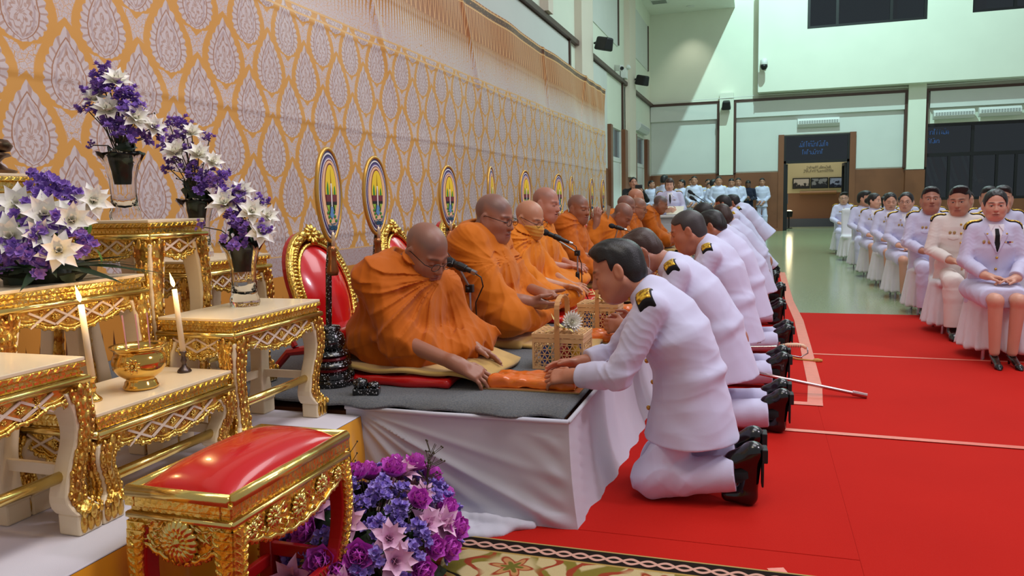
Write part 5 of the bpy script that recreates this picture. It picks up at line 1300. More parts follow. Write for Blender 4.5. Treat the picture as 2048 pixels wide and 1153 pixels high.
# red and gold oval-backed chairs
def gold_chair(x,y,label,first=[None],rz=0):
    if first[0]: return dup(first[0],(x,y,ZS),rz,label)
    t=thing('oval_back_chair',label,'chair',(x,y,ZS),rz,'red and gold oval-backed chairs')
    tl=.34
    prof=lambda a:(lambda s:(.245*math.cos(a)*(.88+.20*s if s>0 else .88+.30*s),.335*s))(math.sin(a))
    Pb=lambda u,v,d=0: Vector((-tl*v+d,u,.325+v))
    out=[prof(2*PI*i/48) for i in range(48)]
    MB().prism([(u*1.0,v) for u,v in out],(-.012,0,.325),(0,1,0),Vector((-tl,0,1)),(1,0,0),-.03,.0).build('back_shell',M_redlac,t,bevel=.006)
    fr=MB(); fr.tube([Pb(u*.93,v*.95,.0) for u,v in out],.030,8,closed=True,flat=.6); fr.tube([Pb(u*.80,v*.83,.018) for u,v in out],.010,6,closed=True); fr.tube([Pb(u*1.0,v*1.0,.008) for u,v in out],.009,6,closed=True)
    for i in range(0,96):
        a=2*PI*i/96; u,v=prof(a); fr.ball(Pb(u*.90,v*.92,.018),.017,6,4,(.5,1,.6))
    fr=fr.build('gilt_frame',M_gleaf,t,smooth=True)
    c=MB(); rosette(c,Pb(0,.325,.02),(0,1,0),(-tl,0,1),(1,0,0),.055,10,.03)
    for s in(1,-1):
        for k in range(3): c.ball(Pb(s*(.05+.035*k),.32-.02*k,.02),.03-.005*k,7,5,(.5,1.2,.8))
    c.build('crest',M_gleaf,t,smooth=True)
    def pad(u,v):
        a=2*PI*u; p=prof(a); r=v*.80; return Pb(p[0]*r,p[1]*r*1.03,.005+.055*(1-v**2.4))
    MB().grid(pad,48,10).build('back_pad',simple('red_pad_vinyl',(206,24,30),.2,coat=.4),t,smooth=True)
    sd=Sdf(.012); sd.box((.15,0,.185),(.10,.235,.035),.03,.02); sd.build('seat_pad',M_redv,t)
    MB().bb(.04,.27,-.245,.245,.10,.155).build('seat_rail',M_gleaf,t,bevel=.012)
    for sx,sy in ((.24,.20),(.24,-.20)): MB().tube([(sx,sy,.12),(sx*1.04,sy*1.02,.06),(sx*1.02,sy,.0)],[.03,.024,.02],8).build('leg',M_gleaf,t)
    for s in(-1,1): MB().tube([(.08,s*.21,.12),(-.06,s*.235,.10),(-.16,s*.24,0)],[.024,.02,.018],8).tube([(-.10,s*.235,.26),(-.02,s*.235,.13)],.016,8).build('leg',M_redlac,t)
    first[0]=t; return t
gold_chair(-2.04,3.36,'red oval-backed gilt chair nearest the camera, beside the altar',rz=-.12)
for y,l in ((4.36,'red gilt chair behind the nearest person in orange'),(5.28,'red gilt chair behind the second person in orange'),(7.5,'red gilt chair behind the fourth person in orange'),(8.7,'red gilt chair behind the raised hand'),(9.7,'red gilt chair farthest from the camera')): gold_chair(-2.10,y+.04,l)
# folding easel by the chair and a small inlaid box
t=thing('inlaid_box','small black inlaid ornament with round knobs beside the nearest fan stand','ornament',(-1.56,2.84,ZS),.3)
MB().bb(-.055,.055,-.03,.03,0,.030).build('base',M_inlay,t,bevel=.006); MB().lathe([(.026,.03),(.034,.045),(.028,.062),(0,.072)],(-.025,0,0),14).build('knob',M_inlay,t,smooth=True); MB().lathe([(.022,.03),(.028,.040),(.02,.05),(0,.055)],(.03,0,0),14).build('knob',M_inlay,t,smooth=True)
# microphones on low stands
M_mic=simple('microphone_black',(24,25,27),.42); M_mesh=simple('microphone_grille',(40,41,44),.6,.5,bmp=.5,bscale=500)
def mic_stand(x,y,head,tail,label,h=.30):
    t=thing('microphone_stand',label,'microphone',(x,y,ZS)); L=Vector((x,y,ZS)); hd=Vector(head)-L; tl=Vector(tail)-L; ax=(tl-hd).normalized(); L_=(tl-hd).length
    MB().lathe([(.10,0),(.105,.008),(.09,.016),(.014,.022),(.014,.03)],n=24).build('base',M_mic,t,smooth=True)
    top=hd+ax*L_*.55
    MB().tube([(0,0,.02),(0,0,h*.55)],.0105,10).build('lower_tube',M_mic,t); MB().tube([(0,0,h*.5),(0,0,h)],.0065,8).build('upper_tube',M_steel,t)
    MB().lathe([(.014,0),(.016,.01),(.016,.05),(.012,.06)],(0,0,h*.5),12).build('height_clutch',M_mic,t); MB().box((0,0,h),(.04,.03,.04)).tube([(0,-.04,h),(0,.04,h)],.009,8).build('swivel',M_mic,t,bevel=.004)
    MB().tube([(0,0,h),top-Vector((0,0,.02))],.007,8).build('boom',M_steel,t)
    R=ax.to_track_quat('Z','Y').to_matrix()
    b=MB().lathe([(.017,.055),(.018,.07),(.0135,L_*.8),(.012,L_),(0,L_)],hd,16,R).build('microphone_body',M_mic,t,smooth=True)
    MB().lathe([(0,0),(.014,.004),(.023,.018),(.0255,.034),(.023,.050),(.017,.058)],hd,16,R).build('grille_head',M_mesh,b,smooth=True)
    MB().lathe([(.0125,L_-.004),(.0125,L_+.022),(0,L_+.024)],hd,12,R).build('silver_plug',M_steel,b)
    MB().lathe([(.019,0),(.0215,.01),(.0195,.05),(.018,.055)],hd+ax*L_*.45,14,R).build('clip',M_dark,b)
    MB().tube([tl,tl+ax*.05+Vector((0,0,-.01)),tl+ax*.06+Vector((0,0,-.05)),(0.03,0.0,h*.8),(.03,.01,h*.4),(.09,.03,.01)],.0035,6).build('cable',M_dark,t,smooth=True)
mic_stand(-1.385,3.62,(-1.50,3.58,.942),(-1.345,3.56,.885),'black microphone on a stand between the two nearest people in orange',.36)
mic_stand(-1.29,5.62,(-1.56,5.60,1.005),(-1.34,5.6,.912),'black microphone on a boom in front of the masked person in orange',.40)
mic_stand(-1.38,7.62,(-1.425,7.60,.975),(-1.27,7.62,.93),'black microphone before the bowing person in orange',.36)
# woven bamboo baskets, and wrapped orange packets
M_bam=simple('bamboo',(222,180,128),.5,var=.06,vscale=20); M_bamd=simple('bamboo_handle',(204,150,96),.45)
def lattice(mb,O,U,V,W,w,h,p=.027,t=.0042):
    O,U,V,W=map(Vector,(O,U,V,W))
    def seg(a,b,d):
        q=(b[0]-a[0],b[1]-a[1]); L=math.hypot(*q)
        if L<.004: return
        D=(U*q[0]+V*q[1])/L; mb.box(O+U*(a[0]+b[0])/2+V*(a[1]+b[1])/2+W*d,(L,t,.0016),Matrix((D,W.cross(D),W)).transposed())
    k=1
    while k*p*.866<h: seg((0,k*p*.866),(w,k*p*.866),0); k+=1
    for s in(1,-1):
        n=int((w+h/1.732)/p)+2
        for i in range(-n,n+1):
            x0=i*p+p*.5
            pts=[]
            for (x,y) in ((x0,0),(x0+s*h/1.732,h)): pts.append((x,y))
            (xa,ya),(xb,yb)=pts
            # clip to 0..w
            def cl(xa,ya,xb,yb):
                dx,dy=xb-xa,yb-ya; t0,t1=0,1
                for pp,q in ((-dx,xa),(dx,w-xa)):
                    if abs(pp)<1e-9: 
                        if q<0: return None
                    else:
                        r=q/pp
                        if pp<0: t0=max(t0,r)
                        else: t1=min(t1,r)
                return None if t0>=t1 else (xa+dx*t0,ya+dy*t0,xa+dx*t1,ya+dy*t1)
            c=cl(xa,ya,xb,yb)
            if c: seg(c[:2],c[2:],.0016*s)
def basket(x,y,label,rz=0,first=[None],flower_on=True):
    t=thing('bamboo_basket',label,'basket',(x,y,ZS),rz,'woven bamboo offering baskets'); a,b,h=.118,.095,.135
    sides=(((-a,-b,0),(1,0,0),(0,-1,0),2*a),((a,-b,0),(0,1,0),(1,0,0),2*b),((a,b,0),(-1,0,0),(0,1,0),2*a),((-a,b,0),(0,-1,0),(-1,0,0),2*b))
    m=MB()
    for O,U,W,w in sides: lattice(m,O,U,(0,0,1),W,w,h)
    m.build('woven_sides',M_bam,t)
    f=MB(); f.bb(-a-.004,a+.004,-b-.004,b+.004,0,.008)
    for sx in(1,-1):
        for sy in(1,-1): f.bb(sx*a-.005,sx*a+.005,sy*b-.005,sy*b+.005,0,h)
    f.build('frame',M_bam,t)
    l=MB(); 
    for z0,z1,g in ((h-.010,h+.012,.004),(h+.014,h+.036,.007)):
        l.bb(-a-g,a+g,-b-g,-b-g+.006,z0,z1); l.bb(-a-g,a+g,b+g-.006,b+g,z0,z1); l.bb(-a-g,-a-g+.006,-b,b,z0,z1); l.bb(a+g-.006,a+g,-b,b,z0,z1)
    l.build('lid_rim',M_bam,t,bevel=.002)
    m=MB(); lattice(m,(-a,-b,h+.037),(1,0,0),(0,1,0),(0,0,1),2*a,2*b,.030,.008); m.build('lid_weave',M_bam,t)
    hp=[(0,-b-.012,.0),(0,-b-.012,h+.04),(0,-b-.008,h+.15)]+[(0,-(b+.008)*math.cos(PI*k/10),h+.15+.055*math.sin(PI*k/10)) for k in range(1,10)]+[(0,b+.008,h+.15),(0,b+.012,h+.04),(0,b+.012,0)]
    MB().tube(hp,.013,8,flat=.28,up=(0,0,1) if 0 else None).build('handle',M_bamd,t) if 0 else None
    hm=MB(); 
    for p,q in zip(hp[:-1],hp[1:]):
        p,q=Vector(p),Vector(q); d=(q-p); n=Vector((1,0,0)); hm.box((p+q)/2,(.024,.005,d.length+.004),Matrix((n,d.normalized().cross(n),d.normalized())).transposed())
    hm.build('handle',M_bamd,t)
    rr=random.Random(int(y*10)); cols=[(60,90,180),(226,226,230),(196,60,60),(226,190,60),(70,150,150),(230,120,150),(40,44,60)]
    for k in range(8):
        c=cols[k%7]; px,py=(-.075+.05*(k%4)),(-.045+.085*(k//4)); hh=rr.uniform(.07,.115)
        MB().lathe([(0,.009),(.021,.009),(.022,hh*.8),(.012,hh),(.012,hh+.01),(0,hh+.01)],(px,py,0),12).build('packed_item',simple('packed_%d_%d_%d'%c,c,.4),t)
    if flower_on:
        m=MB()
        for ring,(n,L,tt) in enumerate(((20,.058,.25),(18,.055,.6),(14,.044,.95),(9,.028,1.3))):
            for k in range(n): petal(m,(0,0,0),Matrix.Rotation(2*PI*(k+.5*ring)/n,3,'Z')@Matrix.Rotation(-tt,3,'Y'),L,.0085,.4,.5,4,.3)
        o=m.build('white_chrysanthemum',M_petw,t,smooth=True); o.location=(.055,-b*.55,h+.085); o.rotation_euler=Vector((.55,-.75,.35)).to_track_quat('Z','Y').to_euler()
        rb=MB()
        for k in range(7):
            an=k*.9; petal(rb,(.02,-b*.5,h+.06),Matrix.Rotation(an,3,'Z')@Matrix.Rotation(-.2+.15*(k%3),3,'Y'),.10,.009,(-.6,.9)[k%2],.0,6,.5)
        rb.build('ribbon_bow',simple('pale_yellow_ribbon',(232,214,130),.4),t,smooth=True)
        lv=MB()
        for k in range(5): petal(lv,(.045,-b*.5,h+.07),Matrix.Rotation(-2.2+.8*k,3,'Z')@Matrix.Rotation(.3-.2*(k%2),3,'Y'),.075,.008,.5,.1,5,.9)
        lv.build('dark_leaf',M_dleaf,t,smooth=True)
    return t
basket(-.895,3.56,'woven bamboo basket with white chrysanthemum nearest the camera, behind the orange packet',.0)
basket(-.92,4.62,'woven bamboo basket second from the camera, beside the kneeling face',.0)
basket(-.95,6.0,'woven bamboo basket third from the camera, behind the masked kneeling person',.0)
basket(-.95,7.2,'woven bamboo basket farthest from the camera, between the kneeling faces',.0)
def packet(x,y,label,seed,lx=.40,ly=.30,rz=0):
    t=thing('robe_packet',label,'packet',(x,y,ZS),rz,'cellophane-wrapped orange robe packets')
    sd=Sdf(.007); sd.box((0,0,.026),(lx/2-.015,ly/2-.015,.025),.018,.01); sd.wr(wrinkle(.006,26,seed,(1,1,.3),5)); sd.wr(wrinkle(.003,70,seed+4,(1,1,.3),4))
    m,nt,b=newmat('orange_robe_cloth'); v,X,Y,Z=coords(nt); nn=noise(nt,v,9,3); nt.links.new(mixc(nt,nn,lin(214,84,14),lin(240,130,30)),b.inputs['Base Color']); b.inputs['Roughness'].default_value=.3; b.inputs['Coat Weight'].default_value=.6; b.inputs['Coat Roughness'].default_value=.06
    MATS.setdefault('packet',m)
    sd.clip(lambda X,Y,Z:-Z+.003); sd.build('folded_robe',MATS['packet'],t)
    MB().bb(-lx/2,lx/2,-ly/2,ly/2,.000,.006).build('wrapper_edge',simple('gold_foil',(214,170,110),.25,.7),t)
    return t
packet(-.905,3.13,'orange cellophane packet held by both the nearest kneeling person and the nearest person in orange',1,.42,.20)
packet(-.82,4.28,'orange cellophane packet before the second basket',2,.30,.24)
packet(-.80,5.35,'orange cellophane packet behind the collar of the nearest kneeling person',3,.34,.26)
packet(-.86,6.5,'orange cellophane packet farthest from the camera',4,.34,.26)
# sabres
M_scab=simple('scabbard_steel',(190,150,150),.2,1)
t=thing('sabre','sabre in a long steel scabbard resting its tip on the red carpet','sword',(.62,4.96,.01))
A,B=Vector((0,0,.012)),Vector((-.90,.05,.16)); MB().tube([A,A.lerp(B,.04),A.lerp(B,.5),B],[.013,.0145,.0145,.0145],10,flat=.75).build('scabbard',M_scab,t,smooth=True)
MB().tube([A-Vector((.0,0,0)),A.lerp(B,.09)],[.016,.0165],10).build('drag_tip',M_scab,t); MB().tube([B,B+(B-A)*.02],.018,10).build('throat',simple('dark_brass',(120,84,50),.3,.9),t)
for f in(.98,): 
    c=A.lerp(B,f); MB().tube([c+Vector((.012*math.cos(k),0,.03+.014*math.sin(k))) for k in [2*PI*i/10 for i in range(10)]],.002,5,closed=True).build('ring',M_steel,t)
M_strap=simple('tan_strap',(196,136,84),.5)
MB().box((-.868,.05,.245),(.028,.006,.14),Euler((0,.1,0)).to_matrix()).box((-.868,.047,.245),(.004,.006,.138),Euler((0,.1,0)).to_matrix()).build('hanging_strap',M_strap,t)
t=thing('sabre','sabre with a pale ribbed grip and curved guard lying behind the third kneeling person','sword',(.15,6.1,.02))
MB().tube([(-.42,0,.055),(-.02,0,.075)],[.010,.012],8,flat=.7).build('blade',M_steel,t)
MB().tube([(0,0,.075),(.06,0,.088),(.12,0,.090),(.165,0,.085),(.19,0,.068)],[.014,.016,.016,.014,.012],10).build('grip',simple('ivory_grip',(232,196,160),.4),t,smooth=True)
gr=MB()
for k in range(9): gr.tube([(.02+.016*k,0.0165*math.cos(a),.083+.0165*math.sin(a)) for a in [2*PI*i/10 for i in range(10)]],.0018,4,closed=True)
gr.build('wire_wrap',M_steel,t); MB().tube([(.195,0,.075),(.20,0,.03),(.15,-.01,.0),(.06,-.012,.012),(-.01,0,.05)],.005,8).build('knuckle_guard',M_steel,t,smooth=True)
MB().tube([(-.01,0,.045),(-.005,0,.11)],.010,8).build('cross_guard',M_steel,t); MB().tube([(.02,-.01,.02),(.12,-.06,-.005),(.24,-.10,-.004)],.006,6).lathe([(.014,0),(.016,.03),(.008,.06)],(.235,-.10,-.002),10,Matrix.Rotation(PI/2,3,'Y')).build('gold_tassel',simple('tassel_gold',(196,150,70),.7),t)
MB().box((-.20,-.02,.24),(.03,.006,.30),Euler((0,-.35,0)).to_matrix()).build('hanging_strap',M_strap,t)
for k in(-.012,.0,.012): MB().box((-.20+k,-.0245,.24),(.0035,.004,.30),Euler((0,-.35,0)).to_matrix()).build('strap_stripe',M_dark,t)
# ---------------------------------------------------------------- people
def at(sd,P):
    P=np.atleast_2d(np.array(P,F4)); D=np.full(len(P),F4(.5))
    for kind,l,h,k,op,par in sd.ops:
        d=sd.dist(kind,par,P[:,0],P[:,1],P[:,2])
        if op=='u': D=np.minimum(D,d)-np.maximum(k-np.abs(D-d),0)**2*(.25/max(k,1e-6))
        else: D=np.maximum(D,-d)+np.maximum(k-np.abs(D+d),0)**2*(.25/max(k,1e-6))
    return D
def march(sd,o,d,n=60,step=.006):
    o=np.array(o,float); d=norm(d); t=np.arange(n)*step
    D=at(sd,o+d*t[:,None]); i=np.nonzero(D>0)[0]
    return o+d*t[i[0] if len(i) else -1]
M_uni=cloth('white_uniform_cloth',(209,208,236)); M_unic=cloth('cream_uniform_cloth',(232,222,216))
M_robe=[cloth('saffron_robe_%s'%n,c,.8,300,.1) for n,c in (('deep',(188,94,6)),('bright',(212,118,10)),('amber',(200,106,8)))]
M_shoe=simple('black_leather',(13,12,13),.22,coat=.4); M_sole=simple('black_rubber',(20,20,21),.6); M_sock=cloth('black_sock',(16,16,18),.9)
M_gold=simple('brass_button',(214,168,84),.28,1); M_tie=cloth('black_tie',(14,14,16),.6); M_shirt=cloth('white_shirt',(236,232,240),.7)
def epau_mat():
    m,nt,b=newmat('gold_epaulette'); v,x,y,z=coords(nt); n=voro(nt,v,95); n2=noise(nt,v,60,2)
    nt.links.new(mixc(nt,n2.step(.5,.12),lin(150,106,20),lin(236,192,62)),b.inputs['Base Color']); b.inputs['Metallic'].default_value=.55; b.inputs['Roughness'].default_value=.4; bump(nt,b,n,.6,.004); return m
M_epau=epau_mat(); M_black_felt=cloth('black_felt',(18,16,18),.9)
M_navy=cloth('navy_cloth',(26,30,52),.8); M_blk=cloth('black_cloth',(20,19,21),.8)
def A_(*p): return np.array(p,float)
def lerp(a,b,t): return np.array(a,float)*(1-t)+np.array(b,float)*t
J_STAND=dict(pel=A_(0,0,.93),chest=A_(.015,0,1.24),neck=A_(-.01,0,1.43),head=A_(.02,0,1.595),sh=[A_(0,.185,1.40),A_(0,-.185,1.40)],el=[A_(.0,.245,1.13),A_(.0,-.245,1.13)],wr=[A_(.15,.06,.95),A_(.15,-.06,.96)],
  hip=[A_(0,.095,.92),A_(0,-.095,.92)],kn=[A_(.02,.10,.50),A_(.02,-.10,.50)],an=[A_(-.02,.10,.09),A_(-.02,-.10,.09)],foot=[A_(1,.15,0),A_(1,-.15,0)],hand=[((.3,-.55,-.8),(.6,0,.2),(-.8,-.2,-.3))]*2)
J_SIT=dict(pel=A_(-.06,0,.55),chest=A_(-.05,0,.86),neck=A_(-.06,0,1.05),head=A_(-.02,0,1.205),sh=[A_(-.06,.185,1.02),A_(-.06,-.185,1.02)],el=[A_(.02,.25,.76),A_(.02,-.25,.76)],wr=[A_(.22,.10,.655),A_(.21,-.09,.675)],
  hip=[A_(-.05,.10,.54),A_(-.05,-.10,.54)],kn=[A_(.38,.11,.50),A_(.38,-.11,.50)],an=[A_(.38,.10,.09),A_(.38,-.10,.09)],foot=[A_(1,.12,0),A_(1,-.12,0)],hand=[((.40,-.90,-.05),(.9,.4,.1),(.0,0,-1)),((.40,.9,-.1),(.9,-.4,.1),(0,0,-1))])
J_KNEEL=dict(pel=A_(-.20,0,.47),chest=A_(.03,0,.72),neck=A_(.16,0,.86),head=A_(.30,0,.955),sh=[A_(.14,.19,.83),A_(.14,-.19,.83)],el=[A_(.20,.26,.56),A_(.20,-.26,.56)],wr=[A_(.42,.14,.54),A_(.42,-.14,.54)],
  hip=[A_(-.18,.10,.45),A_(-.18,-.10,.45)],kn=[A_(.08,.13,.07),A_(.08,-.13,.07)],an=[A_(-.32,.12,.10),A_(-.32,-.12,.10)],foot='kneel',hand=[((.95,-.3,-.1),(.2,-.3,.9),(0,-1,-.3)),((.95,.3,-.1),(.2,.3,.9),(0,1,-.3))])
def frame(J):
    u=norm(J['neck']-J['pel']); s=J['sh'][0]-J['sh'][1]; s=norm(s-u*(s@u)); return np.stack([np.cross(s,u),s,u],1)
def mod(J,**k):
    d=dict(J); d.update(k); return d
def body_sdf(J,H,res,hs=1.0,fat=0,hands=True,fine=True,arms=.9,legs=True,curl=.55,fem=0):
    sd=Sdf(res); Fm=frame(J)
    add_head(sd,J['head'],H,hs,fat,fine,1.0,fem)
    nb=J['head']+H@A_(-.03,0,-.05)*hs
    sd.cap(nb,J['neck'],.052*hs*(1+.25*fat-.1*fem),.06*(1+.2*fat),.03)
    sd.chain([J['neck'],J['chest'],J['pel']],[.055,.09,.10],.04)
    sd.cap(J['sh'][0],J['sh'][1],.045,.045,.03)
    for i in(0,1):
        sd.chain([J['sh'][i],J['el'][i],J['wr'][i]],[.042,.038*arms/.9,.027*arms/.9],.015)
        if hands:
            f,t,p=J['hand'][i]; add_hand(sd,J['wr'][i],f,t,p,curl=J.get('curl',[curl,curl])[i],res=res,sc=J.get('hsc',1.0))
        if legs:
            sd.chain([J['hip'][i]*A_(1,.75,1),J['kn'][i],J['an'][i]],[.048,.052,.036],.02)
    return sd,Fm
def lshoe(J,i,parent,heel=False,res=.006,kneel=False):
    a=J['an'][i]; sd=Sdf(res)
    if kneel:
        # toes tucked on the floor, sole facing back
        k=J['kn'][i]; d=norm((a-k)*A_(1,1,0)); up=A_(0,0,1)
        h=a+d*.075+up*.09; t=a+d*.05+up*(-a[2]+.035); sd.cap(a+up*.05+d*.0,h,.042,.036,.02); sd.cap(h-d*.01,t,.040,.036,.02); sd.cap(t,t-d*.075+up*-.002,.034,.026,.02)
        sd.clip(lambda X,Y,Z:-Z+.004)
        o=sd.build('shoe',M_shoe,parent)
        m=MB(); s=np.cross(up,d)
        q=lambda p:Vector(p)
        m.prism([(-.036,.0),(.036,0),(.038,.09),(.028,.155),(-.028,.155),(-.038,.09)],q(h+d*.026+up*.02),q(s),q(-up),q(d),0,.008)
        m.prism([(-.036,.0),(.036,0),(.036,.055),(-.036,.055)],q(h+d*.026+up*.02),q(s),q(-up),q(d),0,.022)
        m.build('shoe_sole',M_sole,o,bevel=.006)
        return
    f=norm(J['foot'][i]); toe=A_(a[0],a[1],0)+f*.16; s=np.cross([0,0,1],f)
    if heel:
        b=A_(a[0],a[1],.075)-f*.025; sd.cap(b,toe+A_(0,0,.022),.030,.022,.02); sd.cap(toe+A_(0,0,.02),toe+f*.035+A_(0,0,.012),.026,.014,.02); sd.cap(b-f*.02,A_(*(b-f*.03)[:2],.012),.014,.009,.008)
        sd.ell(A_(a[0],a[1],.10)+f*.045,A_(.055,.024,.028),.008,np.stack([f,s,A_(0,0,1)],1),'s')
    else:
        sd.cap(A_(a[0],a[1],.055)-f*.02,toe+A_(0,0,.035),.042,.036,.03); sd.cap(toe+A_(0,0,.03),toe+f*.05+A_(0,0,.024),.036,.026,.03); sd.cap(A_(a[0],a[1],.10),A_(a[0],a[1],.05),.042,.042,.03)
    sd.clip(lambda X,Y,Z:-Z+.002)
    sd.build('shoe',M_shoe,parent)
def convex(poly):
    P=np.array(poly,float); n=len(P); c=P.mean(0); L=[]
    for i in range(n):
        e=P[(i+1)%n]-P[i]; nn=A_(e[1],-e[0]); nn/=np.linalg.norm(nn)
        if nn@(c-P[i])>0: nn=-nn
        L.append((nn,nn@P[i]))
    return lambda a,b: np.max([F4(n_[0])*a+F4(n_[1])*b-F4(o) for n_,o in L],0) if np.ndim(a)==1 else _mx([F4(n_[0])*a+F4(n_[1])*b-F4(o) for n_,o in L])
def _mx(l):
    r=l[0]
    for x in l[1:]: r=np.maximum(r,x)
    return r
def patch(src,name,mat,parent,Fm,O,poly,off=.004,res=.005,axes=(1,2,0),mind=0.0,thick=.012):
    """thin layer lying on src: polygon in frame axes (a,b), on the side where axis c is positive"""
    sd=Sdf(res); sd.ops=list(src.ops); sd.disp=list(src.disp); sd.off=off
    O=np.array(O,float); A,B,Cx=(Fm[:,i] for i in axes); P=np.array(poly,float); cv=convex(poly)
    cs=[O+A*a+B*b+Cx*c for a,b in P for c in(mind,.32)]
    sd.box_=(np.min(cs,0)-.01,np.max(cs,0)+.01)
    def cl(X,Y,Z):
        x,y,z=X-F4(O[0]),Y-F4(O[1]),Z-F4(O[2])
        q=lambda V:x*F4(V[0])+y*F4(V[1])+z*F4(V[2])
        return np.maximum(cv(q(A),q(B)),F4(mind)-q(Cx))
    sd.clip(cl)
    o=sd.build(name,mat,parent)
    return o
def dress(J,parent,res,mat,kind='tunic',hem=.20,detail=2,seed=1,pants=True,skirt=False,bulk=1.0,amp=.004,kneel=False,shoes=True,heel=False,medal=True,epau=True,cuff=.035,hem_dir=None,hemr=(.212,.165)):
    Fm=frame(J); fw,sdv,up=Fm[:,0],Fm[:,1],Fm[:,2]; pel,ch,nk=J['pel'],J['chest'],J['neck']
    b=bulk; jk=Sdf(res)
    hd=-up if hem_dir is None else norm(hem_dir)
    jk.cyl(pel+hd*hem,pel+up*.10,sdv,(hemr[0]*b,hemr[1]*b),(.170*b,.132*b),.03,rnd=.006)
    jk.cyl(pel+up*.06,ch+up*.02,sdv,(.170*b,.132*b),(.182*b,.138*b),.06)
    jk.ell(ch+up*.03+fw*.0,(.135*b,.185*b,.20),.06,Fm)
    jk.cap(lerp(*J['sh'],.08),lerp(*J['sh'],.92),.062,.062,.05)
    jk.cap(ch+up*.1,nk,.12,.075,.05)
    for i in(0,1):
        s,e,w=J['sh'][i],J['el'][i],J['wr'][i]
        jk.cap(s,e,.066*b,.055*b,.022); d=norm(w-e); L=np.linalg.norm(w-e)
        jk.cap(e,e+d*L*.5,.056*b,.053*b,.014); jk.cyl(e+d*L*.3,w-d*cuff,np.cross(d,[0,0,1])+1e-3,(.056*b,.056*b),(.050,.048),.016,rnd=.006)
    hdirn=norm(J['head']-nk)
    if kind=='tunic':
        jk.cyl(nk-up*.01,nk+hdirn*.055,sdv,(.078,.078),(.066,.066),.02,rnd=.006)
    if kind=='suit': jk.cyl(nk-up*.02,nk+hdirn*.035-fw*.012,sdv,(.085,.08),(.072,.07),.02,rnd=.006)
    el=[A_(*J['el'][i]) for i in(0,1)]
    def mask(x,y,z):
        m=.16
        for e in el: m=m+1.3*np.exp(-((x-e[0])**2+(y-e[1])**2+(z-e[2])**2)/.011)
        p=pel+up*.12; m=m+.5*np.exp(-((x-p[0])**2+(y-p[1])**2+(z-p[2])**2)/.02)
        return m
    if detail: jk.wr(wrinkle(amp,36,seed,(1.1,.7,1.0),5,mask)); jk.wr(wrinkle(amp*.4,16,seed+5,(1,1,1),4,None,False))
    if detail:
        segs=[(norm(J['el'][i]-J['sh'][i]),norm(J['wr'][i]-J['el'][i]),el[i],A_(*J['sh'][i])) for i in(0,1)]
        def arm(x,y,z):
            o=0
            for q,(du,df,e,sh) in enumerate(segs):
                dx,dy,dz=x-e[0],y-e[1],z-e[2]; r2=dx*dx+dy*dy+dz*dz
                s=dx*(df[0]+du[0])*.6+dy*(df[1]+du[1])*.6+dz*(df[2]+du[2])*.6; n_=norm(np.cross(du,df)+1e-4); lt=dx*n_[0]+dy*n_[1]+dz*n_[2]
                t=s/.0085*.5+lt*26+1.4*np.sin(lt*60+seed+q)+np.sin(s*45+seed); w=(1-np.abs(np.sin(t)))**1.4-.33
                o=o-w*amp*1.35*np.exp(-r2/.010)*(.6+.4*np.sin(lt*33+seed))
                ax,ay,az=x-(sh[0]+du[0]*.11),y-(sh[1]+du[1]*.11),z-(sh[2]+du[2]*.11); r3=ax*ax+ay*ay+az*az
                t=(ax*du[0]+ay*du[1]+az*du[2])*55+(ax-az)*40+1.2*np.sin(70*ay+seed); o=o-((1-np.abs(np.sin(t)))**1.6-.3)*amp*.4*np.exp(-r3/.011)
            return o
        jk.wr(arm)
    J['_jk']=jk; J['_F']=Fm
    jo=jk.build('jacket',mat,parent)
    if kneel is False and False: pass
    if skirt:
        k0=lerp(J['kn'][0],J['hip'][0],.16); k1=lerp(J['kn'][1],J['hip'][1],.16); sk=Sdf(res)
        for i,k in((0,k0),(1,k1)):
            d=norm(J['kn'][i]-J['hip'][i]); sk.cyl(J['hip'][i]-d*.05,k,A_(0,1,0),(.115,.095),(.082,.078),.05,rnd=.01)
        sk.cyl(lerp(*J['hip'],.5),lerp(k0,k1,.5),A_(0,1,0),(.17,.10),(.13,.07),.05); sk.ell(pel-A_(0,0,.02),(.15,.19,.12),.04)
        sk.wr(wrinkle(.003,30,seed+9,(1,1,1),4)); sk.build('skirt',mat,parent)
    elif pants:
        pt=Sdf(res)
        for i in(0,1):
            h,k,a=J['hip'][i],J['kn'][i],J['an'][i]; d=norm(a-k); L=np.linalg.norm(a-k)
            pt.cap(h*A_(1,.75,1),k,.075*b,.080,.04); pt.cap(k,k+d*L*.3,.078,.074,.03); e=k+d*(L-(.0 if kneel else .015))
            pt.cyl(k+d*.06,e,np.cross(d,[0,0,1]) if abs(d[2])<.9 else A_(0,1,0),(.076,.074),(.070,.068) if not kneel else (.078,.072),.03,rnd=.004)
        pt.ell(pel-A_(0,0,.02),(.09*b,.13*b,.09),.05)
        kk=[A_(*J['kn'][i]) for i in(0,1)]
        pt.wr(wrinkle(amp,32,seed+2,(1,1,1),5,lambda x,y,z:.35+sum(1.4*np.exp(-((x-k[0])**2+(y-k[1])**2+(z-k[2])**2)/.014) for k in kk)))
        if J['foot']=='kneel' or True: pt.clip(lambda X,Y,Z:-Z+.004)
        pt.build('trousers',mat,parent)
    if shoes:
        for i in(0,1):
            lshoe(J,i,parent,heel,max(.005,res),kneel)
            if kneel or not(skirt or heel):
                k,a=J['kn'][i],J['an'][i]; d=norm(a-k); MB().tube([Vector(a-d*.06),Vector(a+d*.05)],[.044,.040],10).build('sock',M_sock,parent,smooth=True)
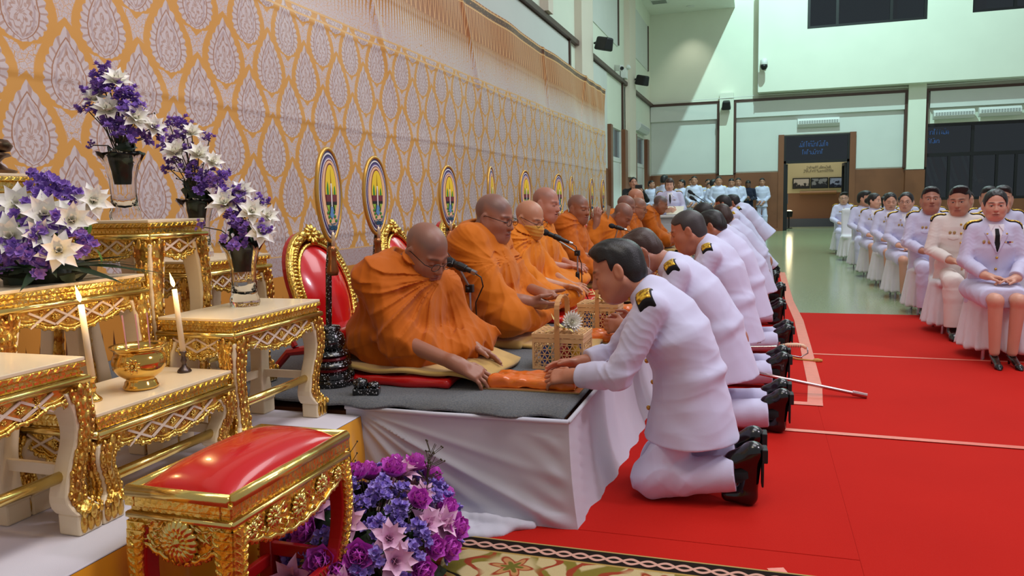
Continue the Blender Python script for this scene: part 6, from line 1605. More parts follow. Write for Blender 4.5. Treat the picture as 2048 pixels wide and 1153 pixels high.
    if detail<2: 
        if epau:
            for i,s in((0,1),(1,-1)): patch(jk,'epaulette',M_epau,jo,Fm,J['sh'][i],[(-.055,-.03),(.055,-.03),(.055,.03),(-.055,.03)],.008,max(.007,res*.7),(1,0,2),-.02)
        return jo,Fm
    # details that lie on the cloth
    r=max(.0045,res*.75)
    if epau:
        for i,s in((0,1),(1,-1)):
            patch(jk,'epaulette_felt',M_black_felt,jo,Fm,J['sh'][i],[(-.066,-.034),(.062,-.034),(.062,.034),(-.066,.034)],.006,r,(1,0,2),.0)
            patch(jk,'epaulette',M_epau,jo,Fm,J['sh'][i],[(-.062,-.029),(.055,-.029),(.055,.029),(-.062,.029)],.010,r,(1,0,2),.0)
    def on(a,b): return march(jk,ch+sdv*a+up*b,fw)
    bt=MB()
    if kind=='tunic':
        patch(jk,'placket',mat,jo,Fm,ch,[(-.006,-.42),(.006,-.42),(.006,.17),(-.006,.17)],.003,r,(1,2,0),.03)
        for q in (.135,.055,-.03,-.12,-.21): 
            p=on(.0,q)+fw*.004; MB().ball(p,.0105,8,5).build('button',M_gold,jo,smooth=True)
        for s in(-1,1):
            patch(jk,'pocket_flap',mat,jo,Fm,ch,[(s*.06-.042,.035),(s*.06+.042,.035),(s*.06+.042,.006),(s*.06,-.006),(s*.06-.042,.006)],.005,r,(1,2,0),.02)
            p=nk+hdirn*.03+sdv*s*.03+fw*.066; MB().ball(p,.009,8,5).build('collar_badge',M_gold,jo)
    elif kind=='suit':
        patch(jk,'shirt_front',M_shirt,jo,Fm,ch,[(-.055,.20),(.055,.20),(.002,-.03),(-.002,-.03)],.003,r,(1,2,0),.02)
        patch(jk,'necktie',M_tie,jo,Fm,ch,[(-.013,.165),(.013,.165),(.020,.03),(0,-.02),(-.020,.03)],.008,r,(1,2,0),.02)
        for s in(-1,1):
            patch(jk,'lapel',mat,jo,Fm,ch,[(s*.050,.19),(s*.085,.13),(s*.062,.085),(s*.006,-.035),(s*.0,-.03)],.009,r,(1,2,0),.02)
            p=on(s*.066,.125)+fw*.006; MB().ball(p,.008,8,5).build('lapel_badge',M_gold,jo)
        for q in(-.06,-.15): MB().ball(on(0,q)+fw*.004,.0105,8,5).build('button',M_gold,jo,smooth=True)
        for s in(-1,1): patch(jk,'collar_point',M_shirt,jo,Fm,ch,[(s*.012,.19),(s*.055,.20),(s*.045,.135)],.010,r,(1,2,0),.02)
    if medal:
        for q in(0,.032):
            p=on(-.052-q,.062); MB().ball(p,.0135,10,6,(.4,1,1.15),Matrix([list(x) for x in Fm])).build('medal',simple('medal_gold',(190,160,110),.4,.6),jo)
        rib=on(.075,.06); b_=MB(); R=Matrix([list(x) for x in Fm])
        for k in range(5):
            b_.mat(k%3); b_.box(Vector(rib)+R@Vector((.004,(k-2)*.014,0)),(.006,.0138,.012),R)
        b_.build('ribbon_bar',[simple('ribbon_red',(150,40,48),.6),simple('ribbon_cream',(214,196,150),.6),simple('ribbon_blue',(52,58,120),.6)],jo)
    return jo,Fm
def person(label,loc,rzd,J,head=(0,10,0),skin=(176,124,98),hair='short',hmat=None,res=.008,hs=1.0,fat=0,eyes='open',scale=1.0,group=None,fine=True,bodykw={},hres=None,stub=0,bald=0,glass=False,brow=(34,26,24),**dk):
    H=hframe(*head); sd,Fm=body_sdf(J,H,res,hs,fat,fine=fine,**bodykw)
    o=sd.build('person',M_skin,None,head_color(J['head'],H,hs,skin,stub,brow,eyes=eyes,bald=bald))
    o.location=loc; o.rotation_euler=(0,0,math.radians(rzd)); o.scale=(scale,)*3
    tag(o,label,'person',group)
    if hair: add_hair('hair',o,J['head'],H,hs,hres or max(.004,res*.75),hair,hmat)
    if glass: glasses(o,J['head'],H,hs)
    if dk.pop('undressed',False): return o,H
    dress(J,o,res,**dk)
    return o,H
# ---- monks
def robe(J,parent,res,mat,A,seed=1,amp=.009,fat=1.0,cover=(1.0,1.0),nrad=8,lap=True,bare=None,spread=1.0,groove=()):
    Fm=frame(J); fw,sv,up=Fm[:,0],Fm[:,1],Fm[:,2]; pel,ch,nk=J['pel'],J['chest'],J['neck']; f=fat
    sd=Sdf(res)
    sd.ell(pel+A_(-.01,0,-.0),(.235*f,.26*f,.15),.05)
    sd.cap(pel,ch,.185*f,.185*f,.06); sd.ell(ch+up*.03,(.165*f,.215*f,.20*f),.06,Fm)
    sd.cap(ch+up*.06,nk,.16*f,.09,.05); sd.cap(J['sh'][0],J['sh'][1],.095*f,.095*f,.06)
    for i in(0,1):
        s,e,w=J['sh'][i],J['el'][i],J['wr'][i]; c=cover[i]
        if c>0:
            e2=lerp(s,e,min(1,c)); sd.cap(s,e2,.098*f,.088*f,.05)
            if c>1: w2=lerp(e,w,c-1); sd.cap(e,w2,.080*f,.066*f,.05)
        h,k,a=J['hip'][i],J['kn'][i],J['an'][i]
        sd.cap(h,k,.135*f,.10,.06); sd.cap(k,a,.095,.075,.05)
    if lap: sd.ell(lerp(J['kn'][0],J['kn'][1],.5)*A_(.75,1,1)+A_(0,0,-.01),(.26*spread,.30*spread,.095),.06)
    sd.ell(lerp(ch,lerp(*J['el'],.5),.55),(.14*f,.20*f,.16*f),.07)
    # rolled edge round the neck
    for k in range(9):
        a=-2.5+5.0*k/8; b=-2.5+5.0*(k+1)/8
        P=lambda t: nk+up*(.028-.065*max(0,math.cos(t))) +fw*(.012+.088*f*math.cos(t))+sv*.088*f*math.sin(t)
        if k<8: sd.cap(P(a),P(b),.026,.026,.02)
    sd.cap(nk-up*.02,nk+up*.3,.062*f,.062*f,.012,'s')
    for a_,b_,r_ in groove: sd.cap(a_,b_,r_,r_*.8,.03,'s')
    A=np.array(A,float); rs=np.random.RandomState(seed); ph=rs.rand(6)*6.28
    def folds(x,y,z):
        dx,dy,dz=x-A[0],y-A[1],z-A[2]
        r=np.sqrt(dx*dx+dy*dy+dz*dz)+.02
        th=np.arctan2(dz,dx)+.5*dy/r
        wv=.16*np.sin(9*x+ph[0])+.13*np.sin(11*z+7*y+ph[1])+.10*np.sin(15*y+ph[2])
        t=th*nrad+wv*5+ph[3]; t2=th*nrad*2.3+wv*9+ph[4]
        t3=th*nrad*4.6+wv*14+ph[5]
        a=(1-np.abs(np.sin(t*.5)))**1.3-.36; b=(1-np.abs(np.sin(t2*.5)))**1.6-.33; c=(1-np.abs(np.sin(t3*.5)))**2-.3
        g1=.5+.5*np.sin(8*x+6*y+ph[5]+2*np.sin(5*z)); g2=.5+.5*np.sin(7*z-9*y+ph[2]+2*np.sin(6*x))
        m=np.clip((r-.03)/.2,0,1)
        return -(a*(.35+.9*g1)+b*(.2+.7*g2)+c*.28*g1)*amp*1.25*m
    low=lambda x,y,z:np.clip((J['kn'][0][2]+.14-z)/.1,0,1)
    sd.wr(folds); sd.wr(wrinkle(amp*.8,20,seed+3,(.5,1.2,1.2),4,low)); sd.wr(wrinkle(amp*.25,46,seed+8,(1,1,1),4))
    sd.clip(lambda X,Y,Z:-Z+.004)
    if bare: sd.clip(bare)
    return sd.build('robe',mat,parent)
J_MONK=dict(pel=A_(-.05,0,.13),chest=A_(0,0,.38),neck=A_(.06,0,.545),head=A_(.135,0,.665),sh=[A_(.03,.19,.50),A_(.03,-.19,.50)],el=[A_(.14,.27,.24),A_(.14,-.27,.24)],wr=[A_(.30,.10,.20),A_(.30,-.12,.20)],
  hip=[A_(0,.10,.12),A_(0,-.10,.12)],kn=[A_(.30,.30,.10),A_(.30,-.30,.10)],an=[A_(.30,-.05,.07),A_(.32,.06,.07)],foot='kneel',hand=[((.85,-.5,-.2),(.45,.6,.5),(.2,.2,-.9)),((.85,.5,-.2),(.45,-.6,.5),(.2,-.2,-.9))])
def monk(label,loc,J,head,res=.009,seed=1,skin=(168,112,88),fat=1.0,headfat=.6,A=None,mat=0,cover=(1.2,1.2),glass=False,eyes='down',stub=.45,bald=.4,hs=1.06,rzd=0,mask=False,curl=.5,**rk):
    H=hframe(*head); sd,Fm=body_sdf(J,H,res,hs,headfat,fine=True,arms=1.15 if fat>1 else .95,curl=curl)
    o=sd.build('person',M_skin,None,head_color(J['head'],H,hs,skin,stub,(92,62,52),eyes=eyes,bald=bald))
    o.location=loc; o.rotation_euler=(0,0,math.radians(rzd)); tag(o,label,'person')
    if glass: glasses(o,J['head'],H,hs)
    if mask: face_mask(o,J['head'],H,hs,cloth('ochre_mask_cloth',(206,150,66),.85))
    robe(J,o,res,M_robe[mat],J['neck']+Fm[:,0]*.12+Fm[:,1]*.12+Fm[:,2]*.02 if A is None else A,seed,fat=fat,cover=cover,**rk)
    return o
def face_mask(parent,c,H,hs,mat,loops=True):
    sd=Sdf(.004); c=np.array(c,float); add_head(sd,c,H,hs,0,False); sd.off=.005
    x0=c+H@A_(.06,0,-.055)*hs; sd.ell(c+H@A_(.085,0,-.06)*hs,A_(.035,.045,.05)*hs,.02,H)
    def cl(X,Y,Z):
        a,b,d=X-F4(c[0]),Y-F4(c[1]),Z-F4(c[2]); q=[(a*F4(H[0,i])+b*F4(H[1,i])+d*F4(H[2,i]))/F4(hs) for i in range(3)]
        return _mx([F4(.030)-q[0],q[2]+F4(.012)-F4(.25)*(q[0]-F4(.08)),F4(-.118)-q[2]])*F4(hs)
    sd.clip(cl); sd.wr(lambda x,y,z:.0012*np.sin(260*(H[0,2]*x+H[1,2]*y+H[2,2]*z)))
    m=sd.build('face_mask',mat,parent); mb=MB(); T=lambda *p: Vector(c+H@(np.array(p)*hs))
    for s in(-1,1):
        for z0,z1 in((-.02,.022),(-.09,-.03)): mb.tube([T(.03,s*.074,z0),T(.0,s*.084,(z0+z1)/2),T(-.02,s*.094,z1)],.0016,5)
    mb.build('ear_loop',mat,m); return m
import time as _t
_T0=_t.time()
# ---- the ten robed people on the platform
monk('person in orange robe and spectacles nearest the camera, bending forward to take the orange packet',(-1.60,3.30,.482),
  mod(J_MONK,pel=A_(-.05,0,.13),chest=A_(-.02,0,.33),neck=A_(.015,-.01,.43),head=A_(.13,-.005,.515),sh=[A_(.14,.155,.325),A_(-.05,-.18,.41)],el=[A_(.19,.18,.15),A_(.10,-.24,.14)],wr=[A_(.31,.06,.075),A_(.385,-.28,.055)],
   kn=[A_(.26,.24,.07),A_(.12,-.17,.08)],an=[A_(.15,-.05,.06),A_(.05,-.12,.06)],hip=[A_(0,.1,.10),A_(-.05,-.1,.10)],hand=[((.85,.1,-.45),(.3,-.8,.5),(-.3,-.6,.4)),((.85,.12,-.42),(.2,.9,.3),(-.1,.2,-.9))],curl=[.25,.42],hsc=1.12),
  (-24,33,4),res=.0045,seed=3,fat=.93,headfat=.9,A=(.19,.06,.40),groove=[((.24,.07,.30),(.27,.02,.10),.022)],cover=(1.75,1.06),glass=True,stub=.65,bald=.5,hs=1.1,skin=(158,104,82),amp=.013,mat=0,spread=.8)
monk('person in orange robe and dark spectacles seated second from the camera, palms turned up',(-1.58,4.22,.50),
  mod(J_MONK,head=A_(.13,0,.632),neck=A_(.03,0,.52),wr=[A_(.38,.10,.185),A_(.385,-.22,.18)],el=[A_(.20,.28,.20),A_(.20,-.27,.21)],hand=[((.80,-.55,-.12),(.25,.8,.1),(.1,.15,1)),((.85,.45,-.25),(.1,-.4,.3),(.0,.35,1))],curl=[.3,.25],hsc=1.1),
  (-12,14,2),res=.0052,seed=7,fat=1.06,headfat=1.0,A=(.22,.0,.40),cover=(1.25,1.35),glass=True,stub=.7,bald=.3,hs=1.12,skin=(160,106,84),amp=.010,mat=2)
monk('bald person in orange robe wearing spectacles and an ochre face mask',(-1.62,5.1,.50),mod(J_MONK,head=A_(.12,0,.60),neck=A_(.04,0,.49),sh=[A_(.03,.17,.45),A_(.03,-.17,.45)],wr=[A_(.36,.12,.14),A_(.36,-.14,.16)]),
  (-22,20,0),res=.0068,seed=12,fat=.92,headfat=.2,glass=True,mask=True,stub=.1,hs=1.04,skin=(190,134,104),mat=1,cover=(1.3,1.4))
monk('tall shaven person in orange robe seated fourth from the camera, behind the masked one',(-1.78,6.1,.50),mod(J_MONK,head=A_(.13,0,.70)),(-14,10,0),res=.0075,seed=22,fat=1.0,headfat=.6,stub=.4,hs=1.1,skin=(186,126,104),mat=1)
monk('shaven person in orange robe with parted lips, fifth from the camera, looking to the right',(-1.74,7.1,.50),mod(J_MONK,head=A_(.13,0,.645)),(-28,8,0),res=.0075,seed=31,fat=.95,headfat=.1,stub=.5,bald=0,hs=1.08,skin=(150,94,66),mat=0)
monk('person in orange robe bowing low with one hand raised before a leafy sheet',(-1.62,8.1,.50),mod(J_MONK,head=A_(.25,0,.555),neck=A_(.11,0,.49),chest=A_(.03,0,.34),sh=[A_(.08,.18,.44),A_(.02,-.18,.45)],el=[A_(.2,.25,.2),A_(-.02,-.30,.30)],wr=[A_(.36,.1,.18),A_(.03,-.27,.50)],hand=[J_MONK['hand'][0],((.1,0,1),(-.6,0,.2),(.2,.9,0))]),
  (-20,38,0),res=.0085,seed=41,stub=.5,skin=(158,102,78),mat=2,cover=(1.2,1.0))
monk('shaven person in orange robe behind the bowing one, head just above it',(-1.66,9.05,.50),mod(J_MONK,head=A_(.17,0,.64)),(-8,20,0),res=.010,seed=51,stub=.55,skin=(160,108,88),mat=2)
monk('person in orange robe with dark spectacles below the bald one, far along the platform',(-1.65,10.0,.50),mod(J_MONK,head=A_(.16,0,.61)),(-5,16,0),res=.010,seed=61,glass=True,stub=.5,skin=(168,112,84),mat=0)
monk('bald shiny-headed person in orange robe sitting tallest at the far end of the platform',(-1.80,10.9,.50),mod(J_MONK,head=A_(.15,0,.74),neck=A_(.06,0,.60)),(5,10,0),res=.010,seed=71,stub=.1,skin=(196,134,104),mat=1)
monk('young person in orange robe with cropped dark hair, farthest along the platform, leaning forward',(-1.66,12.0,.50),mod(J_MONK,head=A_(.21,0,.64),neck=A_(.09,0,.53),wr=[A_(.38,.1,.15),A_(.42,-.14,.10)]),(0,18,0),res=.011,seed=81,stub=1.0,bald=0,skin=(150,98,72),mat=0,cover=(1.4,1.5))
print('monks',_t.time()-_T0)
# ---- the kneeling row in white uniform (facing the platform, towards -X)
person('person in white uniform kneeling nearest the camera, laying both hands on the orange packet',(-.32,3.2,.008),180,
  mod(J_KNEEL,pel=A_(-.10,0,.42),chest=A_(.0,0,.64),neck=A_(.105,0,.82),head=A_(.245,0,.915),sh=[A_(.085,.18,.79),A_(.10,-.17,.79)],el=[A_(.20,.23,.525),A_(.29,-.17,.53)],wr=[A_(.405,.16,.50),A_(.42,-.06,.51)],
   hip=[A_(-.09,.10,.40),A_(-.09,-.09,.40)],kn=[A_(.085,.12,.085),A_(.085,-.11,.085)],an=[A_(-.235,.10,.125),A_(-.235,-.12,.125)],hand=[((.95,-.15,-.12),(.15,-.8,.5),(-.1,-.5,-.85)),((.95,.25,-.1),(.1,.7,.5),(-.1,.5,-.85))],curl=[.5,.35],hsc=1.0),
  head=(6,20,4),skin=(190,126,100),hair='short',res=.0045,hs=1.04,eyes='down',mat=M_uni,hem=.19,hem_dir=(.22,0,-1),hemr=(.225,.20),seed=5,kneel=True,amp=.0065,medal=False,bulk=.97)
def KN(**k):
    p=k.get('pel',J_KNEEL['pel']); k.setdefault('hip',[p+A_(.01,.09,-.02),p+A_(.01,-.09,-.02)]); return mod(J_KNEEL,**k)
o,_h=person('person in white uniform and face mask kneeling second from the camera',(-.27,4.25,.008),180,KN(head=A_(.345,0,.925),neck=A_(.18,0,.85),pel=A_(-.12,0,.45),chest=A_(.05,0,.68)),head=(8,44,0),skin=(176,116,94),hair='part',hmat=M_hairb,res=.007,eyes='down',mat=M_uni,hem=.20,hem_dir=(.15,0,-1),hemr=(.22,.19),seed=15,kneel=True,amp=.005,medal=False)
face_mask(o,A_(.345,0,.925),_h,1.0,cloth('grey_mask_cloth',(206,204,210),.85))
person('grey-templed person in white uniform kneeling third from the camera, sabre at the side',(-.24,5.25,.008),180,KN(head=A_(.22,0,.995),neck=A_(.09,0,.90),chest=A_(0,0,.72),pel=A_(-.10,0,.46),sh=[A_(.06,.20,.85),A_(.06,-.20,.85)]),head=(2,20,0),skin=(184,116,90),hair='crop',hmat=M_hairg,res=.0075,hs=1.08,fat=.5,eyes='down',mat=M_uni,hem=.19,hem_dir=(.1,0,-1),hemr=(.22,.19),seed=25,kneel=True,amp=.007,medal=False,bulk=1.06)
person('black-haired person in white uniform kneeling fourth from the camera, mostly hidden by the third',(-.18,6.4,.008),180,KN(head=A_(.19,0,.985),neck=A_(.09,0,.89),chest=A_(0,0,.71),pel=A_(-.12,0,.46)),head=(-10,28,0),skin=(176,116,90),hair='short',res=.008,eyes='down',mat=M_uni,hem=.19,hem_dir=(.1,0,-1),hemr=(.22,.19),seed=35,kneel=True,medal=False,detail=1)
person('cropped-haired person in white uniform kneeling fifth, head low behind the fourth',(-.20,7.8,.008),180,KN(head=A_(.33,0,1.04),neck=A_(.2,0,.93),chest=A_(.05,0,.74)),head=(0,30,0),skin=(150,92,70),hair='crop',res=.010,eyes='down',mat=M_uni,hem=.19,hem_dir=(.1,0,-1),hemr=(.22,.19),kneel=True,medal=False,detail=1,seed=45)
person('person with brown bobbed hair in white uniform kneeling sixth, in black heeled shoes',(-.16,9.3,.008),180,KN(head=A_(.27,0,1.01),neck=A_(.13,0,.90),chest=A_(.03,0,.72)),head=(-15,30,0),skin=(180,122,96),hair='bob',hmat=M_hairb,res=.010,eyes='down',mat=M_uni,hem=.34,hem_dir=(.1,0,-1),kneel=True,medal=False,detail=1,seed=55,pants=False,heel=False,kind='suit')
person('dark-haired person in white uniform kneeling seventh, before the crouching one',(-.20,10.8,.008),180,KN(head=A_(.28,0,1.12),neck=A_(.14,0,1.0),chest=A_(.03,0,.78),sh=[A_(.12,.19,.96),A_(.12,-.19,.96)]),head=(-5,25,0),skin=(166,106,82),hair='crop',res=.011,eyes='down',mat=M_uni,hem=.19,hem_dir=(.1,0,-1),hemr=(.22,.19),kneel=True,medal=False,detail=1,seed=65)
person('person in white uniform crouching at the far end of the kneeling row, leg stretched back',(-.1,12.7,.008),180,
  dict(pel=A_(-.08,0,.72),chest=A_(.10,0,.93),neck=A_(.22,0,1.05),head=A_(.32,0,1.13),sh=[A_(.19,.18,1.0),A_(.19,-.18,1.0)],el=[A_(.18,.24,.70),A_(.3,-.2,.75)],wr=[A_(.10,.24,.45),A_(.42,-.1,.62)],hip=[A_(-.08,.10,.70),A_(-.08,-.1,.70)],kn=[A_(-.12,.12,.36),A_(.15,-.12,.42)],an=[A_(-.34,.12,.12),A_(-.12,-.12,.12)],foot=[A_(1,.1,0)]*2,hand=[((.0,0,-1),(.8,-.3,0),(0,-1,0)),((.9,.2,-.3),(0,.8,.3),(0,.3,-.9))]),
  head=(-5,15,0),skin=(166,108,84),hair='short',res=.010,eyes='down',mat=M_uni,hem=.2,medal=False,detail=2,seed=75)
print('kneel',_t.time()-_T0)
# ---------------------------------------------------------------- white covered chairs and the seated audience (facing the camera side, -Y)
def covered_chair(x,y,label,first=[None]):
    if first[0]: return dup(first[0],(x,y,.0),-PI/2,label)
    t=thing('covered_chair',label,'chair',(x,y,0),-PI/2,'white covered chairs')
    sd=Sdf(.013); sd.cyl((-.02,0,.07),(-.02,0,.455),(0,1,0),(.30,.30),(.245,.25),.02,rnd=.03); sd.box((-.02,0,.44),(.235,.225,.03),.03,.03)
    sd.box((-.25,0,.70),(.035,.215,.26),.034,.03,ry(-.10)); sd.cap((-.285,-.12,.90),(-.285,.12,.90),.055,.055,.05)
    fold=lambda x,y,z:(.014*np.sin(np.arctan2(y,x+.02)*19+2*np.sin(5*z))+.006*np.sin(np.arctan2(y,x+.02)*41))*np.clip((.45-z)/.38,0,1)
    sd.wr(fold); sd.wr(wrinkle(.003,22,4,(1,1,.3),4))
    sd.clip(lambda X,Y,Z:F4(.075)+F4(.012)*np.sin(F4(14)*(X+Y))-Z)
    sd.build('chair_cover',cloth('white_chair_cover',(222,220,226),.8,260,.2),t)
    for sx,sy in ((.18,.17),(.18,-.17),(-.21,.17),(-.21,-.17)): MB().tube([(sx,sy,0),(sx*.96,sy*.96,.14)],.012,8).build('leg',M_steel,t)
    first[0]=t; return t
def woman(x,y,label,head,J=None,seed=1,hair='bun',res=.009,glass=False,skin=(212,158,134),**k):
    JJ=J or mod(J_SIT,sh=[A_(-.06,.142,1.015),A_(-.06,-.142,1.015)],el=[A_(.0,.205,.77),A_(.0,-.205,.77)],wr=[A_(.20,.095,.645),A_(.19,-.085,.665)],curl=[.3,.35],hand=[((.38,-.9,-.05),(.9,.4,.1),(0,0,-1)),((.38,.9,-.1),(.9,-.4,.1),(0,0,-1))],kn=[A_(.40,.075,.50),A_(.40,-.075,.50)],an=[A_(.36,.06,.11),A_(.37,-.06,.11)],foot=[A_(1,.05,0),A_(1,-.05,0)])
    return person(label,(x,y,0),-90,JJ,head=head,skin=skin,hair=hair,res=res,scale=.93,glass=glass,mat=k.pop('mat',M_uni),kind='suit',bulk=.87,bodykw=dict(fem=1.0),skirt=True,heel=True,hem=.12,seed=seed,brow=(40,28,26),**k)
def man(x,y,label,head,seed=1,hair='short',res=.009,skin=(192,138,112),glass=False,mat=None,rz=-90,**k):
    return person(label,(x,y,0),rz,mod(J_SIT,sh=[A_(-.06,.160,1.02),A_(-.06,-.160,1.02)],el=[A_(.02,.225,.76),A_(.02,-.225,.76)]),head=head,hs=k.pop('hs',1.10),bulk=k.pop('bulk',.92),skin=skin,hair=hair,res=res,scale=.95,glass=glass,mat=mat or M_uni,kind='tunic',hem=.13,seed=seed,**k)
rowY=[6.50,7.62,8.82,10.25,11.50,12.70,14.05]
covered_chair(1.72,6.50,'white covered chair at the lower right under the nearest seated person in a skirt')
woman(1.63,6.47,'person in white jacket, black tie and skirt seated nearest the camera at right',(-10,5,0),seed=3,res=.0045)
covered_chair(1.68,7.62,'white covered chair under the seated person looking to the left')
man(1.64,7.60,'person in cream-tinted white tunic with fringe, seated second, glancing aside',(-22,8,2),seed=5,res=.0055,mat=M_unic,hair='part',bulk=.94)
covered_chair(1.70,8.82,'white covered chair under the third seated person, head tilted back')
man(1.64,8.80,'stocky person in white tunic seated third in the front column, chin raised',(-4,-6,0),seed=8,res=.006,fat=.4,skin=(176,120,98),bulk=.97)
covered_chair(1.68,10.10,'white covered chair under the seated person with thin spectacles')
woman(1.62,10.08,'person with spectacles and tied hair in white jacket, seated fourth',(-18,4,0),seed=9,glass=True,res=.009)
covered_chair(1.69,11.40,'white covered chair under the seated person looking down')
woman(1.64,11.38,'person in white jacket and black tie seated fifth, eyes lowered',(0,14,0),seed=11,eyes='down',res=.0095)
covered_chair(1.68,12.65,'white covered chair under the person in profile with a hair bun')
woman(1.61,12.63,'person with a dark hair bun seated sixth, turned to the right in profile',(52,2,0),seed=13,res=.010,hair='bun')
covered_chair(1.68,14.0,'white covered chair under the person whose face is hidden behind the bun')
man(1.63,13.98,'person in white tunic seated seventh, face hidden behind the hair bun',(60,4,0),seed=15,res=.011)
covered_chair(1.68,15.75,'empty white covered chair near the open door')
covered_chair(1.70,17.55,'white covered chair farthest from the camera')
man(1.64,17.5,'person with round fringe and spectacles seated farthest, facing the camera',(-4,4,0),seed=17,res=.012,glass=True,hair='part',skin=(206,160,136))
# second column, behind to the right
covered_chair(2.36,8.95,'white covered chair of the broad-faced person behind the nearest seated one')
man(2.30,8.9,'broad-faced person in white tunic seated behind the nearest skirted person',(-12,4,0),seed=21,res=.009,hs=1.08,fat=.6,skin=(200,146,120))
woman(2.58,7.5,'person with bowed head and thin spectacles at the right edge, in white',(-6,22,0),seed=23,glass=True,eyes='down',res=.009)
covered_chair(2.62,7.52,'white covered chair under the person with bowed head at the right edge')
woman(2.62,6.78,'person in white jacket cut by the right edge of the picture',(-30,6,0),seed=25,res=.009)
man(2.45,10.0,'person in white tunic, seated between the third and second heads, further back',(-10,4,0),seed=27,res=.011,skin=(186,130,104))
woman(2.5,11.2,'person with dark hair seated behind the one with thin spectacles',(8,8,0),seed=29,res=.012)
woman(2.50,13.2,'person in white seated behind the one with lowered eyes, face half hidden',(0,6,0),seed=31,res=.012)
woman(2.42,14.9,'person with light brown hair seated beyond the hair bun',(70,4,0),seed=33,res=.013,mat=M_uni)
woman(2.3,16.2,'person with black ponytail seated near the far wall',(120,4,0),seed=35,res=.014,hair='tied')
woman(3.15,9.4,'person with grey-brown hair at the far right edge, second column',(0,8,0),seed=37,res=.011)
for x,y,l in ((2.64,6.80,'white covered chair of the person cut by the right edge'),(2.47,10.02,'white covered chair between the third and second columns of heads'),(2.52,11.22,'white covered chair of the dark-haired person behind the spectacled one'),(2.52,13.22,'white covered chair of the half-hidden person behind lowered eyes'),(2.44,14.92,'white covered chair of the person with light brown hair'),(2.32,16.22,'white covered chair of the person with the black ponytail'),(3.17,9.42,'white covered chair of the grey-brown haired person at the far right')): covered_chair(x,y,l)
print('aud',_t.time()-_T0)
# ---------------------------------------------------------------- people standing along the far wall
def guard(x,y,label,head=(-90+90,0,0),rz=-90,res=.0145,J=None,mat=None,sc=1.06,hair='crop',skin=(178,124,100),detail=1,kind='tunic',medal=True,**k):
    return person(label,(x,y,0),rz,mod(J or mod(J_STAND,sh=[A_(0,.162,1.40),A_(0,-.162,1.40)],el=[A_(.0,.218,1.13),A_(.0,-.218,1.13)])),head=head,skin=skin,hair=hair,hmat=M_hair,res=res,scale=sc,fine=True,mat=mat or M_uni,kind=kind,hem=.13,bulk=.89,hs=1.06,detail=detail,medal=medal,seed=int(x*100)%97+1,**k)
guard(.04,28.55,'slim person in white uniform standing alone beside the door, hands clasped',(0,4,0),sc=1.08)
guard(-.42,28.3,'person in dark navy clothes standing, looking down at a phone',(0,30,0),J=mod(J_STAND,wr=[A_(.28,.05,1.08),A_(.28,-.05,1.08)],hand=[((.7,-.3,.5),(.2,.3,.9),(.2,-1,0)),((.7,.3,.5),(.2,-.3,.9),(.2,1,0))]),mat=M_navy,sc=1.04,skin=(120,84,70),epau=False)
phone=tag(MB().bb(-.04,.04,-.005,.005,-.075,.075).build('phone',M_dark,loc=(-.42,27.93,1.19),rot=(-.8,0,0)),'phone held by the person in dark navy clothes','phone')
guard(-.88,25.5,'person in white uniform standing, head lowered, left of the navy-clad one',(0,14,0),sc=1.05)
guard(-1.22,24.6,'person in white uniform standing tallest at the middle of the far group',(4,2,0),sc=1.08)
guard(-1.45,26.0,'person in white uniform standing with head turned away behind the tall one',(120,4,0),sc=1.05,hair='short')
guard(-1.62,26.6,'short smiling person in white uniform between two taller ones',(5,6,0),sc=1.0)
guard(-1.95,24.6,'person in white uniform standing upright left of the short smiling one',(0,0,0),sc=1.10)
guard(-2.18,26.4,'person in white uniform half hidden at the left shoulder of the upright one',(-10,4,0),sc=1.08)
guard(-1.72,27.6,'person in white uniform half hidden at the right shoulder of the upright one',(20,0,0),sc=1.08)
guard(-2.36,24.9,'person in white uniform in profile, standing beside the one with back turned',(-60,4,0),sc=1.05)
guard(-2.45,21.0,'person in white uniform with back turned, walking away',(0,10,0),rz=70,sc=1.07,hair='short')
guard(-3.38,25.6,'person in white uniform standing at the far left of the group',(60,2,0),sc=1.06)
guard(-.72,27.2,'person in white uniform mostly hidden behind the one with lowered head',(0,4,0),sc=1.08)
# the person in black taking a picture
Jc=mod(J_STAND,el=[A_(.18,.27,1.20),A_(.20,-.26,1.20)],wr=[A_(.33,.10,1.42),A_(.33,-.10,1.40)],hand=[((.5,-.6,.6),(.2,.3,.9),(.2,-1,0)),((.5,.6,.6),(.2,-.3,.9),(.2,1,0))])
o,_=person('person in black holding up a phone to take a picture by the left wall',(-2.72,17.5,0),-68,Jc,head=(-4,0,0),skin=(196,140,116),hair='bun',res=.011,scale=1.0,mat=M_blk,kind='suit',hem=.15,detail=1,epau=False,medal=False,seed=3)
t=thing('phone','black phone held up in front of the person in black','phone',(-2.54,17.12,1.50),-1.2); MB().bb(-.006,.006,-.08,.08,-.04,.04).build('body',M_dark,t,bevel=.004); MB().lathe([(0,0),(.009,0),(.009,.003),(0,.003)],(.006,.055,.02),10,Matrix.Rotation(PI/2,3,'Y')).build('lens',simple('lens_grey',(120,122,126),.2,.5),t)
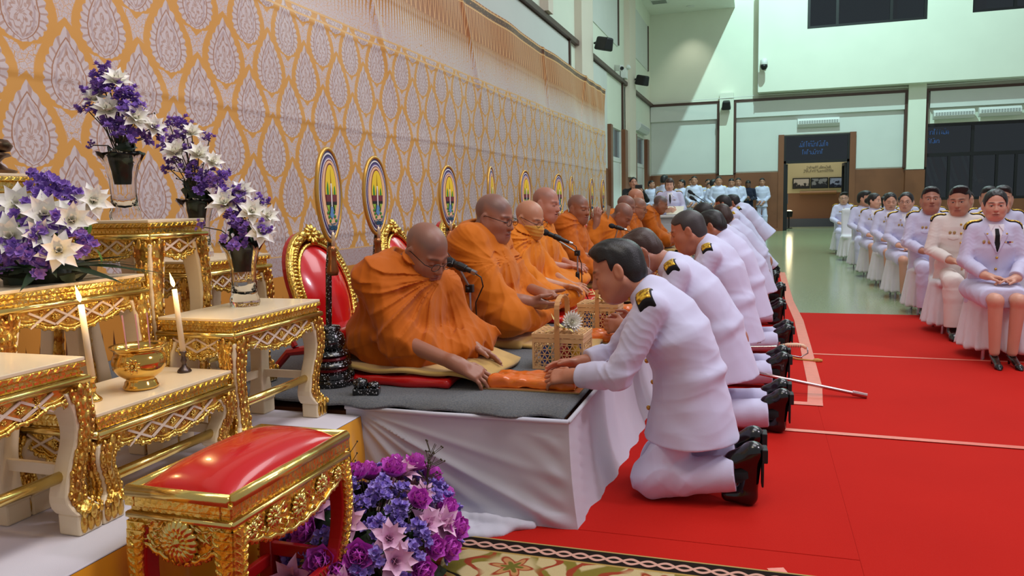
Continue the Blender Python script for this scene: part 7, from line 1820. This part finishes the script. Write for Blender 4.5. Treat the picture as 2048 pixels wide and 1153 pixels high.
# reader at the white lectern
Jl=mod(J_STAND,el=[A_(.06,.26,1.14),A_(.06,-.26,1.14)],wr=[A_(.30,.10,1.10),A_(.30,-.10,1.10)],hand=[((.8,-.5,.1),(.1,.3,.9),(.2,-1,0)),((.8,.5,.1),(.1,-.3,.9),(.2,1,0))])
person('person with short brown hair, white jacket and black tie reading at the white lectern',(-1.53,13.95,0),-80,Jl,head=(-6,12,0),skin=(222,172,148),hair='bob',hmat=M_hairb,res=.0085,bodykw=dict(fem=1.0),scale=.92,mat=M_uni,kind='suit',hem=.15,seed=4,eyes='down')
t=thing('lectern','white lectern standing past the end of the platform','lectern',(-1.42,13.58,0),-.1)
MB().bb(-.30,.30,-.02,.30,0,.90).build('body',simple('lectern_white',(214,218,222),.5),t,bevel=.01); MB().bb(-.34,.34,-.10,.34,.90,.94).build('top_slab',M_white,t,bevel=.008); MB().bb(-.22,.22,-.026,-.02,.15,.78).build('front_panel',simple('lectern_panel',(204,210,216),.55),t)
MB().lathe([(0,0),(.016,0),(.016,.004),(0,.005)],(0,-.026,.62),10,Matrix.Rotation(PI/2,3,'X')).build('round_boss',M_steel,t)
tag(MB().bb(-.14,.14,-.10,.10,-.003,.003).build('sheet_of_paper',simple('paper',(236,234,214),.7),loc=(-1.40,13.66,1.02),rot=(.75,0,-.1)),'sheet of paper held by the reader at the lectern','paper')
for i,(dx,dz,l) in enumerate(((.02,.0,'lower'),(.06,.13,'upper'))):
    t=thing('gooseneck_microphone','%s black microphone on a thin gooseneck beside the reader'%l,'microphone',(-.78,13.9+.14*i,.0)); 
    MB().tube([(0,0,0),(0,0,.98+dz*.3)],.012,8).build('stand',M_mic,t); MB().lathe([(.14,0),(.14,.02),(.02,.04)],n=18).build('base',M_mic,t)
    MB().tube([(0,0,.98+dz*.3),(-.12,-.02,1.06+dz*.6),(-.30-dx,-.04,1.20+dz*.8)],.007,6).build('gooseneck',M_mic,t,smooth=True)
    R=Vector((-.8,-.1,.55)).to_track_quat('Z','Y').to_matrix(); MB().lathe([(.016,-.05),(.019,0),(.030,.02),(.032,.06),(.02,.09),(0,.095)],(-.30-dx,-.04,1.20+dz*.8),12,R).build('microphone_head',M_mesh,t,smooth=True)
t=thing('sheet','pale patterned leafy sheet held up by the raised hand','paper',(-1.56,8.0,.985))
MB().grid(lambda u,v:(.02*math.sin(3*v),-.07+.14*u,-.10+.28*v+.02*u),6,8).build('sheet',simple('pale_grey_paper',(176,174,166),.6),t,rot=(0,.35,.5))
# person in dark suit behind the glazing
person('person in dark suit standing behind the dark glazing at the right',(7.35,31.2,0),-95,mod(J_STAND),head=(0,2,0),skin=(200,150,120),hair='short',res=.016,scale=1.02,mat=M_navy,kind='suit',hem=.15,detail=1,epau=False,medal=False,seed=6)
lamp('foyer_lamp','AREA',(6.5,31.5,4.2),(6.5,31.5,0),40,(1,.95,.9),1.2,1.2)
print('back',_t.time()-_T0)
bpy.context.view_layer.update()
